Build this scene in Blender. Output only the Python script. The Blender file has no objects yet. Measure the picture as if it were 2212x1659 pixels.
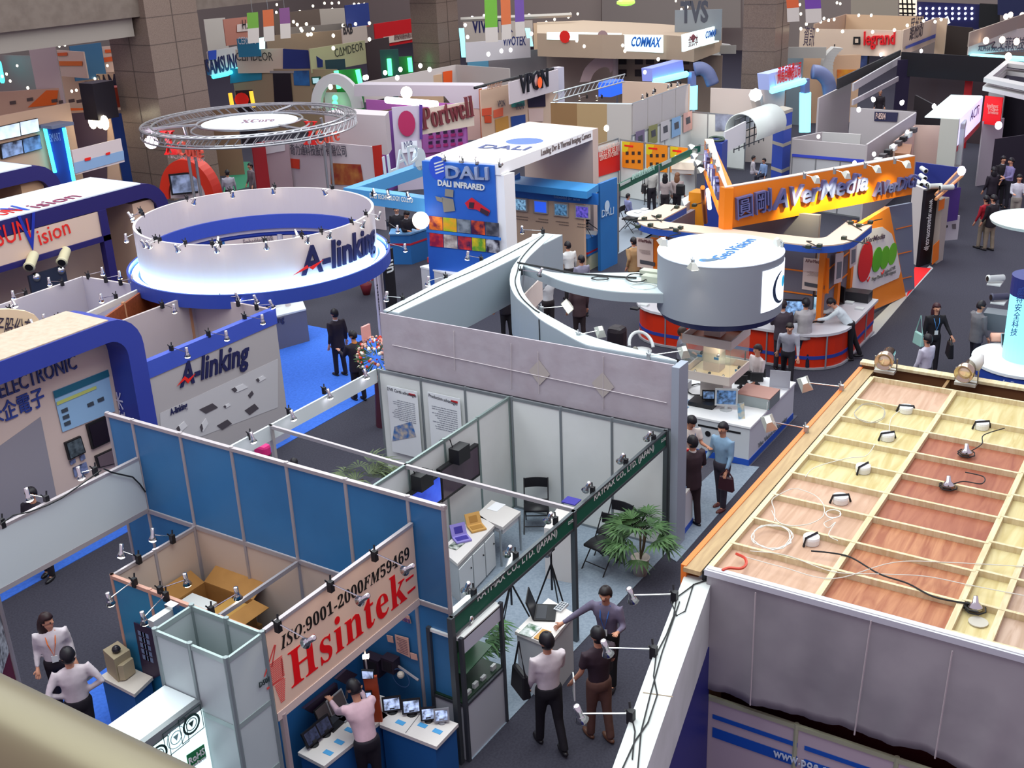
import bpy,math,random
from mathutils import Vector,Matrix
random.seed(7)
C=bpy.context.scene.collection
S=bpy.context.scene
PI=math.pi
V=Vector
# ---------------------------------------------------------------- camera
CAM_H,FPX=10.0,2457.0
YAW,PIT,ROLL=[math.radians(a) for a in (33.17,22.33,-2.45)]
FW=V((math.cos(YAW)*math.cos(PIT),math.sin(YAW)*math.cos(PIT),-math.sin(PIT)))
_r=V((math.sin(YAW),-math.cos(YAW),0));_u=_r.cross(FW)
RT=_r*math.cos(ROLL) + _u*math.sin(ROLL)
UP=-_r*math.sin(ROLL) + _u*math.cos(ROLL)
EYE=V((0,0,CAM_H))
cam=bpy.data.cameras.new('camera');cam.sensor_width=36;cam.lens=36*FPX/2212
cam.clip_end=400;cam.clip_start=.05
co=bpy.data.objects.new('camera',cam);C.objects.link(co)
co.matrix_world=Matrix((( RT.x,UP.x,-FW.x,EYE.x),(RT.y,UP.y,-FW.y,EYE.y),(RT.z,UP.z,-FW.z,EYE.z),(0,0,0,1)))
S.camera=co
# ---------------------------------------------------------------- light
S.view_settings.view_transform='Standard';S.view_settings.look='None'
S.view_settings.exposure=0.0;S.view_settings.gamma=1;S.view_settings.use_curve_mapping=False
S.cycles.max_bounces=5;S.cycles.diffuse_bounces=3;S.cycles.glossy_bounces=3;S.cycles.transmission_bounces=4
S.cycles.transparent_max_bounces=6;S.cycles.caustics_reflective=False;S.cycles.caustics_refractive=False
S.cycles.use_denoising=True
S.cycles.sample_clamp_indirect=3
w=bpy.data.worlds.new('hall air');S.world=w;w.use_nodes=True
w.node_tree.nodes['Background'].inputs[0].default_value=(.78,.66,.82,1)
w.node_tree.nodes['Background'].inputs[1].default_value=.8
for i,(lx,ly) in enumerate([(10,6),(10,22),(30,8),(30,26),(54,14),(54,36)]):     # the hall's ceiling light banks
    L=bpy.data.lights.new('ceiling_light_bank','AREA');L.shape='RECTANGLE';L.size=16;L.size_y=12
    L.energy=2600 if lx < 50 else 3000;L.color=(.88,1,.96)
    o=bpy.data.objects.new('ceiling_light_bank',L);o.location=(lx,ly,17);C.objects.link(o)

# ---------------------------------------------------------------- survey: where a sight line of the photo meets a known height / plane
def ray(x,y): return FW + RT*((x-1106)/FPX) - UP*((y-829.5)/FPX)
def at(x,y,z=0.0):
    d=ray(x,y);return EYE + d*((z-CAM_H)/d.z)
def at2(x,y,z=0.0):
    p=at(x,y,z);return V((p.x,p.y))
def v2(p): return V((p[0],p[1]))

# ---------------------------------------------------------------- materials
_M={}
def lin(c):
    if isinstance(c,str):
        c=[int(c[i:i+2],16)/255 for i in (0,2,4)]
        c=[x/12.92 if x <= .04045 else ((x+.055)/1.055)**2.4 for x in c]
    return tuple(c)
def mat(col,rough=.55,metal=0.,emit=0.,kind=None,spec=.4,col2=None,sc=8.):
    k=(col,rough,metal,emit,kind,spec,col2,sc)
    if k in _M: return _M[k]
    m=bpy.data.materials.new('m_%s_%s' % (kind or 'plain',col));m.use_nodes=True
    nt=m.node_tree;b=nt.nodes['Principled BSDF'];c=lin(col)
    b.inputs['Base Color'].default_value=(*c,1);b.inputs['Roughness'].default_value=rough
    b.inputs['Metallic'].default_value=metal;b.inputs['Specular IOR Level'].default_value=spec
    if emit:
        b.inputs['Emission Color'].default_value=(*c,1);b.inputs['Emission Strength'].default_value=emit
        if kind == 'bulb': m.cycles.emission_sampling='NONE'
    if kind == 'glass':
        b.inputs['Alpha'].default_value=.09;b.inputs['Roughness'].default_value=.08
    N=nt.nodes.new;K=nt.links.new
    if kind in ('carpet','cloth','wood','stone','leaf','panel','grad','shirt'):
        tc=N('ShaderNodeTexCoord');no=N('ShaderNodeTexNoise');mp=N('ShaderNodeMapping');ra=N('ShaderNodeMix');ra.data_type='RGBA'
        K(tc.outputs['Object'],mp.inputs[0]);K(mp.outputs[0],no.inputs['Vector'])
        c2=lin(col2) if col2 else tuple(x*.8 for x in c)
        ra.inputs[6].default_value=(*c,1);ra.inputs[7].default_value=(*c2,1)
        no.inputs['Scale'].default_value=sc;no.inputs['Detail'].default_value=4
        rp=N('ShaderNodeValToRGB');rp.color_ramp.elements[0].position=.38;rp.color_ramp.elements[1].position=.66
        K(no.outputs[0],rp.inputs[0]);K(rp.outputs[0],ra.inputs[0]);K(ra.outputs[2],b.inputs['Base Color'])
        if kind == 'wood': mp.inputs['Scale'].default_value=(.7,6,1);no.inputs['Distortion'].default_value=1.6
        if kind == 'cloth':
            bp=N('ShaderNodeBump');bp.inputs['Strength'].default_value=.35;bp.inputs['Distance'].default_value=.05
            K(no.outputs[0],bp.inputs['Height']);K(bp.outputs[0],b.inputs['Normal'])
    _M[k]=m;return m
WHITE=mat('d9dcdc');PANEL=mat('dcdfdd',.5,kind='panel',col2='cfd2d0',sc=.7);ALU=mat('a9adb0',.38,.75)
ALUD=mat('5c6266',.4,.6);BLACK=mat('16151a',.5);CHROME=mat('d8d8d8',.16,1.);GREYB=mat('a7aeb4',.6)
HOT=mat('fff2cf',emit=9.,kind='bulb');COOL=mat('fdf6ff',emit=9.,kind='bulb');CABLE=mat('191b1e',.6)
BLUE=mat('3f7cb0',.45);DBLUE=mat('2a3c9c',.5);NAVY=mat('20205c',.5);CREAM=mat('cbb9a8',.7)

# ---------------------------------------------------------------- geometry
class G:
    def __init__(s): s.v=[];s.f=[];s.m=[];s.mi=0;s.sm=[];s.smooth=False
    def add(s,vs,fs):
        n=len(s.v);s.v += [V(a) for a in vs]
        for f in fs: s.f.append([n+i for i in f]);s.m.append(s.mi);s.sm.append(s.smooth)
        return s
    def use(s,i): s.mi=i;return s
    def sweep(s,bot,top,cap=True):           # two rings of equal length
        n=len(bot);fs=[[i,(i+1) % n,n+(i+1) % n,n+i] for i in range(n)]
        if cap: fs += [list(range(n))[::-1],list(range(n,2*n))]
        return s.add(list(bot)+list(top),fs)
    def prism(s,poly,z0,z1): return s.sweep([(p[0],p[1],z0) for p in poly],[(p[0],p[1],z1) for p in poly])
    def box(s,a,b): return s.prism([(a[0],a[1]),(b[0],a[1]),(b[0],b[1]),(a[0],b[1])],a[2],b[2])
    def slab(s,A,B,z0,z1,th=.05,off=0.):     # upright slab between plan points
        A,B=v2(A),v2(B);d=(B-A).normalized();n=V((-d.y,d.x));a=n*(th/2+off);b=n*(-th/2+off)
        return s.prism([A+b,B+b,B+a,A+a],z0,z1)
    def quadbox(s,q,th,n=None):               # four 3D corners thickened
        q=[V(p) for p in q];n=n or (q[1]-q[0]).cross(q[3]-q[0]).normalized();return s.sweep([p-n*th for p in q],q)
    def tube(s,pts,r=.01,n=6,r2=None):
        pts=[V(p) for p in pts];k=len(pts);rings=[]
        for i,p in enumerate(pts):
            t=(pts[min(i+1,k-1)]-pts[max(i-1,0)]).normalized()
            a=t.cross(V((0,0,1)) if abs(t.z) < .9 else V((1,0,0))).normalized();b=t.cross(a)
            rr=r if r2 is None else r+(r2-r)*i/(k-1)
            rings.append([p+(a*math.cos(2*PI*j/n)+b*math.sin(2*PI*j/n))*rr for j in range(n)])
        vs=[q for R in rings for q in R]
        fs=[[i*n+j,i*n+(j+1) % n,(i+1)*n+(j+1) % n,(i+1)*n+j] for i in range(k-1) for j in range(n)]
        fs += [list(range(n))[::-1],[(k-1)*n+j for j in range(n)]]
        return s.add(vs,fs)
    def lathe(s,prof,c=(0,0,0),ax=None,n=16,cap=True):      # prof: (radius, height) pairs
        c=V(c);ax=V(ax or (0,0,1)).normalized();a=ax.orthogonal().normalized();b=ax.cross(a)
        vs=[c+ax*h+(a*math.cos(2*PI*j/n)+b*math.sin(2*PI*j/n))*r for r,h in prof for j in range(n)];k=len(prof)
        fs=[[i*n+j,i*n+(j+1) % n,(i+1)*n+(j+1) % n,(i+1)*n+j] for i in range(k-1) for j in range(n)]
        if cap: fs += [list(range(n))[::-1],[(k-1)*n+j for j in range(n)]]
        return s.add(vs,fs)
    def ball(s,c,r,n=10,k=6,sq=(1,1,1)):
        c=V(c);vs=[]
        for i in range(k+1):
            t=PI*i/k
            for j in range(n):
                vs.append(c+V((math.sin(t)*math.cos(2*PI*j/n)*sq[0],math.sin(t)*math.sin(2*PI*j/n)*sq[1],math.cos(t)*sq[2]))*r)
        return s.add(vs,[[i*n+j,(i+1)*n+j,(i+1)*n+(j+1) % n,i*n+(j+1) % n] for i in range(k) for j in range(n)])
    def band(s,outer,inner,z0,z1):           # flat band between two plan polylines, closed solid
        n=len(outer);vs=[]
        for z in (z0,z1):
            vs += [(p[0],p[1],z) for p in outer]+[(p[0],p[1],z) for p in inner]
        fs=[]
        for i in range(n-1):
            fs += [[i,i+1,n+i+1,n+i],[2*n+i,3*n+i,3*n+i+1,2*n+i+1],[i,2*n+i,2*n+i+1,i+1],[n+i,n+i+1,3*n+i+1,3*n+i]]
        fs += [[0,n,3*n,2*n],[n-1,2*n+n-1,3*n+n-1,n+n-1]]
        return s.add(vs,fs)

def org(p):
    while p is not None:
        if p.parent is None: return p.location.copy()
        p=p.parent
    return V((0,0,0))
def obj(name,g,m,parent=None,**kw):
    me=bpy.data.meshes.new(name);o_=org(parent) if parent else V((0,0,0))
    me.from_pydata([tuple(p-o_) for p in g.v],[],g.f)
    for x in (m if isinstance(m,(list,tuple)) else [m]): me.materials.append(x)
    me.polygons.foreach_set('material_index',g.m);me.polygons.foreach_set('use_smooth',g.sm);me.update()
    o=bpy.data.objects.new(name,me);C.objects.link(o);o.parent=parent
    for k,x in kw.items(): o[k]=x
    return o
def thg(name,label,cat,loc=(0,0,0),group=None):
    o=bpy.data.objects.new(name,None);o.empty_display_size=.2;C.objects.link(o);o.location=V(loc) if len(loc) == 3 else (*loc,0)
    return tag(o,label,cat,group)
def tag(o,label,cat,group=None):
    o['label']=label;o['category']=cat;o['kind']='thing'
    if group: o['group']=group
    return o
def struct(name,g,m,**kw): return obj(name,g,m,None,kind='structure',**kw)

class Pl:                                       # a plane in the hall with its own two axes
    def __init__(s,O,u,v):
        s.O=V(O);s.u=V(u).normalized();s.v=(V(v)-s.u*V(v).dot(s.u)).normalized();s.n=s.u.cross(s.v)
        if s.n.dot(EYE-s.O) < 0: s.n=-s.n
    def hit(s,x,y):
        d=ray(x,y);t=(s.O-EYE).dot(s.n)/d.dot(s.n);q=EYE+d*t-s.O;return (q.dot(s.u),q.dot(s.v))
    def p(s,a,b,o=0.): return s.O+s.u*a+s.v*b+s.n*o
    def quad(s,g,pts,o=.004,th=.004):        # pts: (a, b) corners
        q=[s.p(a,b,o) for a,b in pts];return g.sweep([x-s.n*th for x in q],q)
    def rect(s,g,a0,b0,a1,b1,o=.004,th=.004): return s.quad(g,[(a0,b0),(a1,b0),(a1,b1),(a0,b1)],o,th)
    def pquad(s,g,px,o=.004,th=.004): return s.quad(g,[s.hit(*q) for q in px],o,th)
def wallp(A,B,off=0.):                         # vertical plane through two plan points
    A,B=v2(A),v2(B);P=Pl((A.x,A.y,0),(B.x-A.x,B.y-A.y,0),(0,0,1));P.O=P.O+P.n*off;P.L=(B-A).length;return P
def flatp(z,a,b):                              # horizontal plane at height z, u axis from photo point a to b
    A,B=at(*a,z),at(*b,z);return Pl(A,B-A,V((0,0,1)).cross(B-A))
_T={}
def glyphs(s,bold=0.,sp=1.):
    k=(s,bold,sp)
    if k not in _T:
        c=bpy.data.curves.new('lettering','FONT');c.body=s;c.extrude=.5;c.resolution_u=2;c.offset=bold;c.space_character=sp
        o=bpy.data.objects.new('lettering',c);me=bpy.data.meshes.new_from_object(o)
        _T[k]=([v.co.copy() for v in me.vertices],[list(p.vertices) for p in me.polygons])
        bpy.data.objects.remove(o);bpy.data.curves.remove(c);bpy.data.meshes.remove(me)
    return _T[k]
def txt(P,s,p0,p1,h,m,parent,th=.01,o=.006,bold=0.,sp=1.,slant=0.,name='lettering',world=False,g=None):
    """letters on plane P; baseline from photo point p0 to p1 (or plane coordinates if world), capital height h in metres"""
    a0=p0 if world else P.hit(*p0);a1=p1 if world else P.hit(*p1)
    vs,fs=glyphs(s,bold,sp)
    if not vs: return None
    x0=min(v.x for v in vs);x1=max(v.x for v in vs);y1=.69
    A=P.p(*a0);B=P.p(*a1);d=(B-A);L=d.length;d=d/L
    up=P.n.cross(d).normalized()
    if up.dot(UP) < 0: up=-up
    own=g is None;g=g or G()
    g.add([A+d*((v.x-x0)/(x1-x0)*L+slant*h*v.y/y1)+up*(v.y/y1*h)+P.n*(o+th*(v.z+.5)) for v in vs],fs)
    if own: return obj(name,g,m,parent)
def lines(P,g,a0,b0,a1,b1,n,o=.008,fill=.5,seed=1):       # rows of dashes standing for small print
    R=random.Random(seed);h=(b1-b0)/n
    for i in range(n):
        x=a0;e=a1-(a1-a0)*R.random()*.3
        while x < e:
            w_=(a1-a0)*R.uniform(.05,.16);P.rect(g,x,b1-(i+fill)*h,min(x+w_,a1),b1-i*h-.15*h,o,.002);x += w_+(a1-a0)*.02

def sysw(name,label,cat,A,B,z0,z1,pm=PANEL,n=1,th=.04,rail=ALU,low=0.,mid=None,group=None,end=True,par=None):
    """booth wall in the exhibition system: posts, rails and one infill panel per bay"""
    A,B=v2(A),v2(B);t=par or thg(name,label,cat,(*((A+B)/2),0),group);d=(B-A)/n;u=d.normalized()
    for i in range(n):
        a,b=A+d*i,A+d*(i+1)
        pm_=pm[i] if isinstance(pm,list) else pm
        zs=[z0,*(mid or []),z1]
        for k in range(len(zs)-1):
            obj('panel',G().slab(a+u*.02,b-u*.02,zs[k]+.03,zs[k+1]-.03,.012),pm_,t)
            if k: obj('rail',G().slab(a,b,zs[k]-.03,zs[k]+.03,th),rail,t)
    obj('top_rail',G().slab(A,B,z1-.05,z1,th),rail,t)
    obj('bottom_rail',G().slab(A,B,z0,z0+.05,th),rail,t)
    for i in range(n+1):
        if not end and i in (0,n): continue
        c=A+d*i;obj('post',G().lathe([(.028,0),(.028,z1+.01)],(*c,low),n=8),rail,t)
    return t

# ---------------------------------------------------------------- lamps
ORD=['first','second','third','fourth','fifth','sixth','seventh','eighth','ninth','tenth','eleventh','twelfth','thirteenth','fourteenth']
def spot(c,h,aim,label,group,power=0.,lit=True,kind='cup',cool=False,size=1.,col=(1,.8,.58),cone=75):
    """clip-on arm spotlight: clamp at c, head at h, shining towards aim"""
    c,h,aim=V(c),V(h),V(aim);t=thg('arm_spotlight' if kind == 'cup' else 'arm_floodlight',label,'spotlight',c,group)
    g=G();g.smooth=False
    g.box(c+V((-.03,-.03,-.08))*size,c+V((.03,.03,.05))*size);g.tube([c+V((0,0,-.02)),c+V((.05,.04,.09))*size],.012*size,5);g.tube([c,c+V((-.05,.03,.08))*size],.01*size,5)
    obj('clamp',g,BLACK if kind == 'cup' else ALU,t)
    obj('arm',G().tube([c+V((0,0,.02)),h],.008*size,5),CHROME,t)
    d=(aim-h).normalized();hot=COOL if cool else HOT
    if kind == 'cup':
        g=G();g.smooth=True;g.lathe([(.022,-.10),(.03,-.095),(.03,0),(.036,.02),(.062,.075),(.058,.075),(.03,.03)],h,d,12)
        hd=obj('lamp_head',g,CHROME,t)
        g=G();g.smooth=True;g.lathe([(.03,.045),(.054,.074),(.046,.095),(.02,.108)],h,d,10)
    elif kind == 'flood':
        s_=d.orthogonal().normalized();q=d.cross(s_)
        g=G();a=[h+s_*x*.05+q*y*.035-d*.05 for x,y in ((-1,-1),(1,-1),(1,1),(-1,1))];b=[h+s_*x*.12+q*y*.08+d*.06 for x,y in ((-1,-1),(1,-1),(1,1),(-1,1))]
        g.sweep(a,b);hd=obj('lamp_head',g,mat('cfd2c8',.3,.5),t)
        g=G();g.quadbox([h+s_*x*.1+q*y*.06+d*.068 for x,y in ((-1,-1),(1,-1),(1,1),(-1,1))],.005)
    obj('bulb',g,hot if lit else mat('c9c2b4',.2,.3),hd)
    if power:
        L=bpy.data.lights.new('beam','SPOT');L.energy=power;L.color=col;L.spot_size=math.radians(cone);L.spot_blend=.9;L.shadow_soft_size=.04
        lo=bpy.data.objects.new('beam',L);C.objects.link(lo);lo.location=h+d*.09-c;lo.rotation_euler=(-d).to_track_quat('Z','Y').to_euler();lo.parent=t
    return t
def spotrow(place,z,pairs,aimf,group=None,power=0.,order='from the left',zh=.08,**kw):
    """pairs: (clamp photo point, head photo point)"""
    n=len(pairs)
    for i,(a,b) in enumerate(pairs):
        c=at(*a,z);h=at(*b,z+zh)
        if (h-c).length > .7: h=c+(h-c).normalized()*.7
        lab='%s %s of the arm lamps %s' % (ORD[i],order,place) if n > 1 else 'single arm lamp %s' % place
        spot(c,h,aimf(c,h) if callable(aimf) else c+V(aimf),lab,group or 'arm lamps '+place,power[i] if isinstance(power,list) else power,**kw)
# ================================================================ SETTING
struct('floor',G().box((-4,-14,-.1),(95,75,0)),mat('403f4a',.85,kind='carpet',col2='383742',sc=30,spec=.15))
def carpet(label,pts,m,z=.012,cat='carpet'):
    p=[q if isinstance(q,V) else at2(*q) for q in pts]
    return tag(obj('carpet',G().prism(p,.001,z),m),label,cat)
GREYC=mat('8c98a6',.85,kind='carpet',col2='7f8b99',sc=25,spec=.15)
carpet('pale blue-grey carpet inside the booths under the green fascia board',[V((9.4,7.0)),V((15.4,7.0)),V((15.4,10.1)),V((9.4,10.1))],GREYC)
carpet('charcoal carpet behind the white partition with two screens',[V((9.5,10.2)),V((15.4,10.2)),V((15.4,13.1)),V((9.5,13.1))],mat('4b4a55',.85,kind='carpet',col2='444350',sc=25,spec=.15))
BLUEC=mat('4272d6',.85,kind='carpet',col2='3b68c8',sc=20,spec=.15)
carpet('royal blue carpet of the stand under the white ring sign',[V((3.5,15.8)),V((21.4,15.8)),V((21.4,22.2)),V((3.5,22.2))],BLUEC)
carpet('blue carpet patch beside the man with hands on his hips',[at2(110,1530),at2(235,1440),at2(300,1560),at2(190,1650)],BLUEC)
carpet('grey carpet strip around the white island counter',[V((15.5,6.95)),V((21.6,6.95)),V((21.6,12.9)),V((15.5,12.9))],mat('56555f',.85,kind='carpet',col2='4e4d58',sc=25,spec=.15))
carpet('pale walkway edge beside the three talking men',[at2(1446,1205),at2(1462,1215),at2(1640,1010),at2(1560,1000),at2(1455,1100)],GREYC,.016)

# ================================================================ BLUE DOUBLE-HEIGHT WALL
t=thg('booth_wall','tall two-tier blue booth wall with pale rails behind the red-lettered banner','booth wall',(9.4,10,0))
ys=[7.18,7.7,8.67,9.65,10.63,11.6,12.57,13.1]
BLUEP=mat('3878ac',.38,kind='panel',col2='306898',sc=.6);RAIL=mat('b3abae',.4,.35);STORE=mat('d2bcaa',.6)
for i in range(7):
    a,b=ys[i],ys[i+1]
    obj('panel',G().slab((9.4,a+.02),(9.4,b-.02),2.23,3.62,.014),BLUEP,t)
    obj('panel',G().slab((9.4,a+.02),(9.4,b-.02),.03,2.17,.014),STORE if 2 <= i <= 4 else BLUEP,t)
obj('top_rail',G().slab((9.4,7.15),(9.4,13.13),3.6,3.65,.06),RAIL,t)
obj('middle_rail',G().slab((9.4,7.18),(9.4,13.1),2.16,2.22,.05),RAIL,t)
for y in ys: obj('post',G().lathe([(.03,0),(.03,3.66)],(9.4,y,0),n=8),RAIL,t)
# storage room in front of it
t=thg('storage_cubicle','open-topped beige storage cubicle holding a cardboard box','booth',(8.6,10.2,0))
sysw(0,0,0,(7.93,11.6),(9.37,11.6),0,2.2,STORE,2,rail=RAIL,par=t)
obj('side_panel',G().slab((7.0,8.66),(9.37,8.66),.03,2.17,.03),mat('2b6aa8',.4),t)
obj('cross_rail',G().slab((7.93,9.65),(9.37,9.65),2.14,2.2,.04),RAIL,t)
for a,b in ((11.6,10.87),(10.87,10.13),(10.13,8.66)):
    obj('front_panel',G().slab((7.93,a-.02),(7.93,b+.02),.03,2.15,.02),mat('2f86ad',.4,kind='panel',col2='2c78a2',sc=1.),t)
    obj('post',G().lathe([(.03,0),(.03,2.21)],(7.93,a,0),n=8),mat('c99a88',.45,.1),t)
obj('front_rail',G().slab((7.93,11.6),(7.93,8.66),2.15,2.2,.05),mat('c99a88',.45,.1),t)
# cardboard box
t=thg('cardboard_box','open brown cardboard box in the beige storage cubicle','box',(8.8,10.8,0))
KR=mat('a9793f',.8,kind='panel',col2='9c6e38',sc=3)
x0,x1,y0,y1=8.5,9.15,10.35,11.3
g=G()
for a,b in (((x0,y0),(x1,y0)),((x1,y0),(x1,y1)),((x1,y1),(x0,y1)),((x0,y1),(x0,y0))): g.slab(a,b,1.1,1.5,.012)
g.box((x0,y0,1.1),(x1,y1,1.12));obj('carton',g,KR,t)
for q in ([(x0,y0,1.5),(x1,y0,1.5),(x1,y0-.28,1.46),(x0,y0-.28,1.46)],[(x0,y1,1.5),(x1,y1,1.5),(x1,y1+.25,1.62),(x0,y1+.25,1.62)],
          [(x1,y0,1.5),(x1,y1,1.5),(x1+.3,y1,1.66),(x1+.3,y0,1.66)],[(x0,y0,1.5),(x0,y1,1.5),(x0-.1,y1,1.6),(x0-.1,y0,1.6)]):
    obj('flap',G().quadbox(q,.01),KR,t)
tag(obj('packing_box',G().box((8.45,10.3,0),(9.2,11.35,1.1)),mat('9b6f3c',.8)),'closed brown carton underneath the open cardboard box','box')
tag(obj('paper_stack',G().box((8.55,10.8,1.12),(8.9,11.28,1.47)),WHITE),'stack of white sheets inside the open cardboard box','paper')
tag(obj('small_carton',G().box((8.6,10.4,1.12),(9.1,10.75,1.44)),mat('b58a45',.8)),'small tan carton inside the open cardboard box','box')

# ================================================================ GREY TOWER + BANNER
t=thg('panel_tower','square grey-green panel tower left of the red-lettered banner','tower',(6.55,8.16,0))
TP=mat('b9c6c6',.4,kind='panel',col2='aebcbd',sc=1.)
cs=[(6.3,7.65),(6.81,7.65),(6.81,8.68),(6.3,8.68)]
TR=mat('9fb0ae',.4,.3)
def towerside(A,B,n):
    A,B=v2(A),v2(B)
    for i in range(n):
        a,b=A+(B-A)*i/n,A+(B-A)*(i+1)/n
        for k in range(4):
            z0,z1=3.27-k*.82,3.27-(k+1)*.82
            obj('panel',G().slab(a,b,max(z1,0),z0-.03,.014),TP,t)
            obj('rail',G().slab(a,b,z0-.03,z0+.03,.03),TR,t)
towerside(cs[0],cs[1],1);towerside(cs[1],cs[2],2);towerside(cs[2],cs[3],1);towerside(cs[3],cs[0],2)
for c in cs+[(6.3,8.16),(6.81,8.16)]: obj('post',G().lathe([(.03,0),(.03,3.32)],(*c,0),n=8),mat('8e9b9c',.4,.4),t)
P=wallp(cs[0],cs[1]);txt(P,'D501',(557,1484),(578,1470),.06,mat('2b3a3a',.6),t,o=.02)
# light box with certification marks
zb=2.62
t=thg('light_box','glowing white light box sign with certification emblems below the grey tower','sign',(5.3,8.4,zb))
A=at2(358,1460,zb);X1=6.28;X0=4.2
obj('top_panel',G().box((X0,8.17,zb-.04),(X1,8.66,zb)),mat('e8f4f4',.3),t)
obj('front_rail',G().box((X0,8.12,zb-.10),(X1,8.19,zb+.005)),mat('8d9496',.4,.4),t)
GLOW=mat('e2fbff',.4,emit=1.0)
fr=obj('illuminated_face',G().box((X0,8.12,zb-1.0),(X1,8.15,zb-.10)),GLOW,t)
P=wallp((X0,8.115),(X1,8.115));DK=mat('1f3f3c',.6)
def ring(P,g,px,r,w_=.02,n=24,o=.006):
    a,b=P.hit(*px);o_=[]
    for i in range(n):
        t0,t1=2*PI*i/n,2*PI*(i+1)/n
        P.quad(g,[(a+math.cos(t0)*r,b+math.sin(t0)*r),(a+math.cos(t1)*r,b+math.sin(t1)*r),(a+math.cos(t1)*(r-w_),b+math.sin(t1)*(r-w_)),(a+math.cos(t0)*(r-w_),b+math.sin(t0)*(r-w_))],o,.003)
for px,px2 in (((413,1564),0),((380,1593),0),((342,1632),0)):
    g=G();r=.115 if px[0] != 380 else .12
    ring(P,g,px,r,.025 if px[0] != 380 else .006);ring(P,g,px,r*.62,.008)
    a,b=P.hit(*px);P.quad(g,[(a-.035,b+.03),(a+.035,b+.03),(a,b-.04),(a,b-.035)],.006)
    obj('emblem',g,DK if px[0] != 380 else mat('7fa8a8',.6),fr)
    g=G();q=.15
    for (u0,v0,u1,v1) in ((-q,-q,q,-q+.006),(-q,q-.006,q,q),(-q,-q,-q+.006,q),(q-.006,-q,q,q)): P.rect(g,a+u0,b+v0,a+u1,b+v1,.006)
    obj('emblem_frame',g,DK,fr)
g=G();P.pquad(g,[(402,1632),(440,1607),(445,1635),(408,1662)],.006);obj('green_badge',g,mat('157a45',.5),fr)
txt(P,'RoHS',(407,1651),(440,1626),.075,WHITE,fr,o=.012,bold=.01)
txt(P,'conform',(410,1660),(442,1637),.04,WHITE,fr,o=.012)
tag(obj('light_box',G().box((X0,8.2,1.55),(X1,8.64,zb-.06)),mat('b9c0c2',.5)),'grey carcass behind the glowing emblem sign, below the grey tower','sign box')
# banner
t=thg('banner_sign','long cream banner with red serif letters and an italic certificate number','sign',(8.1,7.65,2.2))
BAN=mat('e9c9b0',.45)
bn=obj('banner_board',G().slab((6.84,7.65),(9.37,7.65),2.26,3.3,.03),BAN,t)
obj('bottom_rail',G().slab((6.84,7.65),(9.37,7.65),2.16,2.26,.05),mat('d8c3ba',.4),t)
obj('top_rail',G().slab((6.84,7.65),(9.37,7.65),3.28,3.32,.05),RAIL,t)
obj('post',G().lathe([(.04,0),(.04,2.2)],(6.93,7.65,0),n=8),mat('b9a9a8',.4,.3),t)
P=wallp((6.84,7.65),(9.37,7.65),.016);RED=mat('e3050f',.45);INK=mat('14120f',.5)
txt(P,'𝑰𝑺𝑶:𝟗𝟎𝟎𝟏-𝟐𝟎𝟎𝟎𝑭𝑴𝟓𝟗𝟒𝟔𝟗',(607,1404),(884,1205),.155,INK,bn,o=.002,th=.004,sp=1.05)
txt(P,'𝐇𝐬𝐢𝐧𝐭𝐞𝐤',(630,1487),(879,1293),.45,RED,bn,o=.002,th=.004,sp=1.05)
g=G();P.pquad(g,[(876,1252),(893,1240),(893,1244),(877,1257)]);P.pquad(g,[(880,1279),(897,1265),(897,1270),(881,1284)]);obj('lettering',g,RED,bn)
g=G();a,b=P.hit(598,1450);R_=mat('d8504a',.5)
for k in range(12):
    z_=b+.13-k*.022;P.rect(g,a-.11+.002*k,z_,a+.10,z_+.009)
for k in range(12):
    z_=b-.16-k*.022;P.rect(g,a-.06+.012*k*.4,z_,a+.10-.004*k,z_+.009)
for q in ([(592,1393),(594,1393),(572,1462),(570,1462)],[(594,1393),(596,1393),(588,1440),(586,1440)],[(607,1422),(609,1422),(612,1460),(610,1460)],[(576,1486),(613,1462),(613,1465),(577,1490)]): P.pquad(g,q)
obj('striped_logo',g,R_,bn)
spotrow('over the red-lettered banner',3.35,[((600,1350),(668,1384)),((714,1264),(785,1293)),((809,1198),(882,1228))],lambda c,h: V((h.x,7.6,2.9)),power=[26,26,20],lit=False)
spotrow('on the cubicle\'s pink rail',2.25,[((290,1256),(236,1294)),((346,1274),(402,1252)),((358,1286),(310,1335)),((456,1318),(512,1282))],lambda c,h: h+V((.1,0,-1)),power=[0,0,8,0])
spotrow('on the cubicle\'s left wall',2.25,[((299,1206),(262,1190)),((372,1162),(330,1155))],lambda c,h: h+V((-.3,-.1,-1)),power=[5,5],cool=True)
# lamp transformer with clamps on the tower rim
t=thg('transformer_clamp','pale lamp transformer clipped on the left rim of the grey tower','transformer',at(352,1332,2.5))
c=at(352,1332,2.5);obj('housing',G().box(c+V((-.18,-.05,-.05)),c+V((.14,.05,.05))),mat('cfd3cf',.35,.4),t)
obj('cable_clip',G().box(c+V((.10,-.07,-.02)),c+V((.2,.07,.09))),CHROME,t)

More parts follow.
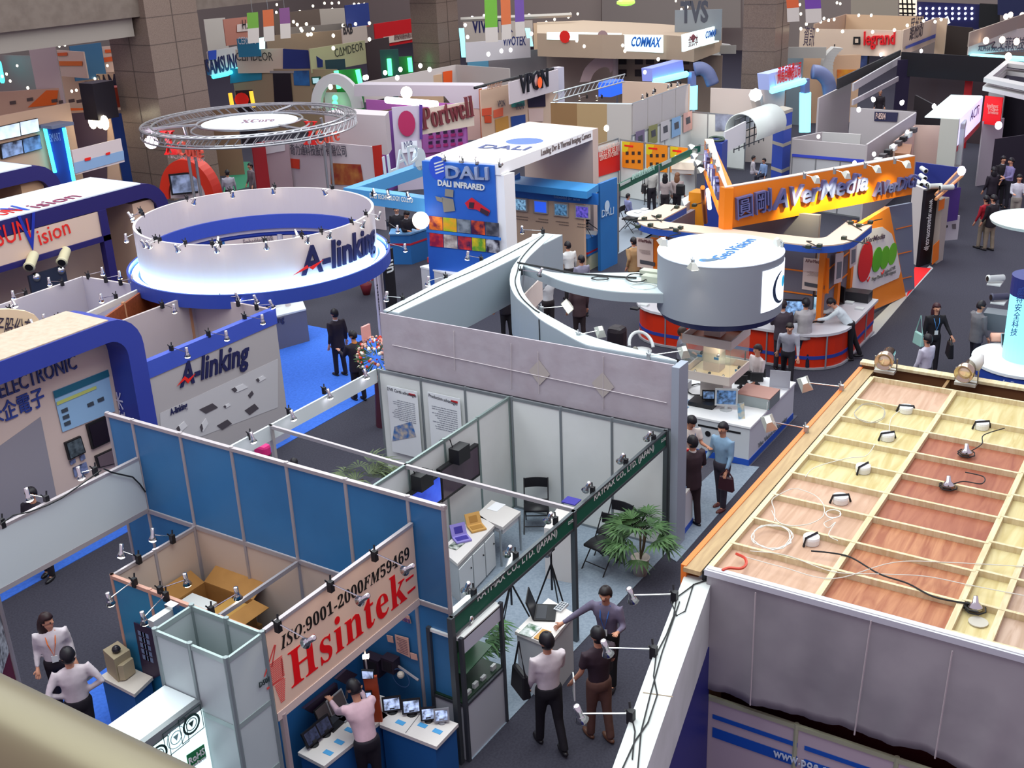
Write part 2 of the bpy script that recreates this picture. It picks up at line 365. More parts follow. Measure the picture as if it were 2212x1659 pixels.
# white fascia at the left, blue lower wall panel
t=thg('fascia_board','long white fascia board running out of frame at the left','sign',(7,12.57,2.2))
fb=obj('board',G().slab((3.4,12.57),(9.37,12.57),2.25,3.05,.05),mat('c4ccce',.5),t)
obj('bottom_rail',G().slab((3.4,12.57),(9.37,12.57),2.18,2.25,.06),RAIL,t);obj('top_rail',G().slab((3.4,12.57),(9.37,12.57),3.03,3.07,.06),RAIL,t)
P=wallp((3.4,12.57),(9.37,12.57),.04)
tag(obj('power_cable',G().tube([P.p(*P.hit(*q),.02) for q in [(312,1062),(300,1045),(285,1030),(262,1025),(240,1020),(222,1012)]],.012,5),CABLE),'black cable drooping across the right end of the white fascia board','cable')
tag(obj('power_cable',G().tube([P.p(*P.hit(*q),.03) for q in [(215,1015),(180,1040),(130,1075),(100,1090),(60,1105),(25,1112),(0,1130)]],.01,5),CABLE),'thin dark cable along the top of the white fascia board','cable')
spotrow('on the white fascia board at the left edge',3.1,[((205,1016),(172,1022)),((100,1078),(60,1068)),((4,1128),(-30,1120))],lambda c,h: h+V((0,-.2,-1)),power=0,cool=True)
# counter + equipment at the left edge
def counter(name,label,cat,top,z,m_top,m_body,th=.05,z0=0.,inset=.03,stripe=None,group=None):
    p=[q if isinstance(q,V) else at2(*q,z) for q in top];c=sum(p,V((0,0)))/len(p)
    t=thg(name,label,cat,(c.x,c.y,0),group)
    obj('countertop',G().prism(p,z-th,z),m_top,t)
    q=[c+(a-c)*(1-inset/max((a-c).length,.05)) for a in p];b=obj('body',G().prism(q,z0,z-th),m_body,t)
    if stripe:
        q=[c+(a-c)*(1-(inset-.012)/max((a-c).length,.05)) for a in p]
        obj('stripe',G().prism(q,stripe[0],stripe[1]),stripe[2],t)
    return t
t=counter('display_counter','low blue counter with white top carrying the beige monitor','counter',[at2(215,1461,.8),at2(262,1432,.8),at2(330,1462,.8),at2(290,1500,.8)],.8,mat('d8cfc4',.4),mat('2f63a0',.5))
t=thg('crt_monitor','beige tube monitor lying on the low blue counter','monitor',at(262,1460,.8))
g=G();a=[at(*q,.8) for q in ((232,1452),(256,1474),(290,1452),(264,1432))];g.prism([(p.x,p.y) for p in a],.8,1.16);obj('casing',g,mat('a7987c',.6),t)
b=[at(*q,.8) for q in ((260,1473),(272,1472),(294,1455),(286,1450))];obj('back_box',G().prism([(p.x,p.y) for p in b],.82,1.05),mat('b1a286',.6),t)
tag(obj('dome_camera',G().ball(at(251,1403,1.2),.06,10,6),mat('26232a',.2)),'small dark dome camera on top of the beige tube monitor','camera')
P=wallp((7.9,11.6),(7.9,10.13))
t=thg('framed_poster','dark product poster on the teal cubicle wall','poster',at(320,1400,1))
g=G();g.use(0);P.pquad(g,[(291,1343),(330,1358),(352,1455),(315,1475)],.02,.012);g.use(1);R=random.Random(3)
a0,b0=P.hit(297,1355);a1,b1=P.hit(333,1440)
for i in range(5):
    for j in range(3):
        x=a0+(a1-a0)*(.1+.3*j);y=b0+(b1-b0)*(.05+.17*i);P.rect(g,x,y-.07,x+.09*(1 if a1 > a0 else -1),y,.022)
obj('print',g,[mat('2a1c3a',.5),mat('6d7fa0',.5)],t)
# white post frame at the far left edge
t=thg('side_wall','white booth panel cut by the left edge of the photo','booth wall',at(20,1420,0))
A,B=at2(50,1515,0),at2(-60,1600,0)
obj('post',G().lathe([(.04,0),(.04,2.0)],(A.x,A.y,0),n=8),RAIL,t);obj('panel',G().slab(A,A+(B-A)*1.2,0,.0+1.95,.02),mat('6a2c3c',.5),t)
tag(obj('shelf',G().box(at(24,1478,.8)+V((-.5,-.15,0)),at(24,1478,.8)+V((0,.25,.05))),WHITE),'white shelf with printed sheet at the left edge','shelf')
tag(obj('poster',G().slab(A+V((-.06,-.06)),A+V((-.5,-.5)),.9,1.5,.01),mat('b9bcc2',.6,kind='leaf',col2='4a4a52',sc=14)),'black and white poster at the left edge','poster')
# round handrail in the foreground
t=thg('handrail','blurred brass-coloured balcony handrail in the bottom left corner','handrail',at(100,1700,9.35))
g=G();g.smooth=True;a,b=at(-300,1470,9.35),at(700,2015,9.35);g.tube([a+(b-a)*i/6 for i in range(7)],.06,24);obj('rail_tube',g,mat('80765a',.35,.3),t)

# ================================================================ HSINTEK BOOTH INTERIOR
WT=mat('dcd6d2',.35);BB=mat('1f5c9c',.5)
counter('display_counter','white-topped blue counter with two laptops, left inside the banner booth','counter',[at2(643,1625,.8),at2(700,1655,.8),at2(838,1545,.8),at2(788,1512,.8)],.8,WT,BB)
counter('display_counter','white-topped blue counter with four small screens against the blue wall','counter',[at2(818,1500,.8),at2(820,1565,.8),at2(943,1613,.8),at2(990,1563,.8)],.8,WT,BB)
tag(obj('seam_strip',G().tube([at(915,1532,.803),at(876,1583,.803)],.004,4),mat('6a6a70')),'dark joint across the counter with four small screens','trim')
def facing(p,tgt):                              # yaw so that -Y local looks at tgt
    d=v2(tgt)-v2(p);return math.atan2(d.y,d.x)+PI/2
def placed(t,yaw): t.rotation_euler=(0,0,yaw);return t
SCR=mat('7fa9e6',.3,emit=.9,kind='leaf',col2='16203a',sc=22)
def screen_mat(c1,c2,sc=16,e=.8):
    k=('scr',c1,c2,sc,e)
    if k in _M: return _M[k]
    m=mat(c1,.3,kind='leaf',col2=c2,sc=sc,spec=.41+e/100);nt=m.node_tree;b=nt.nodes['Principled BSDF']
    nt.links.new(b.inputs['Base Color'].links[0].from_socket,b.inputs['Emission Color']);b.inputs['Emission Strength'].default_value=e
    _M[k]=m;return m
def monitor(name,label,cat,base,w_,h,yaw,m_scr,frame=BLACK,stand=.08,tilt=0.,group=None,deep=.03,foot=True):
    """flat screen looking along local -Y, standing on base"""
    t=thg(name,label,cat,(0,0,0),group);f=.07*h+.01
    T=Matrix.Rotation(tilt,4,'X');g=G().box((-w_/2,-deep/2,0),(w_/2,deep/2,h));g.v=[T @ v+V((0,0,stand)) for v in g.v];fr=obj('frame',g,frame,t)
    g=G().box((-w_/2+f,-deep/2-.004,f),(w_/2-f,-deep/2,h-f));g.v=[T @ v+V((0,0,stand)) for v in g.v];obj('screen',g,m_scr,fr)
    if foot:
        obj('stand',G().box((-.03,-.01,0),(.03,.03,stand+.05)).lathe([(w_*.28,0),(w_*.28,.012),(.03,.02)],(0,.02,0),n=14),frame,t)
    t.location=base;t.rotation_euler=(0,0,yaw);return t
S1=screen_mat('b9cdf5','10131f',14)
for i,(x,y,fr) in enumerate([(848,1540,BLACK),(890,1545,BLACK),(926,1560,BLACK),(955,1563,mat('8c8c92',.4))]):
    b=at(x,y,.8);monitor('small_monitor','%s from the left of four small lit screens on the white counter%s' % (ORD[i],', grey framed' if i == 3 else ''),'monitor',b,.24 if i < 2 else .19,.19 if i < 2 else .17,facing(b,EYE),S1,fr,.03,-.3,'four small screens on the counter')
for i,(x,y) in enumerate([(680,1610),(706,1588)]):
    b=at(x,y,.8);monitor('small_monitor',['dark tilted screen at the near end of the left counter','second dark tilted screen behind it on the left counter'][i],'monitor',b,.24,.2,facing(b,(7.5,0)),screen_mat('39405a','15161c',14,.3),BLACK,.03,-.45,'dark screens on the left counter')
def laptop(label,base,yaw,w_=.34,d=.25,m_scr=None,m_body=BLACK,group=None,openang=1.9,keys=mat('30323a',.5)):
    t=thg('laptop',label,'laptop',(0,0,0),group)
    b=obj('base',G().box((-w_/2,-d/2,0),(w_/2,d/2,.022)),m_body,t)
    obj('keyboard',G().box((-w_/2+.03,-.02,.022),(w_/2-.03,d/2-.03,.026)),keys,b)
    T=Matrix.Rotation(-(openang-PI/2),4,'X')
    g=G().box((-w_/2,-.008,0),(w_/2,.008,d));g.v=[T @ v+V((0,d/2,.015)) for v in g.v];l=obj('lid',g,m_body,t)
    g=G().box((-w_/2+.015,-.011,.015),(w_/2-.015,-.007,d-.015));g.v=[T @ v+V((0,d/2,.015)) for v in g.v];obj('screen',g,m_scr or mat('4a4348',.25),l)
    t.location=base;t.rotation_euler=(0,0,yaw);return t
for i,(x,y) in enumerate([(722,1562),(748,1542)]):
    b=at(x,y,.8);laptop(['open black notebook player nearer the camera on the left counter','open grey notebook player beside the man in the pale pink shirt'][i],b,facing(b,(8.6,0)),.3,.22,mat('5a5052',.3),[BLACK,mat('9a9a9e',.4)][i])
R=random.Random(5)
for i,(x,y,w_) in enumerate([(865,1561,'left card before the four small screens'),(913,1567,'middle card before the four small screens'),(945,1580,'right card before the four small screens'),(709,1626,'card nearest the camera on the left counter'),(733,1603,'middle card on the left counter'),(755,1577,'card beside the pale pink shirt')]):
    p=at(x,y,.801);tag(obj('info_card',G().box(p+V((-.035,-.06,0)),p+V((.035,.06,.004))),[mat('4fa0d8',.5)]),'small light blue '+w_,'card','blue info cards')
# wall things
P=wallp((9.39,7.2),(9.39,8.66),.02)
def paper(label,px,m=mat('d9a796',.7),name='notice',cat='poster',dark=None,P=P,group=None,rows=0,o=.012):
    t=thg(name,label,cat,P.p(*P.hit(*px[0])),group);g=G();P.pquad(g,px,o,.008);obj('sheet',g,m,t)
    if rows:
        a0,b0=P.hit(*px[0]);a1,b1=P.hit(*px[2]);g=G();lo,hi=min(b0,b1),max(b0,b1);w_=(a1-a0)
        lines(P,g,a0+w_*.12,lo+(hi-lo)*.08,a1-w_*.12,hi-(hi-lo)*.08,rows,o+.003) if w_ > 0 else lines(P,g,a1-w_*.12,lo+(hi-lo)*.08,a0+w_*.12,hi-(hi-lo)*.08,rows,o+.003)
        obj('print',g,dark or mat('7b5a63',.6),t)
    return t
paper('tall pink notice on the blue wall above the small screens',[(854,1370),(883,1378),(887,1420),(858,1406)],rows=9)
paper('small pink slip left of the tall pink notice',[(836,1371),(849,1374),(851,1388),(839,1385)])
paper('small pink slip right of the tall pink notice',[(887,1409),(901,1413),(903,1426),(889,1422)])
paper('pink sheet with cut-off letters under the banner',[(870,1325),(885,1330),(889,1346),(868,1339)])
txt(P,'ries',(866,1336),(888,1345),.09,mat('6a4a80',.6),bpy.data.objects['notice.003'] if 'notice.003' in bpy.data.objects else None,o=.02)
for i,(x,y) in enumerate([(818,1427),(853,1425)]):
    a,b=P.hit(x,y);t=thg('wall_speaker',['larger','smaller'][i]+' black speaker box on the blue wall under the banner','speaker',P.p(a,b))
    s_=[.13,.1][i];g=G();g.quadbox([P.p(a-s_,b-s_,.16),P.p(a+s_,b-s_,.16),P.p(a+s_,b+s_,.16),P.p(a-s_,b+s_,.16)],.14,P.n);obj('cabinet',g,mat('2e2230',.5),t)
    g=G();P.rect(g,a-s_*.7,b-s_*.7,a+s_*.7,b+s_*.7,.165);obj('grille',g,mat('1c151f',.8),t)
t=thg('wall_fan','small grey wall fan on the blue wall above the small screens','fan',P.p(*P.hit(880,1446)))
a,b=P.hit(880,1445);g=G();g.tube([P.p(a-.25,b-.02,.1),P.p(a+.3,b+.08,.03)],.018);obj('bracket',g,RAIL,t)
g=G();ring(P,g,(880,1452),.14,.012,20,.14);obj('guard_ring',g,mat('3c5a88',.5),t)
obj('motor',G().ball(P.p(a,b,.14),.05,10,6),mat('d2c8b8',.4),t)
# left wall flat panels (radio receivers) and central red stand
P=wallp((7.0,8.64),(9.3,8.64),.03)
g=G();P.pquad(g,[(647,1527),(718,1472),(722,1497),(665,1537)],.08,.05);tag(obj('wall_panel_unit',g,mat('2a1f33',.4)),'long black panel unit mounted on the left blue wall','wall unit')
g=G();P.pquad(g,[(713,1462),(736,1441),(760,1452),(738,1475)],.1,.04);tag(obj('wall_panel_unit',g,mat('3a2c3c',.5)),'small black box unit on a grey bracket on the left blue wall','wall unit')
tag(obj('wall_bracket',G().tube([P.p(*P.hit(738,1472),.1),P.p(*P.hit(742,1505),.05)],.02),RAIL),'grey bracket below the small black box unit','bracket')
t=thg('display_stand','slim red display stand with little screens in the booth corner','stand',at(800,1540,.8))
Q=wallp(at2(785,1560,.8),at2(822,1560,.8))
g=G();Q.pquad(g,[(784,1465),(813,1463),(826,1560),(800,1560)],0,.05);obj('board',g,mat('a2401c',.5),t)
for i,q in enumerate([[(781,1445),(808,1446),(808,1463),(783,1464)],[(789,1492),(803,1491),(806,1508),(793,1509)]]):
    g=G();Q.pquad(g,q,.03,.03);s_=obj('monitor',g,BLACK,t);g=G();Q.pquad(g,[(a+(q[0][0]+q[2][0])/2*0+(1.5 if j in (0,3) else -1.5),b+(1.5 if j < 2 else -1.5)) for j,(a,b) in enumerate(q)],.036);obj('screen',g,S1,s_)
obj('pole',G().tube([Q.p(*Q.hit(786,1400),-.02),Q.p(*Q.hit(792,1450),-.02)],.012),RAIL,t)
g=G();Q.pquad(g,[(783,1416),(797,1414),(797,1421),(784,1422)],.02,.04);obj('lamp',g,HOT,t)

# ================================================================ GREEN-FASCIA BOOTHS
GRN=mat('0f5a45',.45)
for k,(xa,xb,tx) in enumerate([(9.28,12.3,[('RAYMAX CO., LTD. (JAPAN)',(1031,1299),(1203,1155)),('D505',(1227,1134),(1240,1125))]),(12.3,15.38,[('RAYMAX CO., LTD. (JAPAN)',(1283,1082),(1412,971)),('D507',(1428,956),(1440,948))])]):
    t=thg('fascia_sign',['green fascia sign with white letters over the laptop counter','green fascia sign with white letters ending at the tall grey column'][k],'sign',((xa+xb)/2,7.1,1.9))
    bd=obj('sign_board',G().slab((xa+.03,7.1),(xb-.03,7.1),1.94,2.17,.03),GRN,t)
    obj('top_rail',G().slab((xa,7.1),(xb,7.1),2.17,2.2,.05),ALUD,t);obj('bottom_rail',G().slab((xa,7.1),(xb,7.1),1.9,1.94,.05),ALUD,t)
    P=wallp((xa,7.1),(xb,7.1),.016)
    for s_,a,b in tx: txt(P,s_,a,b,.1 if len(s_) > 5 else .05,WHITE,bd,o=.003,th=.004,bold=.012 if len(s_) > 5 else 0)
for i,(x,lab) in enumerate([(9.28,'left'),(12.3,'middle'),(15.36,'right')]):
    tag(obj('corner_post',G().box((x-.035,7.06,0),(x+.035,7.13,2.2)),ALUD),lab+' grey post carrying the green fascia signs','post')
# back wall with posters and cloth above
sysw('booth_wall','white panelled back wall below the grey plastic-covered wall','booth wall',(15.38,7.1),(15.38,13.05),0,2.2,PANEL,6,rail=mat('8a9094',.4,.5))
sysw('partition_wall','white partition wall carrying two flat screens','booth wall',(9.5,10.13),(15.36,10.13),0,2.2,PANEL,6,rail=mat('8d9d9a',.4,.5))
tag(obj('tie_rail',G().slab((12.37,10.1),(12.37,7.12),2.14,2.2,.05),RAIL),'aluminium rail from the partition to the middle grey post','rail')
tag(obj('tie_rail',G().slab((12.5,13.1),(12.37,10.1),2.14,2.2,.05),RAIL),'aluminium rail behind the partition above the potted palm','rail')
# plastic-covered grey wall
CL=mat('b3abb3',.5,kind='cloth',col2='aba0a8',sc=2.2)
t=thg('covered_wall','tall grey wall wrapped in translucent plastic sheeting','wall',(15.5,10,0))
obj('wall_core',G().slab((15.58,6.98),(15.58,13.0),0,3.25,.1),GREYB,t)
obj('plastic_sheet',G().slab((15.5,7.02),(15.5,12.98),2.18,3.3,.03),CL,t)
P=wallp((15.48,7.0),(15.48,13.0),.01)
for q in ((1165,805),(1302,832)):
    a,b=P.hit(*q);g=G();P.quad(g,[(a-.21,b),(a,b-.23),(a+.21,b),(a,b+.23)],.003);obj('tape_patch',g,mat('b3a9a4',.5),t)
for q in (((1104,742),(1104,840)),((980,715),(982,800)),((1162,760),(1164,850)),((1303,770),(1303,885)),((848,745),(1440,870))):
    g=G();g.tube([P.p(*P.hit(*q[0]),.004),P.p(*P.hit(*q[1]),.004)],.008,4);obj('fold_line',g,mat('c2b9bd',.5),t)
t=thg('corner_column','slim blue-grey column at the right end of the covered wall','column',(15.45,7.0,0))
obj('shaft',G().box((15.40,6.9,0),(15.75,7.03,3.3)),mat('9aa2b0',.5),t)
# wall posters
P=wallp((15.35,7.1),(15.35,13.05),.02);PB=mat('dfe2e6',.5)
for k,(q,ttl,sub) in enumerate([([(836,828),(902,850),(916,968),(838,925)],'DVR Cards advantages',((838,842),(900,858))),([(924,845),(994,862),(1000,960),(928,985)],'Production advantages',((927,856),(989,875)))]):
    a0,b0=P.hit(*q[0]);a1,b1=P.hit(*q[1]);zt=(b0+b1)/2
    t=thg('poster',['pale product poster nearest the corner, above the potted palm','pale product poster with a coiled black cable picture'][k],'poster',P.p(a0,1.4))
    g=G();P.rect(g,min(a0,a1),.55,max(a0,a1),zt,.012,.008);obj('sheet',g,PB,t)
    txt(P,ttl,*sub,.065,mat('3a3a44',.6),t,o=.016,th=.003)
    g=G();lo=min(a0,a1);hi=max(a0,a1);lines(P,g,lo+.08,1.25,hi-.08,zt-.25,11,.016,seed=k);obj('print',g,mat('8b8f99',.6),t)
    g=G();P.rect(g,hi-.25 if P.u.y < 0 and 0 else lo+.05,zt-.1,lo+.2,zt-.06,.016);obj('logo',g,mat('b3262c',.5),t)
    g=G()
    if k == 0: P.quad(g,[(lo+.1,1.0),(hi-.02,.78),(hi-.1,1.1),(lo+.18,1.3)],.018);obj('picture',g,mat('3a6fb0',.5,kind='leaf',col2='c5b8a8',sc=9),t)
    else:
        c=P.p((lo+hi)/2,.95,.02);g.tube([c+P.u*math.cos(i*.5)*.17+P.v*(math.sin(i*.5)*.15)+P.n*.0015*i for i in range(26)],.014,5);obj('picture',g,BLACK,t)
# screens on the partition
P=wallp((9.5,10.11),(15.3,10.11),.02)
for k,(xa,xb,zt,zb_,m) in enumerate([(10.55,11.62,1.78,1.05,screen_mat('3a5fe0','2742b8',3,.7)),(11.68,12.75,1.9,1.16,mat('4a3a48',.12))]):
    t=thg('flat_screen',['flat television with a blue picture, half hidden by the blue wall','large switched-off flat television on the white partition'][k],'television',(xa,10.05,zt))
    px=[(870,1067),(943,1022),(945,1083),(880,1125)] if k == 0 else [(942,1012),(1023,957),(1028,1026),(946,1081)]
    h_=[P.hit(*q) for q in px];a0=min(q[0] for q in h_);a1=max(q[0] for q in h_);b0=(h_[2][1]+h_[3][1])/2;b1=(h_[0][1]+h_[1][1])/2
    g=G();P.rect(g,a0,b0,a1,b1,.09,.08);f=obj('frame',g,BLACK,t);g=G();P.rect(g,a0+.04,b0+.05,a1-.04,b1-.04,.095);obj('screen',g,m,f)
    q=[(895,1030),(976,973)][k];a,b=P.hit(*q);t2=thg('loudspeaker',['black loudspeaker above the blue-picture television','black loudspeaker above the switched-off television'][k],'speaker',P.p(a,b))
    g=G();P.rect(g,a-.17,b-.14,a+.15,b+.12,.26,.2);obj('cabinet',g,BLACK,t2);g=G();g.tube([P.p(a-.1,b+.1,.1),P.p(a-.1,b+.25,.05),P.p(a-.08,2.2-.02,.02)],.012);obj('hook',g,BLACK,t2)
def lampsG(place,prs,z,**kw): spotrow(place,z,prs,**kw)
spotrow('along the green fascia signs',2.22,[((1023,1279),(1008,1269)),((1114,1200),(1098,1190)),((1200,1123),(1186,1118)),((1280,1058),(1268,1052)),((1352,997),(1342,990)),((1412,946),(1400,942))],
        lambda c,h: h+V((.1,.5,-1)),power=[6,6,6,6,6,14],lit=False,zh=.14)
spotrow('on the white strip above the palm',2.22,[((540,940),(545,945)),((624,888),(632,897)),((700,842),(711,851)),((780,800),(790,808))],lambda c,h: h+V((0,-.25,-1)),power=10,cool=True,zh=.03)
tag(obj('fascia_board',G().slab((11.5,13.1),(15.36,13.1),1.93,2.2,.04),mat('c9cfd2',.5)),'white fascia strip behind the partition with four lit lamps','sign')
tag(obj('booth_post',G().box((12.47,13.05,0),(12.53,13.12,2.2)),RAIL),'thin post under the white fascia strip above the seated man','post')

# tables and cupboards
counter('cupboard','low white cupboard with grey doors holding opened blue and tan boxes','cupboard',[at2(952,1188,.75),at2(988,1218,.75),at2(1068,1135,.75),at2(1030,1108,.75)],.75,WT,mat('c6c9cc',.5))
cb=bpy.data.objects['cupboard'];
for i,(a,b) in enumerate([((990,1222),(1018,1192)),((1020,1190),(1044,1166)),((1046,1164),(1066,1142))]):
    A,B=at2(*a,.75),at2(*b,.75);n=(B-A).normalized();n=V((n.y,-n.x))*.02
    d_=obj('door',G().slab(A+n*.3,B+n*.3,.06,.68,.012),mat('cfd2d4',.5),cb);m_=A+(B-A)*.85;obj('knob',G().ball((m_.x+n.x,m_.y+n.y,.5),.015,6,4),BLACK,d_)
t=counter('table','white table with chrome frame beside the folding chair','table',[at2(1027,1113,.75),at2(1086,1139,.75),at2(1125,1105,.75),at2(1062,1080,.75)],.75,WT,mat('c9c9cd',.5),.06,.6)
for q in ((1021,1117),(1080,1139),(1122,1106),(1062,1083)):
    a=at2(*q,.75);obj('leg',G().tube([(a.x,a.y,0),(a.x,a.y,.7)],.022),ALU,t)
p=at(1072,1095,.752);tag(obj('paper_sheet',G().box(p+V((-.14,-.1,0)),p+V((.14,.1,.006))),mat('f2f2f5',.6)),'white papers on the table beside the folding chair','paper')
t=counter('counter','white counter with the open laptop under the green sign','counter',[at2(1112,1364,.95),at2(1184,1394,.95),at2(1241,1325,.95),at2(1184,1292,.95)],.95,WT,mat('c4c6c9',.5))
tag(obj('side_table',G().prism([at2(*q,.95) for q in ((1175,1140),(1232,1150),(1245,1110),(1205,1095))],.0,.95),WT),'white pedestal partly hidden behind the green fascia joint','table')
p=at(1236,1083,.95);tag(obj('presentation_box',G().box(p+V((-.12,-.12,0)),p+V((.1,.14,.02))),mat('4b45a8',.5)),'purple presentation box on the white pedestal','box')
laptop('open black laptop on the white counter under the green sign',at(1178,1325,.95),facing((11.2,7.7),(13.5,3)),.4,.3,mat('1b1a20',.3),BLACK)
p=at(1212,1313,.955);t=thg('phone','white desk phone with keys beside the open laptop','phone',p);obj('body',G().box(p+V((-.11,-.06,-.005)),p+V((.11,.06,.03))),mat('c9ccd0',.4),t)
g=G();
for i in range(4):
    for j in range(3): g.box(p+V((-.09+i*.05,-.045+j*.035,.03)),p+V((-.06+i*.05,-.025+j*.035,.038)))
obj('keys',g,mat('5b6068',.5),t)
def openbox(label,px,m,inner,z=.755,yaw=0.):
    p=at(*px,z);t=thg('sample_box',label,'box',(0,0,0))
    obj('tray',G().box((-.13,-.11,0),(.13,.11,.03)),m,t);obj('insert',G().box((-.1,-.06,.03),(.1,.06,.035)),inner,t)
    T=Matrix.Rotation(-.5,4,'X');g=G().box((-.13,-.01,0),(.13,.01,.2));g.v=[T @ v+V((0,.11,.02)) for v in g.v];l=obj('lid',g,m,t)
    g=G().box((-.07,-.014,.04),(.07,-.011,.15));g.v=[T @ v+V((0,.11,.02)) for v in g.v];obj('label_print',g,inner,l)
    t.location=p;t.rotation_euler=(0,0,yaw);return t
openbox('opened lilac sample box on the low white cupboard',(998,1166),mat('8f83c8',.6),mat('3d3490',.5),yaw=-.6)
openbox('opened tan sample box on the low white cupboard',(1030,1142),mat('c99a55',.6),mat('a87a3a',.5),yaw=-.6)
p=at(985,1178,.755);tag(obj('brochure',G().box(p+V((-.12,-.09,0)),p+V((.12,.09,.006))),mat('3a4a3c',.5,kind='leaf',col2='c9ccc4',sc=12)),'green and black brochure at the near end of the low white cupboard','brochure')
p=at(1145,1362,.955);tag(obj('brochure',G().box(p+V((-.14,-.1,0)),p+V((.14,.1,.006))),mat('2e5a38',.5,kind='leaf',col2='d8dadc',sc=9)),'white and green brochure on the laptop counter','brochure')
p=at(1172,1372,.957);tag(obj('sample_tray',G().box(p+V((-.12,-.07,0)),p+V((.12,.07,.01))),mat('c08f4c',.6)),'tan card on the laptop counter beside the brochure','card')
# glass cabinet
t=thg('glass_cabinet','white display cabinet with dark green glazed middle, at the left end of the green sign','cabinet',(9.8,7.3,0))
x0,x1,y0,y1=9.36,10.26,7.02,7.52
obj('base',G().box((x0,y0,0),(x1,y1,.86)),mat('bfc2c8',.5),t)
obj('frame',G().box((x0-.01,y0-.01,.84),(x1+.01,y1+.01,.88)).box((x0-.02,y0-.02,0),(x0+.03,y0+.03,1.88)).box((x1-.03,y0-.02,0),(x1+.02,y0+.03,1.88)).box((x0-.02,y1-.03,0),(x0+.03,y1+.02,1.88)).box((x1-.03,y1-.03,0),(x1+.02,y1+.02,1.88)),mat('4d5057',.4,.4),t)
obj('back_panel',G().box((x0,y1-.02,.88),(x1,y1,1.62)),mat('123a26',.5),t)
obj('deck',G().box((x0,y0+.02,.88),(x1,y1,.9)),mat('16301f',.5),t);obj('glass',G().box((x0,y0,.88),(x1,y0+.01,1.62)),mat('5a6a64',.05,kind='glass'),t)
obj('light_pelmet',G().box((x0,y0,1.62),(x1,y0+.03,1.84)),mat('c3c6d2',.5),t)
obj('top_board',G().box((x0,y0,1.82),(x1,y1,1.86)),mat('f2f4f0',.4),t)
g=G();g.prism([(9.5,7.1),(10.2,7.15),(10.2,7.45),(9.5,7.45)],1.2,1.215);obj('shelf',g,mat('1f5a34',.3),t)
for i,x in enumerate((9.5,9.66,9.84,10.08)):
    tag(obj('price_card',G().box((x,7.08,.885),(x+.09,7.12,.95+.02*(i % 2))),WHITE),ORD[i]+' from the left of the white cards standing in the glass cabinet','card','white cards in the glass cabinet')
for i,q in enumerate(((1015,1347),(988,1365))):
    c=at(*q,1.88);t=thg('puck_spotlight',['chrome spotlight on top of the glass cabinet, right one','chrome spotlight on top of the glass cabinet, left one'][i],'spotlight',c)
    g=G();g.smooth=True;g.lathe([(.03,0),(.05,.05),(.045,.1)],c,(0.3,.2,1));obj('lamp_head',g,CHROME,t);obj('cable',G().tube([c,c+V((.1,.05,.02)),c+V((.14,.12,0))],.008),CABLE,t)
# folding chairs
def folding_chair(label,base,yaw,group='black folding chairs'):
    t=thg('folding_chair',label,'chair',(0,0,0),group);M_=mat('1c1b20',.45)
    g=G();g.smooth=True;g.prism([(-.2,-.22),(.2,-.22),(.22,0),(.2,.2),(-.2,.2),(-.22,0)],.43,.47);obj('seat',g,M_,t)
    g=G();n=8;a=[(-.2+.4*i/n,.27+.035*math.cos((i/n-.5)*PI)) for i in range(n+1)];b=[(x,y+.02) for x,y in a]
    g.band(a,b,.66,.84);obj('backrest',g,M_,t)
    for s_ in (-1,1):
        obj('leg',G().tube([(s_*.21,.3,.84),(s_*.21,.1,.45),(s_*.22,-.26,0)],.012),M_,t)
        obj('leg',G().tube([(s_*.19,-.1,.44),(s_*.2,.3,0)],.012),M_,t)
    obj('stretcher',G().tube([(-.2,.2,.13),(.2,.2,.13)],.009).tube([(-.21,-.17,.12),(.21,-.17,.12)],.009),M_,t)
    t.location=base;t.rotation_euler=(0,0,yaw);return t
p=at(1160,1140,0);folding_chair('black folding chair beside the white table',(p.x,p.y,0),math.radians(-60))
p=at(1300,1225,0);folding_chair('nearer of two black folding chairs left of the leafy palm',(p.x,p.y,0),math.radians(-100))
p=at(1325,1195,0);folding_chair('farther of two black folding chairs, tucked behind the leafy palm',(p.x,p.y,0),math.radians(-95))
# potted palms
def palm(label,base,h,r,pot=True,seed=0,nf=26,name='potted_palm',potm=mat('cfc3bb',.6),leafm=mat('2c4a26',.6,kind='leaf',col2='4f7340',sc=5)):
    R=random.Random(seed);t=thg(name,label,'plant',base);b=V(base)
    if pot: 
        g=G();g.smooth=True;g.lathe([(.11,0),(.15,.3),(.16,.32),(.14,.32),(.13,.28)],b,n=18);obj('pot',g,potm,t)
    g=G()
    for i in range(6):
        a=R.random()*6.28;g.tube([b+V((0,0,.25)),b+V((math.cos(a)*.06,math.sin(a)*.06,h*.5)),b+V((math.cos(a)*.1,math.sin(a)*.1,h*.8))],.012,5)
    obj('stems',g,mat('4d3f28',.7),t)
    g=G()
    for i in range(nf):
        a=R.random()*6.28;e=R.uniform(.0,1.25);st=b+V((math.cos(a)*.06,math.sin(a)*.06,h*R.uniform(.4,.85)))
        tip=st+V((math.cos(a)*math.cos(e),math.sin(a)*math.cos(e),math.sin(e)*.7))*r*R.uniform(.4,.65)
        for k in range(9):
            f=(k-4)/4;d=V((math.cos(a+f*1.25),math.sin(a+f*1.25),math.sin(e)*.45-.25*abs(f)-.1)).normalized();L=r*R.uniform(.42,.6);w_=.022
            s_=d.cross(V((0,0,1))).normalized()*w_;m1=tip+d*L*.5+V((0,0,.03));e_=tip+d*L+V((0,0,-.1*L))
            g.add([tip,m1-s_,m1+s_,e_,m1+V((0,0,-.008))],[[0,1,2],[1,3,2],[0,4,1],[1,4,3],[3,4,2],[2,4,0]])
    obj('leaves',g,leafm,t);return t
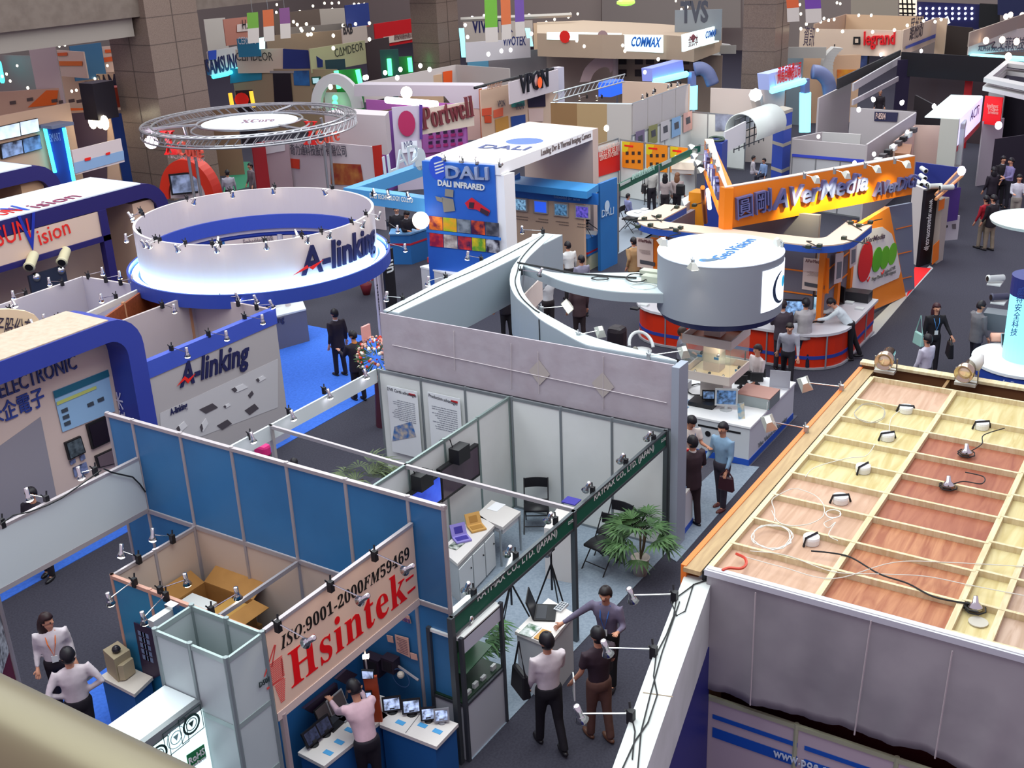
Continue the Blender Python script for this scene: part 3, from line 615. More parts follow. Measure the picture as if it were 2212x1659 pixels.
p=at(1383,1240,0);palm('bushy palm in a pale pot beside the grey column',(p.x,p.y,0),1.0,.62,seed=2,nf=46)
p=at(818,1010,0.05);palm('leafy palm behind the white partition, below the product posters',(13.3,11.9,0),1.3,.8,seed=4,nf=40,leafm=mat('3c4a2e',.6,kind='leaf',col2='5d6a45',sc=5))
p=at(1085,1490,0);palm('big leafed plant behind the glass cabinet',(10.55,7.75,0),1.25,.55,seed=8,nf=26,leafm=mat('24502c',.6,kind='leaf',col2='4c7a3c',sc=5))
# tripods with telescopes
def tripod(label,base,h,topname='camera_scope',yaw=0.):
    b=V(base);t=thg('tripod',label,'tripod',base);
    for k in range(3):
        a=yaw+k*2.09;obj('leg',G().tube([b+V((0,0,h*.82)),b+V((math.cos(a)*.45,math.sin(a)*.45,0))],.016,6,.009),BLACK,t)
    obj('column',G().tube([b+V((0,0,h*.5)),b+V((0,0,h))],.018),mat('3a3a40',.3,.5),t);obj('head',G().box(b+V((-.05,-.04,h-.03)),b+V((.05,.04,h+.05))),BLACK,t)
    return t
def scope(label,c,d,L=.5,r=.06,m=mat('8c8d92',.25,.6)):
    t=thg('housing_camera',label,'camera',c);g=G();g.smooth=True;g.lathe([(r*.9,-L/2),(r,-L/2+.02),(r,L/2-.05),(r*1.15,L/2-.04),(r*1.15,L/2)],c,d,16);obj('barrel',g,m,t)
    g=G();g.lathe([(r*.8,L/2-.03),(r*.8,L/2+.005)],c,d,12);obj('lens',g,BLACK,t);return t
p=at(1213,1330,0);b1=(p.x+.25,p.y+.45,0);tripod('taller black tripod behind the laptop counter',(12.4,7.55,0),1.4,yaw=.3);scope('silver camera tube on the taller tripod',(12.4,7.55,1.49),(.9,.25,.2))
tripod('shorter black tripod left of the taller one',(11.9,7.95,0),1.2,yaw=.9);scope('pale camera tube on the shorter tripod',(11.9,7.95,1.28),(.9,.3,.2),.45,.055,mat('b9bcbf',.3,.5))
# ================================================================ PLYWOOD-ROOFED BOOTH AT THE RIGHT
ZR=3.765;XF,XB,YL,YR=9.43,15.25,3.86,-1.6
t=thg('plywood_canopy','plywood booth roof with pale timber battens, wires and lamp housings on it','roof',(12.3,1.2,3.6))
bx_=[XF]+[at(*q,ZR).x for q in ((1806,1230),(1846,1171),(1885,1116),(1919,1066),(1951,1023),(1978,978),(2004,934),(2031,894))]+[XB]
by_=[YL,2.74,1.52,1.16,-.1,YR]
PINK=mat('c4a18a',.7,kind='wood',col2='b38f76',sc=1.3);YEL=mat('cdbf90',.7,kind='wood',col2='b8a46c',sc=1.1);REDW=mat('b57c58',.65,kind='wood',col2='94553a',sc=1.2)
BRN=mat('a06248',.65,kind='wood',col2='8c4c38',sc=1.2);PALE=mat('bfa592',.7,kind='wood',col2='ad917b',sc=1.5)
def ply(j,i):
    if j == 0: return PINK if i < 4 or i > 7 else YEL
    if j == 1: return REDW if i < 3 else (BRN if i < 7 else YEL)
    if j == 2: return YEL
    return PALE if i < 4 else YEL
for j in range(5):
    i=0
    while i < 9:
        k=i
        while k < 8 and ply(j,k+1) is ply(j,i): k += 1
        obj('plywood_sheet',G().box((bx_[i],by_[j+1],ZR-.09),(bx_[k+1],by_[j],ZR-.065)),ply(j,i),t);i=k+1
BAT=mat('d5c8a4',.65,kind='wood',col2='c6b48c',sc=2)
for y in by_[:-1]: obj('batten',G().box((XF,y-.03,ZR-.065),(XB,y+.03,ZR)),BAT,t)
for k,x in enumerate(bx_):
    obj('batten',G().box((x-.018,by_[2]-.0,ZR-.065),(x+.018,YL,ZR+.004)),BAT,t);obj('batten',G().box((x+.03,YR,ZR-.065),(x+.066,by_[2],ZR+.004)),BAT,t)
obj('dark_gap',G().box((XF,YL+.03,ZR-.2),(XB,YL+.07,ZR-.05)),BLACK,t)
t2=thg('roof_edge_board','plywood side board with an orange rim along the aisle','board',(12.5,4.0,3.5))
obj('board',G().box((XF-.05,YL+.07,ZR-.09),(15.6,4.12,ZR-.04)),mat('b79b72',.7,kind='wood',col2='a58863',sc=1.4),t2)
obj('orange_rim',G().box((XF-.02,4.1,ZR-.35),(15.62,4.16,ZR-.03)),mat('e8782a',.5),t2)
t3=thg('roof_rear_frame','brown box frame along the far edge of the plywood roof','frame',(15.6,1.5,3.5))
obj('rear_board',G().box((15.62,YR,3.35),(15.68,4.12,ZR+.02)),mat('6b4426',.7),t3);obj('top_strip',G().box((15.58,YR,ZR+.02),(15.72,4.14,ZR+.06)),BAT,t3)
obj('floor_board',G().box((XB,YR,3.3),(15.62,4.1,3.36)),mat('4d2e1c',.7),t3)
for y in (-.6,.6,1.7,2.9): obj('divider',G().box((XB,y-.02,3.36),(15.62,y+.02,ZR)),mat('8b6a42',.7),t3)
# walls under the roof
sysw('booth_wall','white and blue striped booth wall below the hanging plastic at the lower right','booth wall',(XF,YL),(XF,-.2),0,2.2,mat('bdaeb9',.5),4,rail=mat('b5b89c',.5,.3))
w_=bpy.data.objects['booth_wall.002'] if 'booth_wall.002' in bpy.data.objects else None
P=wallp((XF,YL),(XF,-.2),.012)
for (pa,pb) in (((1532,1540),(1532,1549)),((1532,1568),(1532,1589))):
    b1=P.hit(*pa)[1];b0=P.hit(*pb)[1];a=P.hit(*pa)[0];s_=1 if P.hit(1900,1640)[0] > a else -1
    for k in range(4): g=G();x0,x1=a+s_*(k*1.015+.04),a+s_*(k*1.015+.98);P.rect(g,min(x0,x1),b0,max(x0,x1),b1,.004);obj('blue_stripe',g,mat('1c55b8',.45),w_)
txt(P,'www.poe.com.tw',(1672,1631),(1855,1692),.1,mat('c9d6e6',.5),w_,o=.012,bold=.02,sp=1.1)
tag(obj('inner_wall',G().box((9.9,YR,0),(9.95,YL,3.3)),mat('571f22',.6)),'dark red inner wall seen in the gap under the plastic sheet','wall')
tag(obj('gap_beam',G().box((9.55,YR,2.3),(9.6,YL,2.42)),mat('b8602c',.6)),'warm brown timber rail in the gap under the plastic sheet','beam')
tag(obj('side_wall',G().box((XF,YL,0),(15.3,YL+.06,3.6)),mat('8c6a4a',.6)),'aisle-side wall under the plywood roof','wall')
# hanging plastic
SHEET=mat('a39ea2',.4,kind='cloth',col2='8e8a8f',sc=1.1)
hem=[(1537,1487),(1600,1506),(1723,1543),(1859,1577),(2024,1632),(2110,1668),(2260,1715)]
Pf=wallp((XF-.03,YL),(XF-.03,YR));hs=[Pf.hit(*q) for q in hem]
def hemz(a):
    for (a0,b0),(a1,b1) in zip(hs,hs[1:]):
        if min(a0,a1) <= a <= max(a0,a1): return b0+(b1-b0)*(a-a0)/(a1-a0)
    return hs[-1][1] if abs(a-hs[-1][0]) < abs(a-hs[0][0]) else hs[0][1]
g=G();g.smooth=True;nx,nz=90,14;L=(YL-YR)
for i in range(nx+1):
    a=L*i/nx;zb_=hemz(a) +.012*math.sin(a*9)+.008*math.sin(a*31)
    for k in range(nz+1):
        f=k/nz;z=ZR+.02+(zb_-ZR-.02)*f
        wv=(.006+.025*f)*(math.sin(a*7+1.3*math.sin(a*2.1)+f*2)+.5*math.sin(a*17+f*5))*f**.7
        g.v.append(V((XF-.045-abs(.02*f)-wv*.6,YL-a,z)))
for i in range(nx):
    for k in range(nz): q=i*(nz+1)+k;g.f.append([q,q+1,q+nz+2,q+nz+1]);g.m.append(0);g.sm.append(True)
t=thg('plastic_sheet','wrinkled grey plastic sheet hanging from the front of the plywood roof','sheet',(XF,1.2,2.2))
ps=obj('sheet',g,SHEET,t);sm=ps.modifiers.new('thickness','SOLIDIFY');sm.thickness=.006
obj('folded_top',G().box((XF-.07,YR,ZR-.05),(XF+.03,YL+.02,ZR+.015)),mat('c3c4cc',.4),t)
for q in ((1636,1275,1628,1512),(1885,1335,1852,1575),(2060,1400,2025,1625)):
    g=G();g.tube([Pf.p(*Pf.hit(q[0],q[1]),.05),Pf.p(*Pf.hit(q[2],q[3]),.1)],.008,4);obj('crease',g,mat('b9aeb0',.5),t)
# white beam at the lower left of the roof
ZW=3.6
t=thg('white_beam','long white beam with clamp lamps and black cables running towards the viewer','beam',(8,4,3))
tl=[at2(1479,1241,ZW),at2(1539,1252,ZW),at2(1455,1490,ZW),at2(1366,1750,ZW),at2(1290,1750,ZW),at2(1400,1445,ZW)]
obj('beam',G().prism(tl,2.85,ZW),mat('d4d8d6',.55,kind='panel',col2='c6cbc7',sc=2.),t)
a,b=at(1389,1496,ZW+.002),at(1453,1505,ZW+.002);obj('joint',G().tube([a,b],.006,4),mat('b0a088'),t)
tag(obj('navy_wall',G().slab((9.4,3.83),V((6.3,3.45)),0,2.86,.05),mat('2b2f7c',.5)),'dark blue wall under the long white beam','wall')
spotrow('on the white beam',ZW+.05,[((1457,1287),(1364,1286)),((1412,1406),(1309,1400)),((1363,1545),(1252,1542))],lambda c,h: h+V((.25,-.2,-1)),lit=False,order='from the plywood roof',zh=.0)
for k,pts in enumerate([[(1535,1250),(1500,1262),(1462,1290),(1455,1330),(1440,1370),(1418,1412),(1412,1460),(1420,1500),(1400,1560),(1372,1600),(1345,1659)],[(1498,1262),(1480,1320),(1462,1330),(1450,1300)],[(1468,1300),(1430,1410),(1405,1500),(1385,1580),(1378,1660)],[(1365,1550),(1372,1580),(1366,1640)]]):
    tag(obj('power_cable',G().tube([at(*q,ZW+.012) for q in pts],.007,5),CABLE),['longest looping','short crossing','straighter','short lower'][k]+' black cable lying on the long white beam','cable')
# lamps on the roof
for i,(x,y) in enumerate([(1957,890),(2120,925),(1916,949),(1864,1019),(1815,1085),(1752,1173)]):
    c=at(x,y,ZR-.06);t=thg('downlight_housing','%s of the round white lamp housings on the plywood roof' % ['farthest','rightmost','third nearest to the far edge','third nearest','second nearest','nearest'][i],'lamp housing',c,'round lamp housings on the roof')
    g=G();g.smooth=False;g.lathe([(.085,0),(.09,.06),(.085,.085)],c,n=22);obj('can',g,mat('e4e8e8',.4),t)
    a=R.random()*3;u=V((math.cos(a),math.sin(a),0));obj('strap',G().tube([c+u*.12+V((0,0,0)),c+u*.09+V((0,0,.095)),c-u*.09+V((0,0,.095)),c-u*.12],.014,4),BLACK,t)
for i,(x,y) in enumerate([(2087,986),(2048,1057),(2106,1322)]):
    c=at(x,y,ZR-.06);t=thg('chrome_lamp',['chrome lamp with black flex on the red plywood, farther one','chrome lamp with black flex on the red plywood, nearer one','coiled chrome lamp on the pale plywood at the lower right'][i],'lamp',c)
    g=G();g.smooth=True;g.lathe([(.03,0),(.07,.03),(.075,.06),(.03,.1),(.02,.16)],c,(.2,.1,1),14);obj('lamp_head',g,CHROME,t)
    obj('flex',G().tube([c+V((math.cos(k*.9)*.1,math.sin(k*.9)*.1,.02+.004*k)) for k in range(12)],.008,5),CABLE,t)
tag(obj('cut_disc',G().lathe([(.09,0),(.09,.012)],at(2113,1345,ZR-.06),n=16),mat('b9b3a6')),'loose pale disc beside the coiled chrome lamp','disc')
def cable(label,pts,r,m,z=ZR+.012,name='wire'): return tag(obj(name,G().tube([at(*q,z) for q in pts],r,5),m),label,'wire')
def smooth(pts,n=6):
    out=[];P_=[V(p) for p in pts]
    for i in range(len(P_)-1):
        a,b,c,d=P_[max(i-1,0)],P_[i],P_[i+1],P_[min(i+2,len(P_)-1)]
        for k in range(n):
            f=k/n;out.append(tuple(.5*((2*b)+(c-a)*f+(2*a-5*b+4*c-d)*f*f+(3*b-a-3*c+d)*f**3)))
    return out+[tuple(P_[-1])]
WW=mat('d3d2c8',.5)
def coil(cx,cy,rx,ry,n,seed,a0=0.):
    R=random.Random(seed);return [(cx+rx*(1+.12*R.uniform(-1,1))*math.cos(a0+i*2*PI/12),cy+ry*(1+.12*R.uniform(-1,1))*math.sin(a0+i*2*PI/12)) for i in range(n)]
cable('white wire coil beside the nearest round lamp housing',smooth(coil(1668,1160,42,26,40,1),2),.006,WW)
cable('wide white wire loop above the nearest coil',smooth(coil(1722,1098,55,42,14,2,2.5),3),.005,WW)
cable('grey wire coil near the far left corner of the roof',smooth(coil(1880,892,32,20,26,3),2),.005,mat('a8a294'))
cable('white wire from the far lamp housing to the next',smooth([(1945,885),(1925,905),(1920,935)]),.005,WW)
cable('white wire from the third lamp housing to the coil',smooth([(1890,960),(1870,985),(1830,990),(1760,1010),(1740,1030)]),.005,WW)
cable('long white wire crossing to the right edge',smooth([(1620,1190),(1700,1200),(1800,1235),(1900,1240),(2000,1245),(2100,1265),(2230,1290)]),.005,WW)
cable('second long white wire crossing to the right edge',smooth([(1600,1200),(1690,1225),(1800,1250),(1930,1215),(2050,1215),(2230,1225)]),.005,WW)
cable('thick black wire from the nearest lamp housing to the coiled chrome lamp',smooth([(1752,1190),(1800,1195),(1840,1205),(1900,1240),(1960,1260),(2020,1290),(2100,1305)]),.009,CABLE)
cable('red hose end at the near left corner of the roof',smooth([(1590,1196),(1608,1205),(1612,1218),(1600,1228),(1575,1227),(1560,1232)]),.016,mat('c2402a',.4),ZR+.02,'hose')
cable('black flex of the farther chrome lamp',smooth([(2087,980),(2120,960),(2125,940),(2170,925)]),.007,CABLE)
cable('black flex of the nearer chrome lamp',smooth([(2048,1050),(2080,1040),(2120,1045),(2125,1030),(2085,1020)]),.007,CABLE)
cable('tangled white wire below the second nearest lamp housing',smooth(coil(1800,1110,16,9,30,6),2),.005,WW)
cable('white wire loops below the tangled wire',smooth([(1800,1120),(1780,1130),(1790,1140),(1805,1128),(1790,1155),(1810,1168)]),.005,WW)
# par cans
for i,(x,y) in enumerate([(1915,772),(2090,798)]):
    c=at(x,y,ZR+.25);t=thg('par_can',['big chrome stage lamp on the far left corner of the roof','big chrome stage lamp farther right on the roof edge'][i],'stage lamp',(c.x,c.y,ZR+.06))
    d=(V((7+2*i,3.5,3.2))-c).normalized()
    g=G();g.smooth=True;g.lathe([(.06,-.2),(.085,-.18),(.09,-.02),(.125,.04),(.13,.16),(.12,.16),(.06,.06)],c,d,20);hd=obj('lamp_head',g,mat('c9b9a0',.15,1.),t)
    g=G();g.smooth=True;g.lathe([(.10,.1),(.08,.13),(.02,.14)],c,d,14);obj('lamp_glass',g,mat('e8d7b8',.1,.6),hd)
    s_=d.cross(V((0,0,1))).normalized()*.15
    obj('yoke',G().tube([c+s_,c+s_*1.02+V((0,0,-.18)),c-s_*1.02+V((0,0,-.18)),c-s_],.012),mat('8c8478',.3,.8),t)
    obj('base',G().box(c+V((-.08,-.14,-.22)),c+V((.08,.14,-.18))),mat('b9b6ae',.4,.3),t)
    if i: g=G();g.smooth=True;g.lathe([(.09,0),(.1,.12),(.06,.22)],c+V((.12,-.05,-.02)),(.5,-.2,.8),14);obj('ballast',g,mat('d9dad6',.4),t)
spotrow('on the orange rim',ZR,[((1818,838),(1738,826)),((1742,928),(1660,910))],lambda c,h: h+V((.6,.1,-.7)),kind='flood',order='from the far corner',size=.9,power=6)
# ================================================================ GREY CURVED FASCIA STAND
ZG=3.3
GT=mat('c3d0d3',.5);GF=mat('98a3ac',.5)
def two_tone(name,label,cat,outer,inner,z0,z1,top=GT,side=GF):
    o_=[at2(*q,z1) for q in outer];i_=[at2(*q,z1) for q in inner]
    for v in o_+i_: v.x=max(v.x,15.64);v.y=max(v.y,7.05 if v.x > 15.7 else 7.05)
    c=sum(o_,V((0,0)))/len(o_)
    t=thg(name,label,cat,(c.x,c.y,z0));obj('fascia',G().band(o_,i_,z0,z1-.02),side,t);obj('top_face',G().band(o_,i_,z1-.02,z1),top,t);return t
def resamp(pts,n):
    p=[V(q) for q in smooth(pts,8)];L=[0]
    for a,b in zip(p,p[1:]): L.append(L[-1]+(b-a).length)
    out=[]
    for k in range(n):
        s_=L[-1]*k/(n-1);i=max(j for j in range(len(L)) if L[j] <= s_+1e-9);i=min(i,len(p)-2)
        out.append(p[i]+(p[i+1]-p[i])*((s_-L[i])/max(L[i+1]-L[i],1e-9)))
    return [tuple(q) for q in out]
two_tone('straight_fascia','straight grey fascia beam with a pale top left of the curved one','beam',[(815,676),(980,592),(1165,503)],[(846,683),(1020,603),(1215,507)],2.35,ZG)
o_=[(1150,505),(1139,534),(1118,561),(1105,581),(1101,603),(1103.5,621),(1116,643),(1140,664),(1165,688),(1207,713),(1252,738),(1315,762),(1387,778),(1450,789)]
i_=[(1195,507),(1167,532),(1140,558),(1127,581),(1123,603),(1130,630),(1145,652),(1161,668),(1196,688),(1243,713),(1297,733),(1369,753),(1434,769),(1462,778)]
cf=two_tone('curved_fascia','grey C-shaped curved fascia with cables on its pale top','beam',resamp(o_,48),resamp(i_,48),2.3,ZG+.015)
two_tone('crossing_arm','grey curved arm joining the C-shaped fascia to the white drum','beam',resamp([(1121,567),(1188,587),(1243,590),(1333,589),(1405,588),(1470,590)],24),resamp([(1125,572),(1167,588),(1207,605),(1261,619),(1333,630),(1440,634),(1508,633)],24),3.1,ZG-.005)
t=thg('drum_sign','big white-topped grey drum sign with blue lettering above the island counter','sign',(19.7,8.0,2.75))
DC=V((19.70,8.02,0));g=G();g.smooth=True;g.lathe([(1.19,2.87),(1.19,4.0)],DC,n=64,cap=False);dr=obj('drum_side',g,mat('8e949e',.5),t)
g=G();g.lathe([(1.1,2.74),(1.185,2.88)],DC,n=64);obj('navy_rim',g,mat('20265e',.4),t)
g=G();g.lathe([(1.195,3.985),(1.195,4.0)],DC,n=64);tp=obj('top_disc',g,mat('dfeaf4',.3),t)
P=flatp(4.004,(1556,561),(1630,517));txt(P,'GeoVision',(1560,562),(1634,518),.25,mat('2272c4',.5),tp,o=.003,th=.004,bold=.006)
c=P.hit(1520,562);g=G();P.quad(g,[(c[0]+math.cos(a*.4)*.085,c[1]+math.sin(a*.4)*.085) for a in range(16)],.004);obj('logo_dot',g,mat('2f86e0',.5),tp)
c=P.hit(1524,556);o2=[(c[0]+math.cos(a)*.26,c[1]+math.sin(a)*.26) for a in [PI*1.0+.25+k*.15 for k in range(12)]];i2=[(c[0]+.03+math.cos(a)*.2,c[1]+.06+math.sin(a)*.2) for a in [PI*1.0+.25+k*.15 for k in range(12)]]
g=G();
for k in range(11): P.quad(g,[o2[k],o2[k+1],i2[k+1],i2[k]],.005)
obj('logo_arc',g,mat('4a6a86',.5),tp)
# lit logo wrapped on the drum
a_of=lambda px,z: math.atan2(*(lambda p: (p.y-DC.y,p.x-DC.x))(at(px[0],px[1],z)))
def cyl(g,a0,a1,z0,z1,r=1.2,n=10):
    for k in range(n):
        t0,t1=a0+(a1-a0)*k/n,a0+(a1-a0)*(k+1)/n;c0,c1=V((math.cos(t0),math.sin(t0),0)),V((math.cos(t1),math.sin(t1),0))
        q=[DC+c0*r+V((0,0,z0)),DC+c1*r+V((0,0,z0)),DC+c1*r+V((0,0,z1)),DC+c0*r+V((0,0,z1))];g.sweep([v-(c0+c1)*.004 for v in q],q)
A0,A1=math.radians(-118),math.radians(-66)
g=G();cyl(g,A0,A1,3.05,3.85,1.2);lg=obj('lit_logo_panel',g,mat('eef6ff',.4,emit=1.1),t)
g=G();am=A0+(A1-A0)*.56
for k in range(22):
    th_=-1.9-k*.17+.9;f0=math.sin(PI*k/22)
    def pt(rr,th2): a=am+math.cos(th2)*rr*.27;z=3.42+math.sin(th2)*rr*.31;return DC+V((math.cos(a),math.sin(a),0))*1.207+V((0,0,z))
    w0=.28*f0;q=[pt(1,th_),pt(1,th_-.18),pt(1-w0,th_-.18),pt(1-w0,th_)];g.sweep([v*1 for v in q],[v+(v-DC-V((0,0,v.z)))*.003 for v in q])
obj('logo_arc',g,mat('17244a',.5),lg)
g=G();q=[]
for k in range(14):
    a=am+.10+math.cos(k*.449)*.07;z=3.5+math.sin(k*.449)*.11;q.append(DC+V((math.cos(a),math.sin(a),0))*1.208+V((0,0,z)))
g.sweep(q,[v+(v-DC-V((0,0,v.z)))*.004 for v in q]);obj('logo_dot',g,mat('22b4e8',.5,emit=.4),lg)
spot(at(1497,566,4.05),at(1497,574,4.08),at(1497,574,4.08)+V((-.05,-.02,-1)),'small floodlight clipped on the near rim of the white drum','drum floodlights',14,kind='flood',size=.9,cone=80)
spot(at(1438,522,4.05),at(1432,520,4.1),at(1432,520,4.08)+V((0,.3,-1)),'small floodlight clipped on the left rim of the white drum','drum floodlights',4,kind='flood',size=.9)
spot(at(1690,528,4.05),at(1680,520,4.1),at(1680,520,4.08)+V((.3,-.3,-1)),'small floodlight clipped on the right rim of the white drum','drum floodlights',4,kind='flood',size=.9)
spot(at(1402,770,ZG),at(1478,757,ZG+.1),at(1478,757,ZG)+V((.3,.3,-1)),'lit floodlight near the tall grey column','curved fascia floodlights',10,kind='flood')
spot(at(1250,725,ZG),at(1297,713,ZG+.1),at(1297,713,ZG)+V((.3,.3,-1)),'lit floodlight on the lower run of the curved fascia','curved fascia floodlights',10,kind='flood')
spot(at(1170,668,ZG),at(1229,661,ZG+.15),at(1229,661,ZG)+V((-.8,-.2,.2)),'glaring floodlight pointing at the viewer from the curved fascia','curved fascia floodlights',30,kind='flood')
spot(at(1125,586,ZG),at(1168,588,ZG+.1),at(1160,592,ZG)+V((-.2,.3,-1)),'small chrome lamp inside the curved fascia','curved fascia floodlights',6,lit=False)
spot(at(1173,500,ZG+.05),at(1128,496,ZG+.1),at(1128,494,ZG)+V((0,0,-1)),'white lamp at the far end of the straight fascia','fascia end lamps',4)
spotrow('on the straight grey fascia beam',ZG+.02,[((870,645),(835,640)),((963,598),(925,607)),((1040,560),(1010,552))],lambda c,h: h+V((0,.2,-1)),cool=True)
cable('thick black cable bundle on the crossing arm',smooth([(1118,567),(1150,573),(1190,580),(1240,590),(1290,594),(1335,598),(1375,600)]),.022,CABLE,ZG+.03,'cable_bundle')
cable('black cable along the top of the curved fascia',smooth([(1175,507),(1150,530),(1125,560),(1118,585),(1113,610),(1125,640),(1150,665),(1165,675)]),.012,CABLE,ZG+.03,'cable_bundle')
tag(obj('cable_drop',G().tube([at(1164,690,ZG),at(1164,690,ZG)+V((-.02,-.02,-.95))],.01),CABLE),'black cable hanging down the outside of the curved fascia','cable')
cable('thin dark cables along the straight fascia top',smooth([(835,676),(900,643),(960,612),(1040,577),(1100,547),(1160,515),(1175,505)]),.008,CABLE,ZG+.012,'cable_bundle')
cable('coiled black cable on the crossing arm',smooth(coil(1297,601,18,4,24,9),2),.012,CABLE,ZG+.03,'cable_bundle')
for i,(x,y) in enumerate([(1408,592),(1412,604)]):
    p=at(x,y,ZG+.04);tag(obj('ballast_box',G().box(p+V((-.1,-.22,-.04)),p+V((.1,.22,.08))),mat('b7bcab',.5)),['farther','nearer'][i]+' pale ballast box beside the drum on the crossing arm','ballast')
cable('tangle of black and white wires beside the drum',smooth(coil(1375,600,22,9,50,12),2),.009,CABLE,ZG+.05,'cable_bundle')
cable('thin white wires spilling over the crossing arm',smooth(coil(1390,618,26,6,40,13),2),.004,WW,ZG+.012,'cable_bundle')
# round table post, inner white signs in the C
t=thg('bar_table','grey round column with a dark round top inside the curved fascia','table',at(1150,700,0));c=at(1152,610,1.9);g=G();g.smooth=True;g.lathe([(.1,0),(.1,1.86)],(c.x,c.y,0),n=16);obj('column',g,mat('a8a2a0',.3,.5),t)
g=G();g.smooth=False;g.lathe([(.22,1.7),(.27,1.76),(.27,1.9)],(c.x,c.y,0),n=22);obj('round_top',g,mat('5a5656',.3,.5),t)
for k,(q,lab) in enumerate([(((1150,572),(1197,530),(1197,560),(1160,580)),'white curved lettered panel at the far inside of the C-shaped fascia'),(((1126,590),(1150,592),(1168,600),(1136,640)),'white curved panel inside the bend of the C-shaped fascia')]):
    a,b=at2(*[(1145,572),(1128,640)][k],2.9),at2(*[(1200,535),(1170,598)][k],2.9);tag(obj('lettered_board',G().slab(a,b,2.4,2.9,.03),mat('e6d5cc',.5)),lab,'sign')
# island counter
t=thg('island_counter','large white island counter with dark slots and a blue plinth','counter',(20.1,8.1,0))
x0,x1,y0,y1=18.88,21.42,6.97,9.7
obj('body',G().box((x0+.02,y0+.02,.14),(x1-.02,y1-.02,.8)),mat('c9ccd2',.45),t);obj('countertop',G().box((x0,y0,.8),(x1,y1,.84)),mat('f0f0f2',.35),t);obj('plinth',G().box((x0+.01,y0+.01,0),(x1-.01,y1-.01,.14)),mat('1f4fb2',.45),t)
P=wallp((x0+.02,y0),(x0+.02,y1),.004)
for (q0,q1) in (((1508,916),(1600,934)),((1458,904),(1476,907)),((1536,980),(1546,982)),((1585,990),(1597,993))):
    g=G();a=P.hit(*q0);b=P.hit(*q1);P.quad(g,[a,b,(b[0],b[1]-.04),(a[0],a[1]-.04)],.004);obj('slot',g,BLACK,t)
g=G();a,b=P.hit(1529,937);P.quad(g,[(a+math.cos(k*.5)*.06,b+math.sin(k*.5)*.06) for k in range(12)],.004);obj('port_hole',g,BLACK,t)
P=wallp((x0,y0+.02),(x1,y0+.02),.004);txt(P,'The Vision of Security',(1637,968),(1699,907),.1,mat('6f747e',.5),t,o=.004,bold=.0)
# pillar display case
cx,cy=19.95,8.15;t=thg('display_case','lit glass display case on a white pillar under the drum','display case',(cx,cy,.84));h_=.5;CW=mat('e0d3c9',.5)
obj('pillar',G().box((cx-.28,cy-.28,.84),(cx+.2,cy+.2,1.35)).box((cx-.05,cy-.1,1.35),(cx+.25,cy+.25,2.8)),CW,t)
def tray(z0,z1,m_in): 
    g=G();g.box((cx-h_,cy-h_,z0),(cx+h_,cy+h_,z0+.03))
    for a,b in (((-1,-1),(1,-1)),((1,-1),(1,1)),((1,1),(-1,1)),((-1,1),(-1,-1))): g.slab((cx+a[0]*h_,cy+a[1]*h_),(cx+b[0]*h_,cy+b[1]*h_),z0,z1,.03)
    obj('tray',g,CW,t);obj('tray_floor',G().box((cx-h_+.03,cy-h_+.03,z0+.03),(cx+h_-.03,cy+h_-.03,z0+.05)),m_in,t)
tray(1.35,1.53,mat('f5e2b8',.5));tray(2.1,2.28,mat('9c4c2c',.6))
GLS=mat('cfe4e0',.05,kind='glass');g=G()
for a,b in (((-1,-1),(1,-1)),((-1,1),(-1,-1)),((1,-1),(1,1)),((1,1),(-1,1))): g.slab((cx+a[0]*h_,cy+a[1]*h_),(cx+b[0]*h_,cy+b[1]*h_),1.53,2.1,.008)
obj('glass',g,GLS,t);obj('glass_shelf',G().box((cx-h_,cy-h_,1.78),(cx+h_,cy+h_,1.79)),GLS,t)
L=bpy.data.lights.new('case_lamp','POINT');L.energy=9;L.color=(1,.86,.6);L.shadow_soft_size=.08;lo=bpy.data.objects.new('case_lamp',L);C.objects.link(lo);lo.location=(cx-.25,cy-.25,2.02)
for i,(dx,dy,z) in enumerate([(-.38,.3,1.4),(-.36,0,1.4),(-.38,-.3,1.4),(-.3,.2,1.79),(-.3,-.15,1.79),(.2,-.4,1.4)]):
    p=V((cx+dx,cy+dy,z));q=thg('small_camera','%s of six small cameras with blue cards in the lit case' % ORD[i],'camera',p,'small cameras in the lit display case')
    g=G();g.smooth=True;g.lathe([(.03,0),(.03,.1)],p+V((.06,0,.07)),(-1,-.3,.1),10);obj('body',g,[CHROME,BLACK][i % 2],q);obj('card',G().box(p+V((-.05,-.05,0)),p+V((-.045,.05,.05))),mat('2f7fb8',.5),q)
# things on the island counter
Z=.84
b=at(1568,886,Z);monitor('monitor','silver flat monitor with a split camera picture on the island counter','monitor',b,.44,.36,facing(b,EYE),screen_mat('5f86b8','1d2733',12,.5),mat('b8babc',.4),.1)
b=at(1520,874,Z);tag(obj('video_recorder',G().box(b+V((-.18,-.26,0)),b+V((.18,.26,.09))),mat('1c1b20',.4)),'black video recorder with a small screen on top','recorder')
b2=b+V((.05,-.08,.09));monitor('small_monitor','small screen standing on the black video recorder','monitor',b2,.26,.2,facing(b2,EYE),screen_mat('6d8cb8','1b222e',14,.5),BLACK,.02)
b=at(1637,868,Z);t=thg('server_case','silver server case with a pinkish lid on the island counter','server',b);obj('case',G().box(b+V((-.3,-.35,0)),b+V((.28,.35,.22))),mat('9aa3a4',.3,.5),t);obj('lid',G().box(b+V((-.3,-.35,.22)),b+V((.28,.35,.24))),mat('b08277',.35,.3),t)
obj('front_handles',G().tube([b+V((-.31,-.33,.03)),b+V((-.36,-.33,.03)),b+V((-.36,-.33,.2)),b+V((-.31,-.33,.2))],.012),CHROME,t)
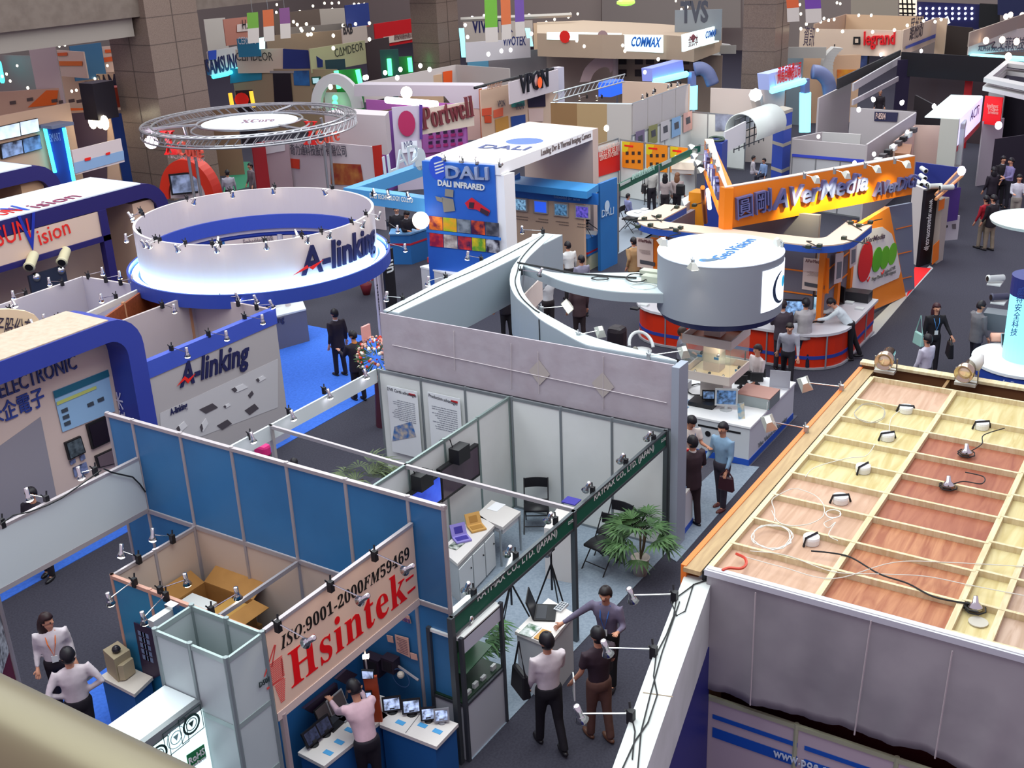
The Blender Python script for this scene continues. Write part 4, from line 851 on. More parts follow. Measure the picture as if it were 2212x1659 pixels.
for i,(x,y) in enumerate([(1600,838),(1634,832),(1609,828),(1640,822)]):
    b=at(x,y,Z);monitor('small_monitor',['front left','front right','back left','back right'][i]+' of four small black screens seen from behind the case','monitor',b,.26,.2,facing(b,(30,3)) if 0 else facing(b,EYE),BLACK,mat('2b2b30',.4),.08,group='four small black screens on the island counter')
b=at(1684,838,Z);t=thg('sign_holder','clear upright sign holder at the far corner of the island counter','sign holder',b);g=G();g.slab(v2(b)+V((-.05,.2)),v2(b)+V((.05,-.2)),Z,Z+.38,.012);obj('sheet',g,mat('b9bcc6',.3),t);obj('foot',G().box(b+V((-.06,-.18,0)),b+V((.06,.18,.012))),mat('cfd2d8',.2),t)
b=at(1601,905,Z);t=thg('leaflet_stand','small leaflet stand with figures beside the silver monitor','leaflet stand',b);obj('leaflet',G().quadbox([b+V((-.05,.03,0)),b+V((.05,-.06,0)),b+V((.12,0,.3)),b+V((.0,.1,.3))],.01),mat('6f9dbb',.5,kind='leaf',col2='d8c8a0',sc=10),t)
for i,(x,y) in enumerate([(1463,880),(1468,866)]):
    p=at(x,y,Z+.002);tag(obj('brochure',G().box(p+V((-.14,-.2,0)),p+V((.12,.1,.01))),mat(['6fa6cf','8ea5c6'][i],.5)),['nearer','farther'][i]+' blue and white brochure at the left end of the island counter','brochure')
tag(obj('loose_wires',G().tube([at(x,y,Z+.02+.01*(k % 3)) for k,(x,y) in enumerate(smooth(coil(1508,842,24,12,60,21),2))],.007,4),CABLE),'tangle of dark wires on the island counter behind the recorder','wire')
b=at(1468,838,Z);tag(obj('white_device',G().box(b+V((-.15,-.2,0)),b+V((.15,.2,.16))),mat('b4b6bb',.5)),'white box device at the far left of the island counter','device')
# small info counter right of the corner column
t=counter('info_counter','small white counter with leaflets beside the tall grey column','counter',[at2(1456,1096,.8),at2(1464,1088,.8),at2(1499,1044,.8),at2(1466,1032,.8)],.8,WT,mat('c8cad0',.5),.05,.12);
c_=[at2(1456,1096,.8),at2(1464,1088,.8),at2(1499,1044,.8),at2(1466,1032,.8)];obj('plinth',G().prism(c_,0,.12),mat('2450b8',.5),t)
p=at(1475,1045,.802);tag(obj('leaflet_pile',G().box(p+V((-.12,-.12,0)),p+V((.12,.12,.03))),mat('7fa4d0',.5)),'pile of blue leaflets on the small white counter','leaflets')
p=at(1462,1020,.802);tag(obj('leaflet_pile',G().box(p+V((-.1,-.1,0)),p+V((.1,.1,.05))),WHITE),'white sheets behind the pile of blue leaflets','leaflets')
# ================================================================ helpers for the farther stands
def W(name,label,cat,a,b,z1,z0,m,th=.06,par=None,part=None,group=None,deep=None):
    """upright board whose top edge runs between two photo points at height z1"""
    A,B=at2(*a,z1),at2(*b,z1);P=wallp(A,B)
    t=par or thg(name,label,cat,(*((A+B)/2),z0),group)
    n=v2(P.n);d=deep or th;g=G();g.prism([A,B,B-n*d,A-n*d],z0,z1);o=obj(part or 'board',g,m,t)
    return t,P,o
def B4(name,label,cat,px,z1,z0,m,par=None,part='body',group=None,top=None):
    p=[at2(*q,z1) for q in px];c=sum(p,V((0,0)))/len(p);t=par or thg(name,label,cat,(*c,z0),group)
    obj(part,G().prism(p,z0,z1-(.02 if top else 0)),m,t)
    if top: obj('top_face',G().prism(p,z1-.02,z1),top,t)
    return t
def qs(P,par,px,m,name='panel',o=.01,th=.01):
    g=G();P.pquad(g,px,o,th);return obj(name,g,m,par)
def frame_of(p,q,k): return (p[0]+(q[0]-p[0])*k,p[1]+(q[1]-p[1])*k)
WB=mat('cfc8c9',.55);SHB=mat('bdb4b8',.6)

# ================================================================ STAND WITH THE PRODUCT WALL (left middle)
YW=15.95;ZA=2.87
t=thg('product_wall','grey wall with dark blue company lettering and pictures of cameras','sign wall',(14.1,YW,0))
xa,xb=12.45,15.75
obj('board',G().box((xa,YW,0),(xb,YW+.08,ZA-.32)),mat('aaa4a6',.55),t);hd=obj('blue_header',G().box((xa-.02,YW-.02,ZA-.32),(xb+.02,YW+.12,ZA)),mat('3b51b5',.5),t)
P=wallp((xa,YW),(xb,YW),.002);NV=mat('1b1d4c',.5);RD=mat('e2231a',.5)
txt(P,'A-linking',(388,836),(535,782),.44,NV,t,o=.006,th=.02,bold=.022,slant=.18)
g=G();P.pquad(g,[(380,834),(397,812),(405,818),(420,806),(404,828),(397,820)],.03,.006);obj('red_zigzag',g,RD,t)
qs(P,t,[(345,893),(600,775),(600,880),(350,975)],mat('bcb9bd',.55),'picture_field',.004,.004)
txt(P,'A-linking',(367,897),(404,880),.12,NV,t,o=.016,th=.006,bold=.03)
dark,lite=mat('4b454c',.5),mat('d4d2d6',.5)
for (x,y,w_,h_,m) in ((450,882,20,11,dark),(517,838,18,9,lite),(563,818,11,7,lite),(484,917,16,11,dark),(543,884,15,12,dark),(440,918,9,15,lite),(392,922,12,12,lite),(490,876,8,5,lite),(541,852,6,8,dark)):
    g=G();P.pquad(g,[(x-w_,y+h_*.2),(x+w_*.4,y-h_),(x+w_,y-h_*.2),(x-w_*.3,y+h_)],.016,.01);obj('product_picture',g,m,t)
    if m is lite: g=G();P.pquad(g,[(x-w_,y+h_*.2),(x-w_*.6,y-h_*.2),(x-w_*.3,y+h_*.5),(x-w_*.6,y+h_)],.02,.01);obj('product_picture',g,dark,t)
t=thg('open_topped_room','open-topped room with pale inside walls behind the product wall','booth',(14,17,0));IW=mat('b9aaa8',.6)
obj('rear_wall',G().slab((15.7,YW+.1),(15.7,18.25),0,ZA,.06),IW,t);obj('side_wall',G().slab((11.5,18.25),(15.7,18.25),0,ZA,.06),IW,t)
t=thg('timber_wall','reddish brown timber wall strip between the two open-topped rooms','wall',(16,19.3,0))
a=at2(315,618,ZA);b=at2(405,640,ZA);obj('wall',G().slab(a,b,1.2,ZA-.04,.05),mat('8c4428',.6,kind='wood',col2='7a3820'),t);c=at2(222,683,ZA);obj('side_wall',G().slab(a,c,1.2,ZA-.04,.05),mat('994d2b',.6,kind='wood',col2='84401f'),t)
for k in (0,.45,1): p=a+(b-a)*k;obj('stud',G().box((p.x-.03,p.y-.03,1.2),(p.x+.03,p.y+.03,ZA)),mat('c08a64',.6),t)
p=a+(c-a)*.55;obj('stud',G().box((p.x-.03,p.y-.03,1.2),(p.x+.03,p.y+.03,ZA)),mat('c08a64',.6),t)
t=thg('open_topped_room','larger open-topped pale room at the left, behind the timber strip','booth',at(160,640,2))
a,b,c,d=at2(-40,672,ZA),at2(178,597,ZA),at2(312,618,ZA),at2(80,725,ZA)
obj('side_wall',G().slab(a,b,0,ZA,.06),SHB,t);obj('rear_wall',G().slab(b,c,0,ZA,.06),SHB,t);obj('front_rim',G().slab(c,d,ZA-.12,ZA,.06),mat('d8d4cf',.5),t)
t=thg('round_sign','tilted cream oval sign with dark characters at the left edge','sign',at(20,700,2.9));q=Pl(at(30,720,2.9),at(84,700,2.9)-at(0,720,2.9),(0,0,1));g=G()
q.quad(g,[q.hit(*w_) for w_ in [(84,690),(78,712),(55,728),(20,738),(-40,745),(-60,700),(-40,670),(20,668),(55,672),(75,680)]],0,.08);so=obj('sign_disc',g,mat('eccfa8',.5),t)
txt(q,'子股份有',(-14,722),(66,728),.3,mat('3a3040',.5),so,o=.01)
spotrow('around the oval cream sign',3.0,[((20,668),(30,655)),((69,690),(70,700)),((5,735),(15,741))],lambda c,h: h+V((0,-.4,-1)),power=[16,6,0])
spotrow('on the open-topped rooms',ZA+.05,[((55,632),(28,637)),((134,610),(106,608)),((190,595),(221,586)),((228,603),(258,594)),((260,609),(286,602)),((250,640),(218,644)),((125,686),(95,688)),((350,658),(380,668)),((370,752),(405,762)),((450,720),(489,725)),((528,684),(567,690))],
        lambda c,h: h+V((0,0,-1)),power=[4,4,0,0,0,6,6,10,10,10,10],zh=.1)
spotrow('on the rim beside the white desk',ZA+.05,[((475,645),(512,640)),((514,654),(552,646)),((554,662),(586,657))],lambda c,h: h+V((.3,-.1,-1)),power=0,cool=True)
# arch with ELECTRONIC lettering
ZE=3.85;YE=15.9;t=thg('arch_stand','white stand wall in a rounded dark blue arch with a cream top','booth',(9,16.3,0));NB=mat('2e3c96',.45)
path=[(5.0,ZE),(11.8,ZE)]+[(11.8+.62*math.sin(k*PI/12),ZE-.62+.62*math.cos(k*PI/12)) for k in range(1,7)]+[(12.42,0)]
inner=[(5.0,ZE-.36),(11.7,ZE-.36)]+[(11.7+.36*math.sin(k*PI/12),ZE-.72+.36*math.cos(k*PI/12)) for k in range(1,7)]+[(12.06,0)]
g=G();n=len(path);y0,y1=YE,YE+1.15
vs=[(x,y0,z) for x,z in path]+[(x,y0,z) for x,z in inner]+[(x,y1,z) for x,z in path]+[(x,y1,z) for x,z in inner];fs=[]
for i in range(n-1): fs += [[i,i+1,n+i+1,n+i],[2*n+i,3*n+i,3*n+i+1,2*n+i+1],[n+i,n+i+1,3*n+i+1,3*n+i],[i,2*n+i,2*n+i+1,i+1]]
g.add(vs,fs);obj('arch_frame',g,NB,t)
obj('arch_top',G().box((5.0,y0+.03,ZE),(11.8,y1,ZE+.02)),mat('c2ad9a',.6,kind='panel',col2='b5a08c'),t)
wl=obj('wall',G().box((5.0,YE+.55,0),(12.06,YE+.6,ZE-.36)),mat('c9b3ab',.55),t);P=wallp((5,YE+.55),(12,YE+.55),.002)
txt(P,'ELECTRONIC',(0,860),(165,795),.27,mat('2b3a78',.5),wl,bold=.0,th=.03,sp=1.02);txt(P,'禾企電子',(-22,921),(97,870),.26,mat('2b3f8c',.5),wl,th=.02,bold=.01)
Q=wallp((12.06,YE+.1),(12.06,YE+1.0),.0)
# poster and screens on it
po=thg('poster','large blue product poster under the dark lettering','poster',P.p(*P.hit(180,860)))
qs(P,po,[(113,845),(231,798),(247,888),(134,933)],mat('8fb3d6',.5),'sheet',.02,.01);qs(P,po,[(113,845),(231,798),(234,812),(116,860)],mat('1d5f78',.5),'header',.035)
qs(P,po,[(120,868),(205,833),(206,839),(121,875)],mat('b9c06a',.5),'headline',.035)
for (x,y) in ((137,883),(140,897),(143,911),(193,870),(215,860)): qs(P,po,[(x-7,y+2),(x+6,y-4),(x+8,y+4),(x-5,y+9)],mat('3c4450',.5),'picture',.035)
for lab,q,m in (('tall switched-off screen on the white stand wall',[(184,917),(227,898),(239,950),(197,970)],mat('1d1522',.2)),('framed dull screen below the tall switched-off one',[(203,985),(243,967),(250,1000),(210,1010)],mat('6a5a62',.2)),('framed picture of a camera scene on the white stand wall',[(137,956),(171,941),(182,976),(147,993)],mat('59646c',.3,kind='leaf',col2='20262c',sc=9))):
    m_=thg('wall_screen',lab,'screen',P.p(*P.hit(*q[0])));qs(P,m_,q,BLACK,'frame',.05,.05)
    c=(sum(a for a,b in q)/4,sum(b for a,b in q)/4);qs(P,m_,[frame_of(w_,c,.14) for w_ in q],m,'screen',.06)
for i,q in enumerate([[(148,996),(160,990),(162,998),(151,1004)],[(170,985),(180,980),(183,990),(173,995)],[(155,1010),(184,997),(190,1020),(160,1030)]]):
    m_=thg('small_picture','%s small picture under the framed camera scene' % ['left','right','lower'][i],'picture',P.p(*P.hit(*q[0])));qs(P,m_,q,mat('7b86b0',.4,kind='leaf',col2='2a2f4a',sc=9),'picture',.03)
qs(P,t,[(-60,1005),(87,900),(125,1090),(-60,1150)],mat('8b8690',.6),'niche',.01,.004)
txt(Q,'禾企電子',(.3,2.35),(.3,.9),.17,mat('c9c4d8',.5),t,o=.01,world=True)
ct=thg('reception_counter','round grey reception counter with blue leaflets at the left edge','counter',(8.2,15.0,0))
c=at(15,1035,.95);g=G();g.smooth=False;g.lathe([(.95,0),(.95,.55),(.97,.55),(.97,.9)],(c.x,c.y,0),n=30);obj('body',g,mat('34429a',.5),ct);g=G();g.lathe([(1.05,.9),(1.05,.95)],(c.x,c.y,0),n=30);obj('countertop',g,mat('a9a6ae',.4),ct)
for i,(x,y) in enumerate([(10,1012),(38,1015),(22,1022),(3,1022)]): p=at(x,y,.96+.015*i);tag(obj('leaflet_pile',G().box(p+V((-.15,-.1,0)),p+V((.15,.1,.02))),[WHITE,mat('4f74c8',.5)][i % 2]),'%s leaflet pile on the round reception counter' % ['white far','blue right-hand','white middle','blue left-hand'][i],'leaflets')
p=at(62,1008,.95);tag(obj('desk_lamp',G().tube([p,p+V((0,0,.28)),p+V((-.15,.1,.3))],.012),ALU),'slim desk lamp on the round reception counter','lamp')
def flowers(label,base,h,r,seed,cols=('d8412f','e9e6dc','e08a7c','e9b7a8'),stand=None,n=120):
    R=random.Random(seed);b=V(base);t=thg('flower_arrangement',label,'flowers',base);
    if stand: obj('stand',G().tube([b,b+V((0,0,h-.3))],.16,10,.1),stand,t)
    else: g=G();g.smooth=True;g.lathe([(.1,0),(.18,h*.4),(.16,h*.45)],b,n=14);obj('basket',g,mat('7a2430',.6),t)
    c=b+V((0,0,h));g=G()
    for i in range(90):
        d=V((R.gauss(0,1),R.gauss(0,1),R.gauss(.2,1))).normalized();p=c+V((d.x*r,d.y*r,d.z*r*1.1));s_=d.orthogonal().normalized()*.035;g.add([c+d*r*.3,p-s_*.5+d*.0,p+d*.09,p+s_*.5],[[0,1,2,3],[3,2,1,0]])
    obj('foliage',g,mat('34552c',.6),t)
    for k,cc in enumerate(cols):
        g=G()
        for i in range(n//len(cols)):
            d=V((R.gauss(0,1),R.gauss(0,1),R.gauss(.3,1))).normalized();p=c+V((d.x*r,d.y*r,d.z*r*1.1));g.ball(p,R.uniform(.02,.042),6,4)
        obj('blossoms',g,mat(cc,.6),t,kind='stuff')
    return t
p=at(78,1120,0);flowers('red and white flower arrangement beside the round reception counter',at(78,1140,0),1.15,.3,4)
# ================================================================ RING SIGN
t=thg('ring_sign','large white ring sign with blue-white glow and dark blue lettering','sign',(18.25,18.6,3))
RC=V((18.2,18.65,0));N_=96
def annulus(g,r0,r1,z0,z1,c=RC,n=N_,a0=0,a1=2*PI):
    for k in range(n):
        t0,t1=a0+(a1-a0)*k/n,a0+(a1-a0)*(k+1)/n;c0,c1=V((math.cos(t0),math.sin(t0),0)),V((math.cos(t1),math.sin(t1),0));Z0,Z1=V((0,0,z0)),V((0,0,z1))
        vs=[c+c0*r0+Z0,c+c1*r0+Z0,c+c1*r1+Z0,c+c0*r1+Z0,c+c0*r0+Z1,c+c1*r0+Z1,c+c1*r1+Z1,c+c0*r1+Z1]
        g.add(vs,[[0,1,2,3],[7,6,5,4],[0,4,5,1],[3,2,6,7]])
    return g
RW=mat('cfc3c4',.5)
obj('ring_wall',annulus(G(),2.62,2.68,2.9,4.0),RW,t)
obj('inner_blue_band',annulus(G(),2.56,2.62,3.0,3.35),mat('3a4fb0',.5),t)
obj('base_ring',annulus(G(),2.66,2.92,2.82,2.9),mat('2f459f',.45),t);obj('outer_rim',annulus(G(),2.92,2.97,2.72,3.02),mat('2f459f',.45),t)
obj('light_strip',annulus(G(),2.74,2.86,2.9,2.93),mat('a9e4ff',.4,emit=26.),t)
def ringtext(s,a0,a1,zb_,h,m,par,r=2.685,bold=.02,slant=.0,th=.04):
    vs,fs=glyphs(s,bold,1.);x0=min(v.x for v in vs);x1=max(v.x for v in vs);g=G()
    g.add([RC+V((math.cos(a),math.sin(a),0))*(r+th*(v.z+.5))+V((0,0,zb_+v.y/.69*h)) for v in vs for a in [a0+(a1-a0)*((v.x-x0)/(x1-x0))+slant*v.y*.1]],fs);return obj('lettering',g,m,par)
def ang(px,z): p=at(*px,z);return math.atan2(p.y-RC.y,p.x-RC.x)
aL,aR=ang((655,574),3.2),ang((805,520),3.2)
ringtext('A-linking',-2.05,-1.12,3.2,.58,NV,t,slant=.3)
g=G();a=-2.02;q=[(-.10,.0),(.02,.16),(.03,.1),(.16,.2),(.06,.04),(.03,.1)];g.sweep([RC+V((math.cos(a+x),math.sin(a+x),0))*2.74+V((0,0,3.24+z)) for x,z in q],[RC+V((math.cos(a+x),math.sin(a+x),0))*2.755+V((0,0,3.24+z)) for x,z in q]);obj('red_zigzag',g,RD,t)
for i,(a,z) in enumerate(((-.75,2.82),(.6,2.82),(2.0,2.82))): obj('ring_post',G().tube([RC+V((math.cos(a)*2.7,math.sin(a)*2.7,0)),RC+V((math.cos(a)*2.7,math.sin(a)*2.7,z))],.07,8),RW,t)
rl=[(330,465),(365,515),(395,503),(445,508),(495,512),(575,530),(515,488),(590,480),(640,505),(688,500),(745,480),(800,465),(390,428),(490,408),(595,404),(720,408)]
for i,(x,y) in enumerate(rl):
    a=math.atan2(at(x,y,4).y-RC.y,at(x,y,4).x-RC.x);c0=V((math.cos(a),math.sin(a),0));out=1 if i < 12 and i not in (6,7) else -1
    c=RC+c0*2.65+V((0,0,4.03));h=RC+c0*(2.65+.3*out)+V((0,0,4.0));aim=RC+c0*2.68+V((0,0,3.5))
    spot(c,h,aim,'%s of the arm lamps round the white ring sign\'s rim, from its left' % (ORD+['fifteenth','sixteenth'])[i],'arm lamps on the ring sign',9 if i in (1,3,5,8,0,12) else 0,size=1.)
spotrow('right of the white ring sign',3.0,[((838,482),(875,505)),((838,527),(875,535))],lambda c,h: h+V((0,0,-1)),cool=True,zh=0)
spotrow('left of the white ring sign',3.9,[((301,500),(272,514)),((303,455),(265,491))],lambda c,h: h+V((0,0,-1)),cool=True,zh=0)
# things under the ring
t=thg('angled_sign_wall','white wall with small grey product lettering seen through the ring','sign wall',at(540,560,1.5));A,B=at2(482,498,2.4),at2(632,487,2.4);obj('wall',G().slab(A,B,0,2.4,.08),mat('dcc6bb',.5),t)
P=wallp(A,B,.045);txt(P,'Embedded NVR',(527,530),(592,521),.17,mat('8a7a78',.5),t)
t=thg('blue_board','blue upright panel left of the white wall seen through the ring','panel',at(472,540,1));obj('panel',G().slab(at2(468,500,2.3),at2(484,500,2.3),0,2.3,.1),mat('2a6cab',.5),t)
t,P,o=W('sign_board','grey board with dark characters seen through the right half of the ring','sign',(634,505),(740,472),2.4,1.5,mat('b9b4b8',.5));txt(P,'奇力通科技',(655,515),(700,498),.2,mat('4a4650',.5),t)
t=thg('white_desk','white desk with raised back and grey lettered front on the blue carpet','desk',at(620,710,0));
p=[at2(582,686,.9),at2(661,667,.9),at2(654,650,.9),at2(590,655,.9)];obj('body',G().prism([at2(586,688,.88),at2(661,668,.88),at2(655,655,.88),at2(592,660,.88)],0,.86),mat('6d6b78',.5),t);obj('desktop',G().prism(p,.86,.9),WHITE,t)
obj('back_upstand',G().slab(at2(592,655,.9),at2(652,643,.9),.9,1.35,.1),mat('e2dcd6',.5),t);P=wallp(at2(586,688,.88),at2(661,668,.88),.005);txt(P,'A-linking',(560,706),(614,694),.16,mat('2f2f50',.5),t,bold=.02)
b=at(577,668,.9);monitor('monitor','flat monitor showing a grid picture on the white desk','monitor',b,.5,.42,facing(b,EYE),screen_mat('5a6fb0','1c2238',14,.6),BLACK,.08)
# tall white banner post & black inflatable at its right
t=thg('banner_post','tall narrow white banner post with dark letters running down it','sign',at(835,690,0));a,b=at2(806,560,2.6),at2(824,556,2.6);obj('board',G().slab(a,b,0,2.9,.1),mat('c9bfc4',.5),t)
P=wallp(a,b,.055);txt(P,'www.a-l',(812,612),(820,680),.13,mat('2c2c34',.5),t)
t=thg('black_banner','tall black banner with looping white lettering','sign',at(855,640,0));a,b=at2(826,560,2.7),at2(848,553,2.7);obj('board',G().slab(a,b,.8,2.9,.06),mat('17161c',.5),t);P=wallp(a,b,.035);txt(P,'un',(834,564),(836,590),.3,WHITE,t,bold=.02)
flowers('round flower arrangement with red and white blossoms under the ring at its right',at(792,636,0),.75,.34,7);flowers('tall flower arrangement on a dark red stand beside the covered wall',(17.15,14.55,0),1.55,.42,9,stand=mat('4a2030',.6),n=200)
tag(obj('gift_card',G().box((17.0,14.75,1.95),(17.25,14.8,2.25)),mat('e6a39c',.6)),'pink card on top of the tall flower arrangement','card')

# ================================================================ BLUE AND WHITE THERMAL-CAMERA STAND
ZD=4.0
t=thg('lettered_canopy','big bright white roof slab with blue lettering over the blue stand','roof',(27,17.5,3.6));TW=mat('f4f4f6',.4)
p=[at2(*q,ZD) for q in ((918,342),(1079,354),(1280,280),(1130,266))];obj('slab',G().prism(p,ZD-.3,ZD),TW,t)
P=flatp(ZD+.004,(1030,318),(1130,320));txt(P,'DALI',(1032,320),(1135,325),.5,mat('223068',.5),t,bold=.02)
c=P.hit(1133,305);g=G();P.quad(g,[(c[0]+math.cos(k*.4)*.55,c[1]+math.sin(k*.4)*.5) for k in range(16)],.004);obj('logo_disc',g,mat('3656b8',.5),t)
Pd=wallp(p[1],p[2],.003);txt(Pd,'Leading Dvr & Thermal Imaging Camera',(1169,336),(1276,296),.17,mat('6b5c58',.5),t)
L=bpy.data.lights.new('roof_fill_light','SPOT');L.energy=500;L.spot_size=1.5;L.spot_blend=.8;L.color=(1,.93,.86);L.shadow_soft_size=.2;lo=bpy.data.objects.new('roof_fill_light',L);C.objects.link(lo);lo.location=(26.5,17.2,7.5);lo.rotation_euler=(0,0,0)  # added spot without a fixture, there only to brighten the white roof slab
t=thg('picture_wall','tall blue sign wall with big metallic lettering and thermal pictures','sign wall',(24.4,17.2,0));a,b=at2(918,343,ZD-.02)-V((.1,0)),at2(1074,353,ZD-.02)-V((.1,0));bl=obj('board',G().slab(a,b,0,ZD-.05,.12),mat('2a66c4',.45,kind='panel',col2='2552b0',sc=.4),t)
c_=at2(1086,354,ZD-.02);obj('white_return',G().prism([b,c_+V((-.05,-.05)),c_+V((.4,-.1)),b+V((.4,0))],0,ZD-.31),TW,t)
P=wallp(a,b,.065);txt(P,'DALI',(967,383),(1058,387),.32,mat('b9bfcc',.25,.7),bl,th=.1,bold=.02);txt(P,'DALI INFRARED',(947,400),(1048,411),.15,WHITE,bl,th=.03,bold=.03)
c=P.hit(946,363);g=G();P.quad(g,[(c[0]+math.cos(k*.4)*.28,c[1]+math.sin(k*.4)*.33) for k in range(16)],.01);lg=obj('logo_disc',g,mat('2c51c8',.5),bl)
for k in range(4): qs(P,lg,[(938+k,352+k*7),(958+k*.5,346+k*7),(958+k*.5,349+k*7),(939+k,355+k*7)],WHITE,'stripe',.02)
cols=[['7a1c30','9bb81c','4c5560','4a1838','3c3c44'],['8c1840','8a7a78','3a2248','5f9a2c','2a2433']];c2=[['ff8a1e','e8a020','8f979f','e85a20','6a6a74'],['e83a2a','d8d0c8','e83a2a','e8c41e','c8c8d0']]
for r in range(2):
    for k in range(5):
        x0=927+k*30.5+r*1.5;y0=[466,502][r]+k*3.2;qs(P,bl,[(x0,y0),(x0+29,y0+3),(x0+30,y0+32),(x0+1,y0+29)],mat(cols[r][k],.45,kind='leaf',col2=c2[r][k],sc=4.5),'thermal_picture',.02)
qs(P,bl,[(922,495),(1083,513),(1083,519),(922,501)],mat('2f74cc',.4),'stripe',.03)
cp=obj('camera_picture',(lambda g: (P.pquad(g,[(955,425),(980,430),(984,455),(960,458)],.03),P.pquad(g,[(963,407),(981,410),(980,426),(962,423)],.035),P.pquad(g,[(941,423),(958,428),(958,437),(945,433)],.03),g)[-1])(G()),mat('8a8478',.5),bl)
obj('camera_picture',(lambda g: (P.pquad(g,[(1005,438),(1020,426),(1035,437),(1060,455),(1055,466),(1030,452),(1012,450)],.03),g)[-1])(G()),mat('c8202e',.5),bl)
obj('camera_grip',(lambda g: (P.pquad(g,[(1015,436),(1026,437),(1024,450),(1014,448)],.04),P.pquad(g,[(1040,448),(1058,457),(1054,466),(1038,457)],.04),g)[-1])(G()),mat('3a2430',.5),bl)
spotrow('on the bright white roof',ZD+.05,[((960,342),(957,338)),((998,346),(995,344)),((1030,350),(1030,346)),((1080,355),(1082,350))],lambda c,h: h+V((-.3,-.3,-1)),lit=False,power=[12,12,12,12])
# far white frame leg and inner beige wall
t=thg('roof_support','far white leg of the bright roof with a beige inner face','wall',(30.5,16.5,0));a,b=at2(1281,283,ZD),at2(1290,280,ZD);obj('leg',G().prism([p[2],p[2]+V((.35,0)),p[3]+V((.35,0)),p[3]],0,ZD-.01),mat('cdb8ad',.5),t)
# blue fascia V left
t=thg('blue_fascia','pale blue L-shaped fascia with white reversed letters standing on it','sign',at(830,400,2.9));FB=mat('4f97cf',.45)
def band3(par,a,b,z1,z0,w_,m,name='fascia'): A,B=at2(*a,z1),at2(*b,z1);P=wallp(A,B);n=v2(P.n);obj(name,G().prism([A,B,B-n*w_,A-n*w_],z0,z1),m,par);return P
P1=band3(t,(762,408),(920,430),2.9,2.5,.35,FB);P2=band3(t,(762,408),(918,355),2.9,2.55,.35,FB)
txt(P1,'DALI TECHNOLOGY CO.LTD',(800,427),(893,438),.13,WHITE,t,bold=.02)
txt(P2,'ILAD',(829,378),(905,345),.55,mat('c9d4dc',.5),t,th=.04)
c=P2.hit(908,344);g=G();P2.quad(g,[(c[0]+math.cos(k*.4)*.3,c[1]+math.sin(k*.4)*.35) for k in range(16)],0,.1);obj('logo_disc',g,mat('c9d4dc',.5),t)
spotrow('on the pale blue L-shaped fascia',2.95,[((805,418),(808,414)),((838,415),(838,419)),((880,419),(882,422))],lambda c,h: h+V((0,-.3,-1)))
t=counter('blue_counter','blue reception counter with a red stripe and two men behind it','counter',[(840,505),(885,505),(930,490),(918,470),(870,480),(846,490)],1.0,mat('6f9fd0',.4),mat('2d6fb5',.5),stripe=(.62,.68,mat('c8283a',.5)))
ct=counter('white_counter','white counter with small devices in front of the blue picture wall','counter',[(907,575),(1000,598),(1035,592),(950,565)],.9,mat('f0f0f2',.4),mat('c9c9d0',.5))
for i,(x,y) in enumerate([(948,574),(975,572),(1000,578),(935,566),(985,582),(960,560)]): b=at(x,y,.9);tag(obj('small_device',G().box(b+V((-.1,-.12,0)),b+V((.1,.12,[.22,.08,.1,.15,.05,.2][i]))),[WHITE,BLACK,mat('4a6a90'),mat('b83a3a'),mat('70757c'),WHITE][i]),['tall white','black flat','blue','red','grey','upright white'][i]+' small device on the white counter before the picture wall','device')
t=thg('perforated_lamp','large glowing white globe-like lamp beside the picture wall','lamp',at(909,476,2.4));g=G();g.smooth=False;g.ball(at(909,476,2.4),.24,12,8);obj('globe',g,mat('fff6e6',.4,emit=2.5),t);obj('arm',G().tube([at(905,445,2.6),at(909,470,2.4)],.02),ALU,t)
# monitor wall
XM=28.6;t=thg('monitor_wall','beige wall with a blue header and a row of small screens','booth wall',(XM,17.6,0));mw=obj('wall',G().slab((XM,15.9),(XM,20.2),0,2.3,.1),mat('cfb096',.55),t)
P=wallp((XM,15.9),(XM,20.2),.055)
qs(P,mw,[(1088,405),(1293,418),(1293,443),(1088,425)],mat('2a6fc0',.45),'blue_header',.01)
txt(P,'Embedded dvr series',(1198,427),(1254,434),.09,mat('9cc0e8',.5),mw,o=.03)
t2=thg('blue_canopy','blue canopy slab above the row of small screens','canopy',(28,17.6,2.6));obj('slab',G().prism([at2(1092,395,2.66),at2(1268,414,2.66),at2(1293,398,2.66),at2(1100,378,2.66)],2.45,2.66),mat('3f8fd0',.45),t2)
for i,(x,y) in enumerate([(1096,437),(1126,441),(1170,446),(1214,452),(1260,457)]):
    a,b=P.hit(x,y);m_=thg('wall_monitor','%s from the left of the small screens on the beige wall' % ORD[i],'monitor',P.p(a,b),'small screens on the beige wall');g=G();P.rect(g,a-.24,b-.2,a+.24,b+.2,.07,.06);fr=obj('frame',g,mat('b0aca8',.4),m_)
    g=G();P.rect(g,a-.2,b-.16,a+.2,b+.16,.078);obj('screen',g,screen_mat(['3a6a9c','8fc0e0','2f5fe8','5a8ab0','6a58c0'][i],['1c2a3a','2a4a6a','2f5fe8','1f3a55','2a2f7a'][i],12,.7),fr)
    g=G();lines(P,g,a-.22,b-.52,a+.22,b-.36,2,.012,seed=i);obj('caption',g,mat('8a766a',.5),m_)
dc=thg('device_counter','long blue counter with a red stripe and dark devices under the small screens','counter',(27.7,17.5,0));q=[at2(1090,500,1.0),at2(1270,516,1.0),at2(1297,503,1.0),at2(1100,480,1.0)]
obj('body',G().prism(q,.45,1.0),mat('2e78c6',.45),dc);obj('red_stripe',G().prism([w_+v2(P.n)*.01 for w_ in q],.52,.58),mat('c8283a',.5),dc);obj('base',G().prism([w_-v2(P.n)*.12 for w_ in q],0,.45),mat('c9cbb0',.5),dc)
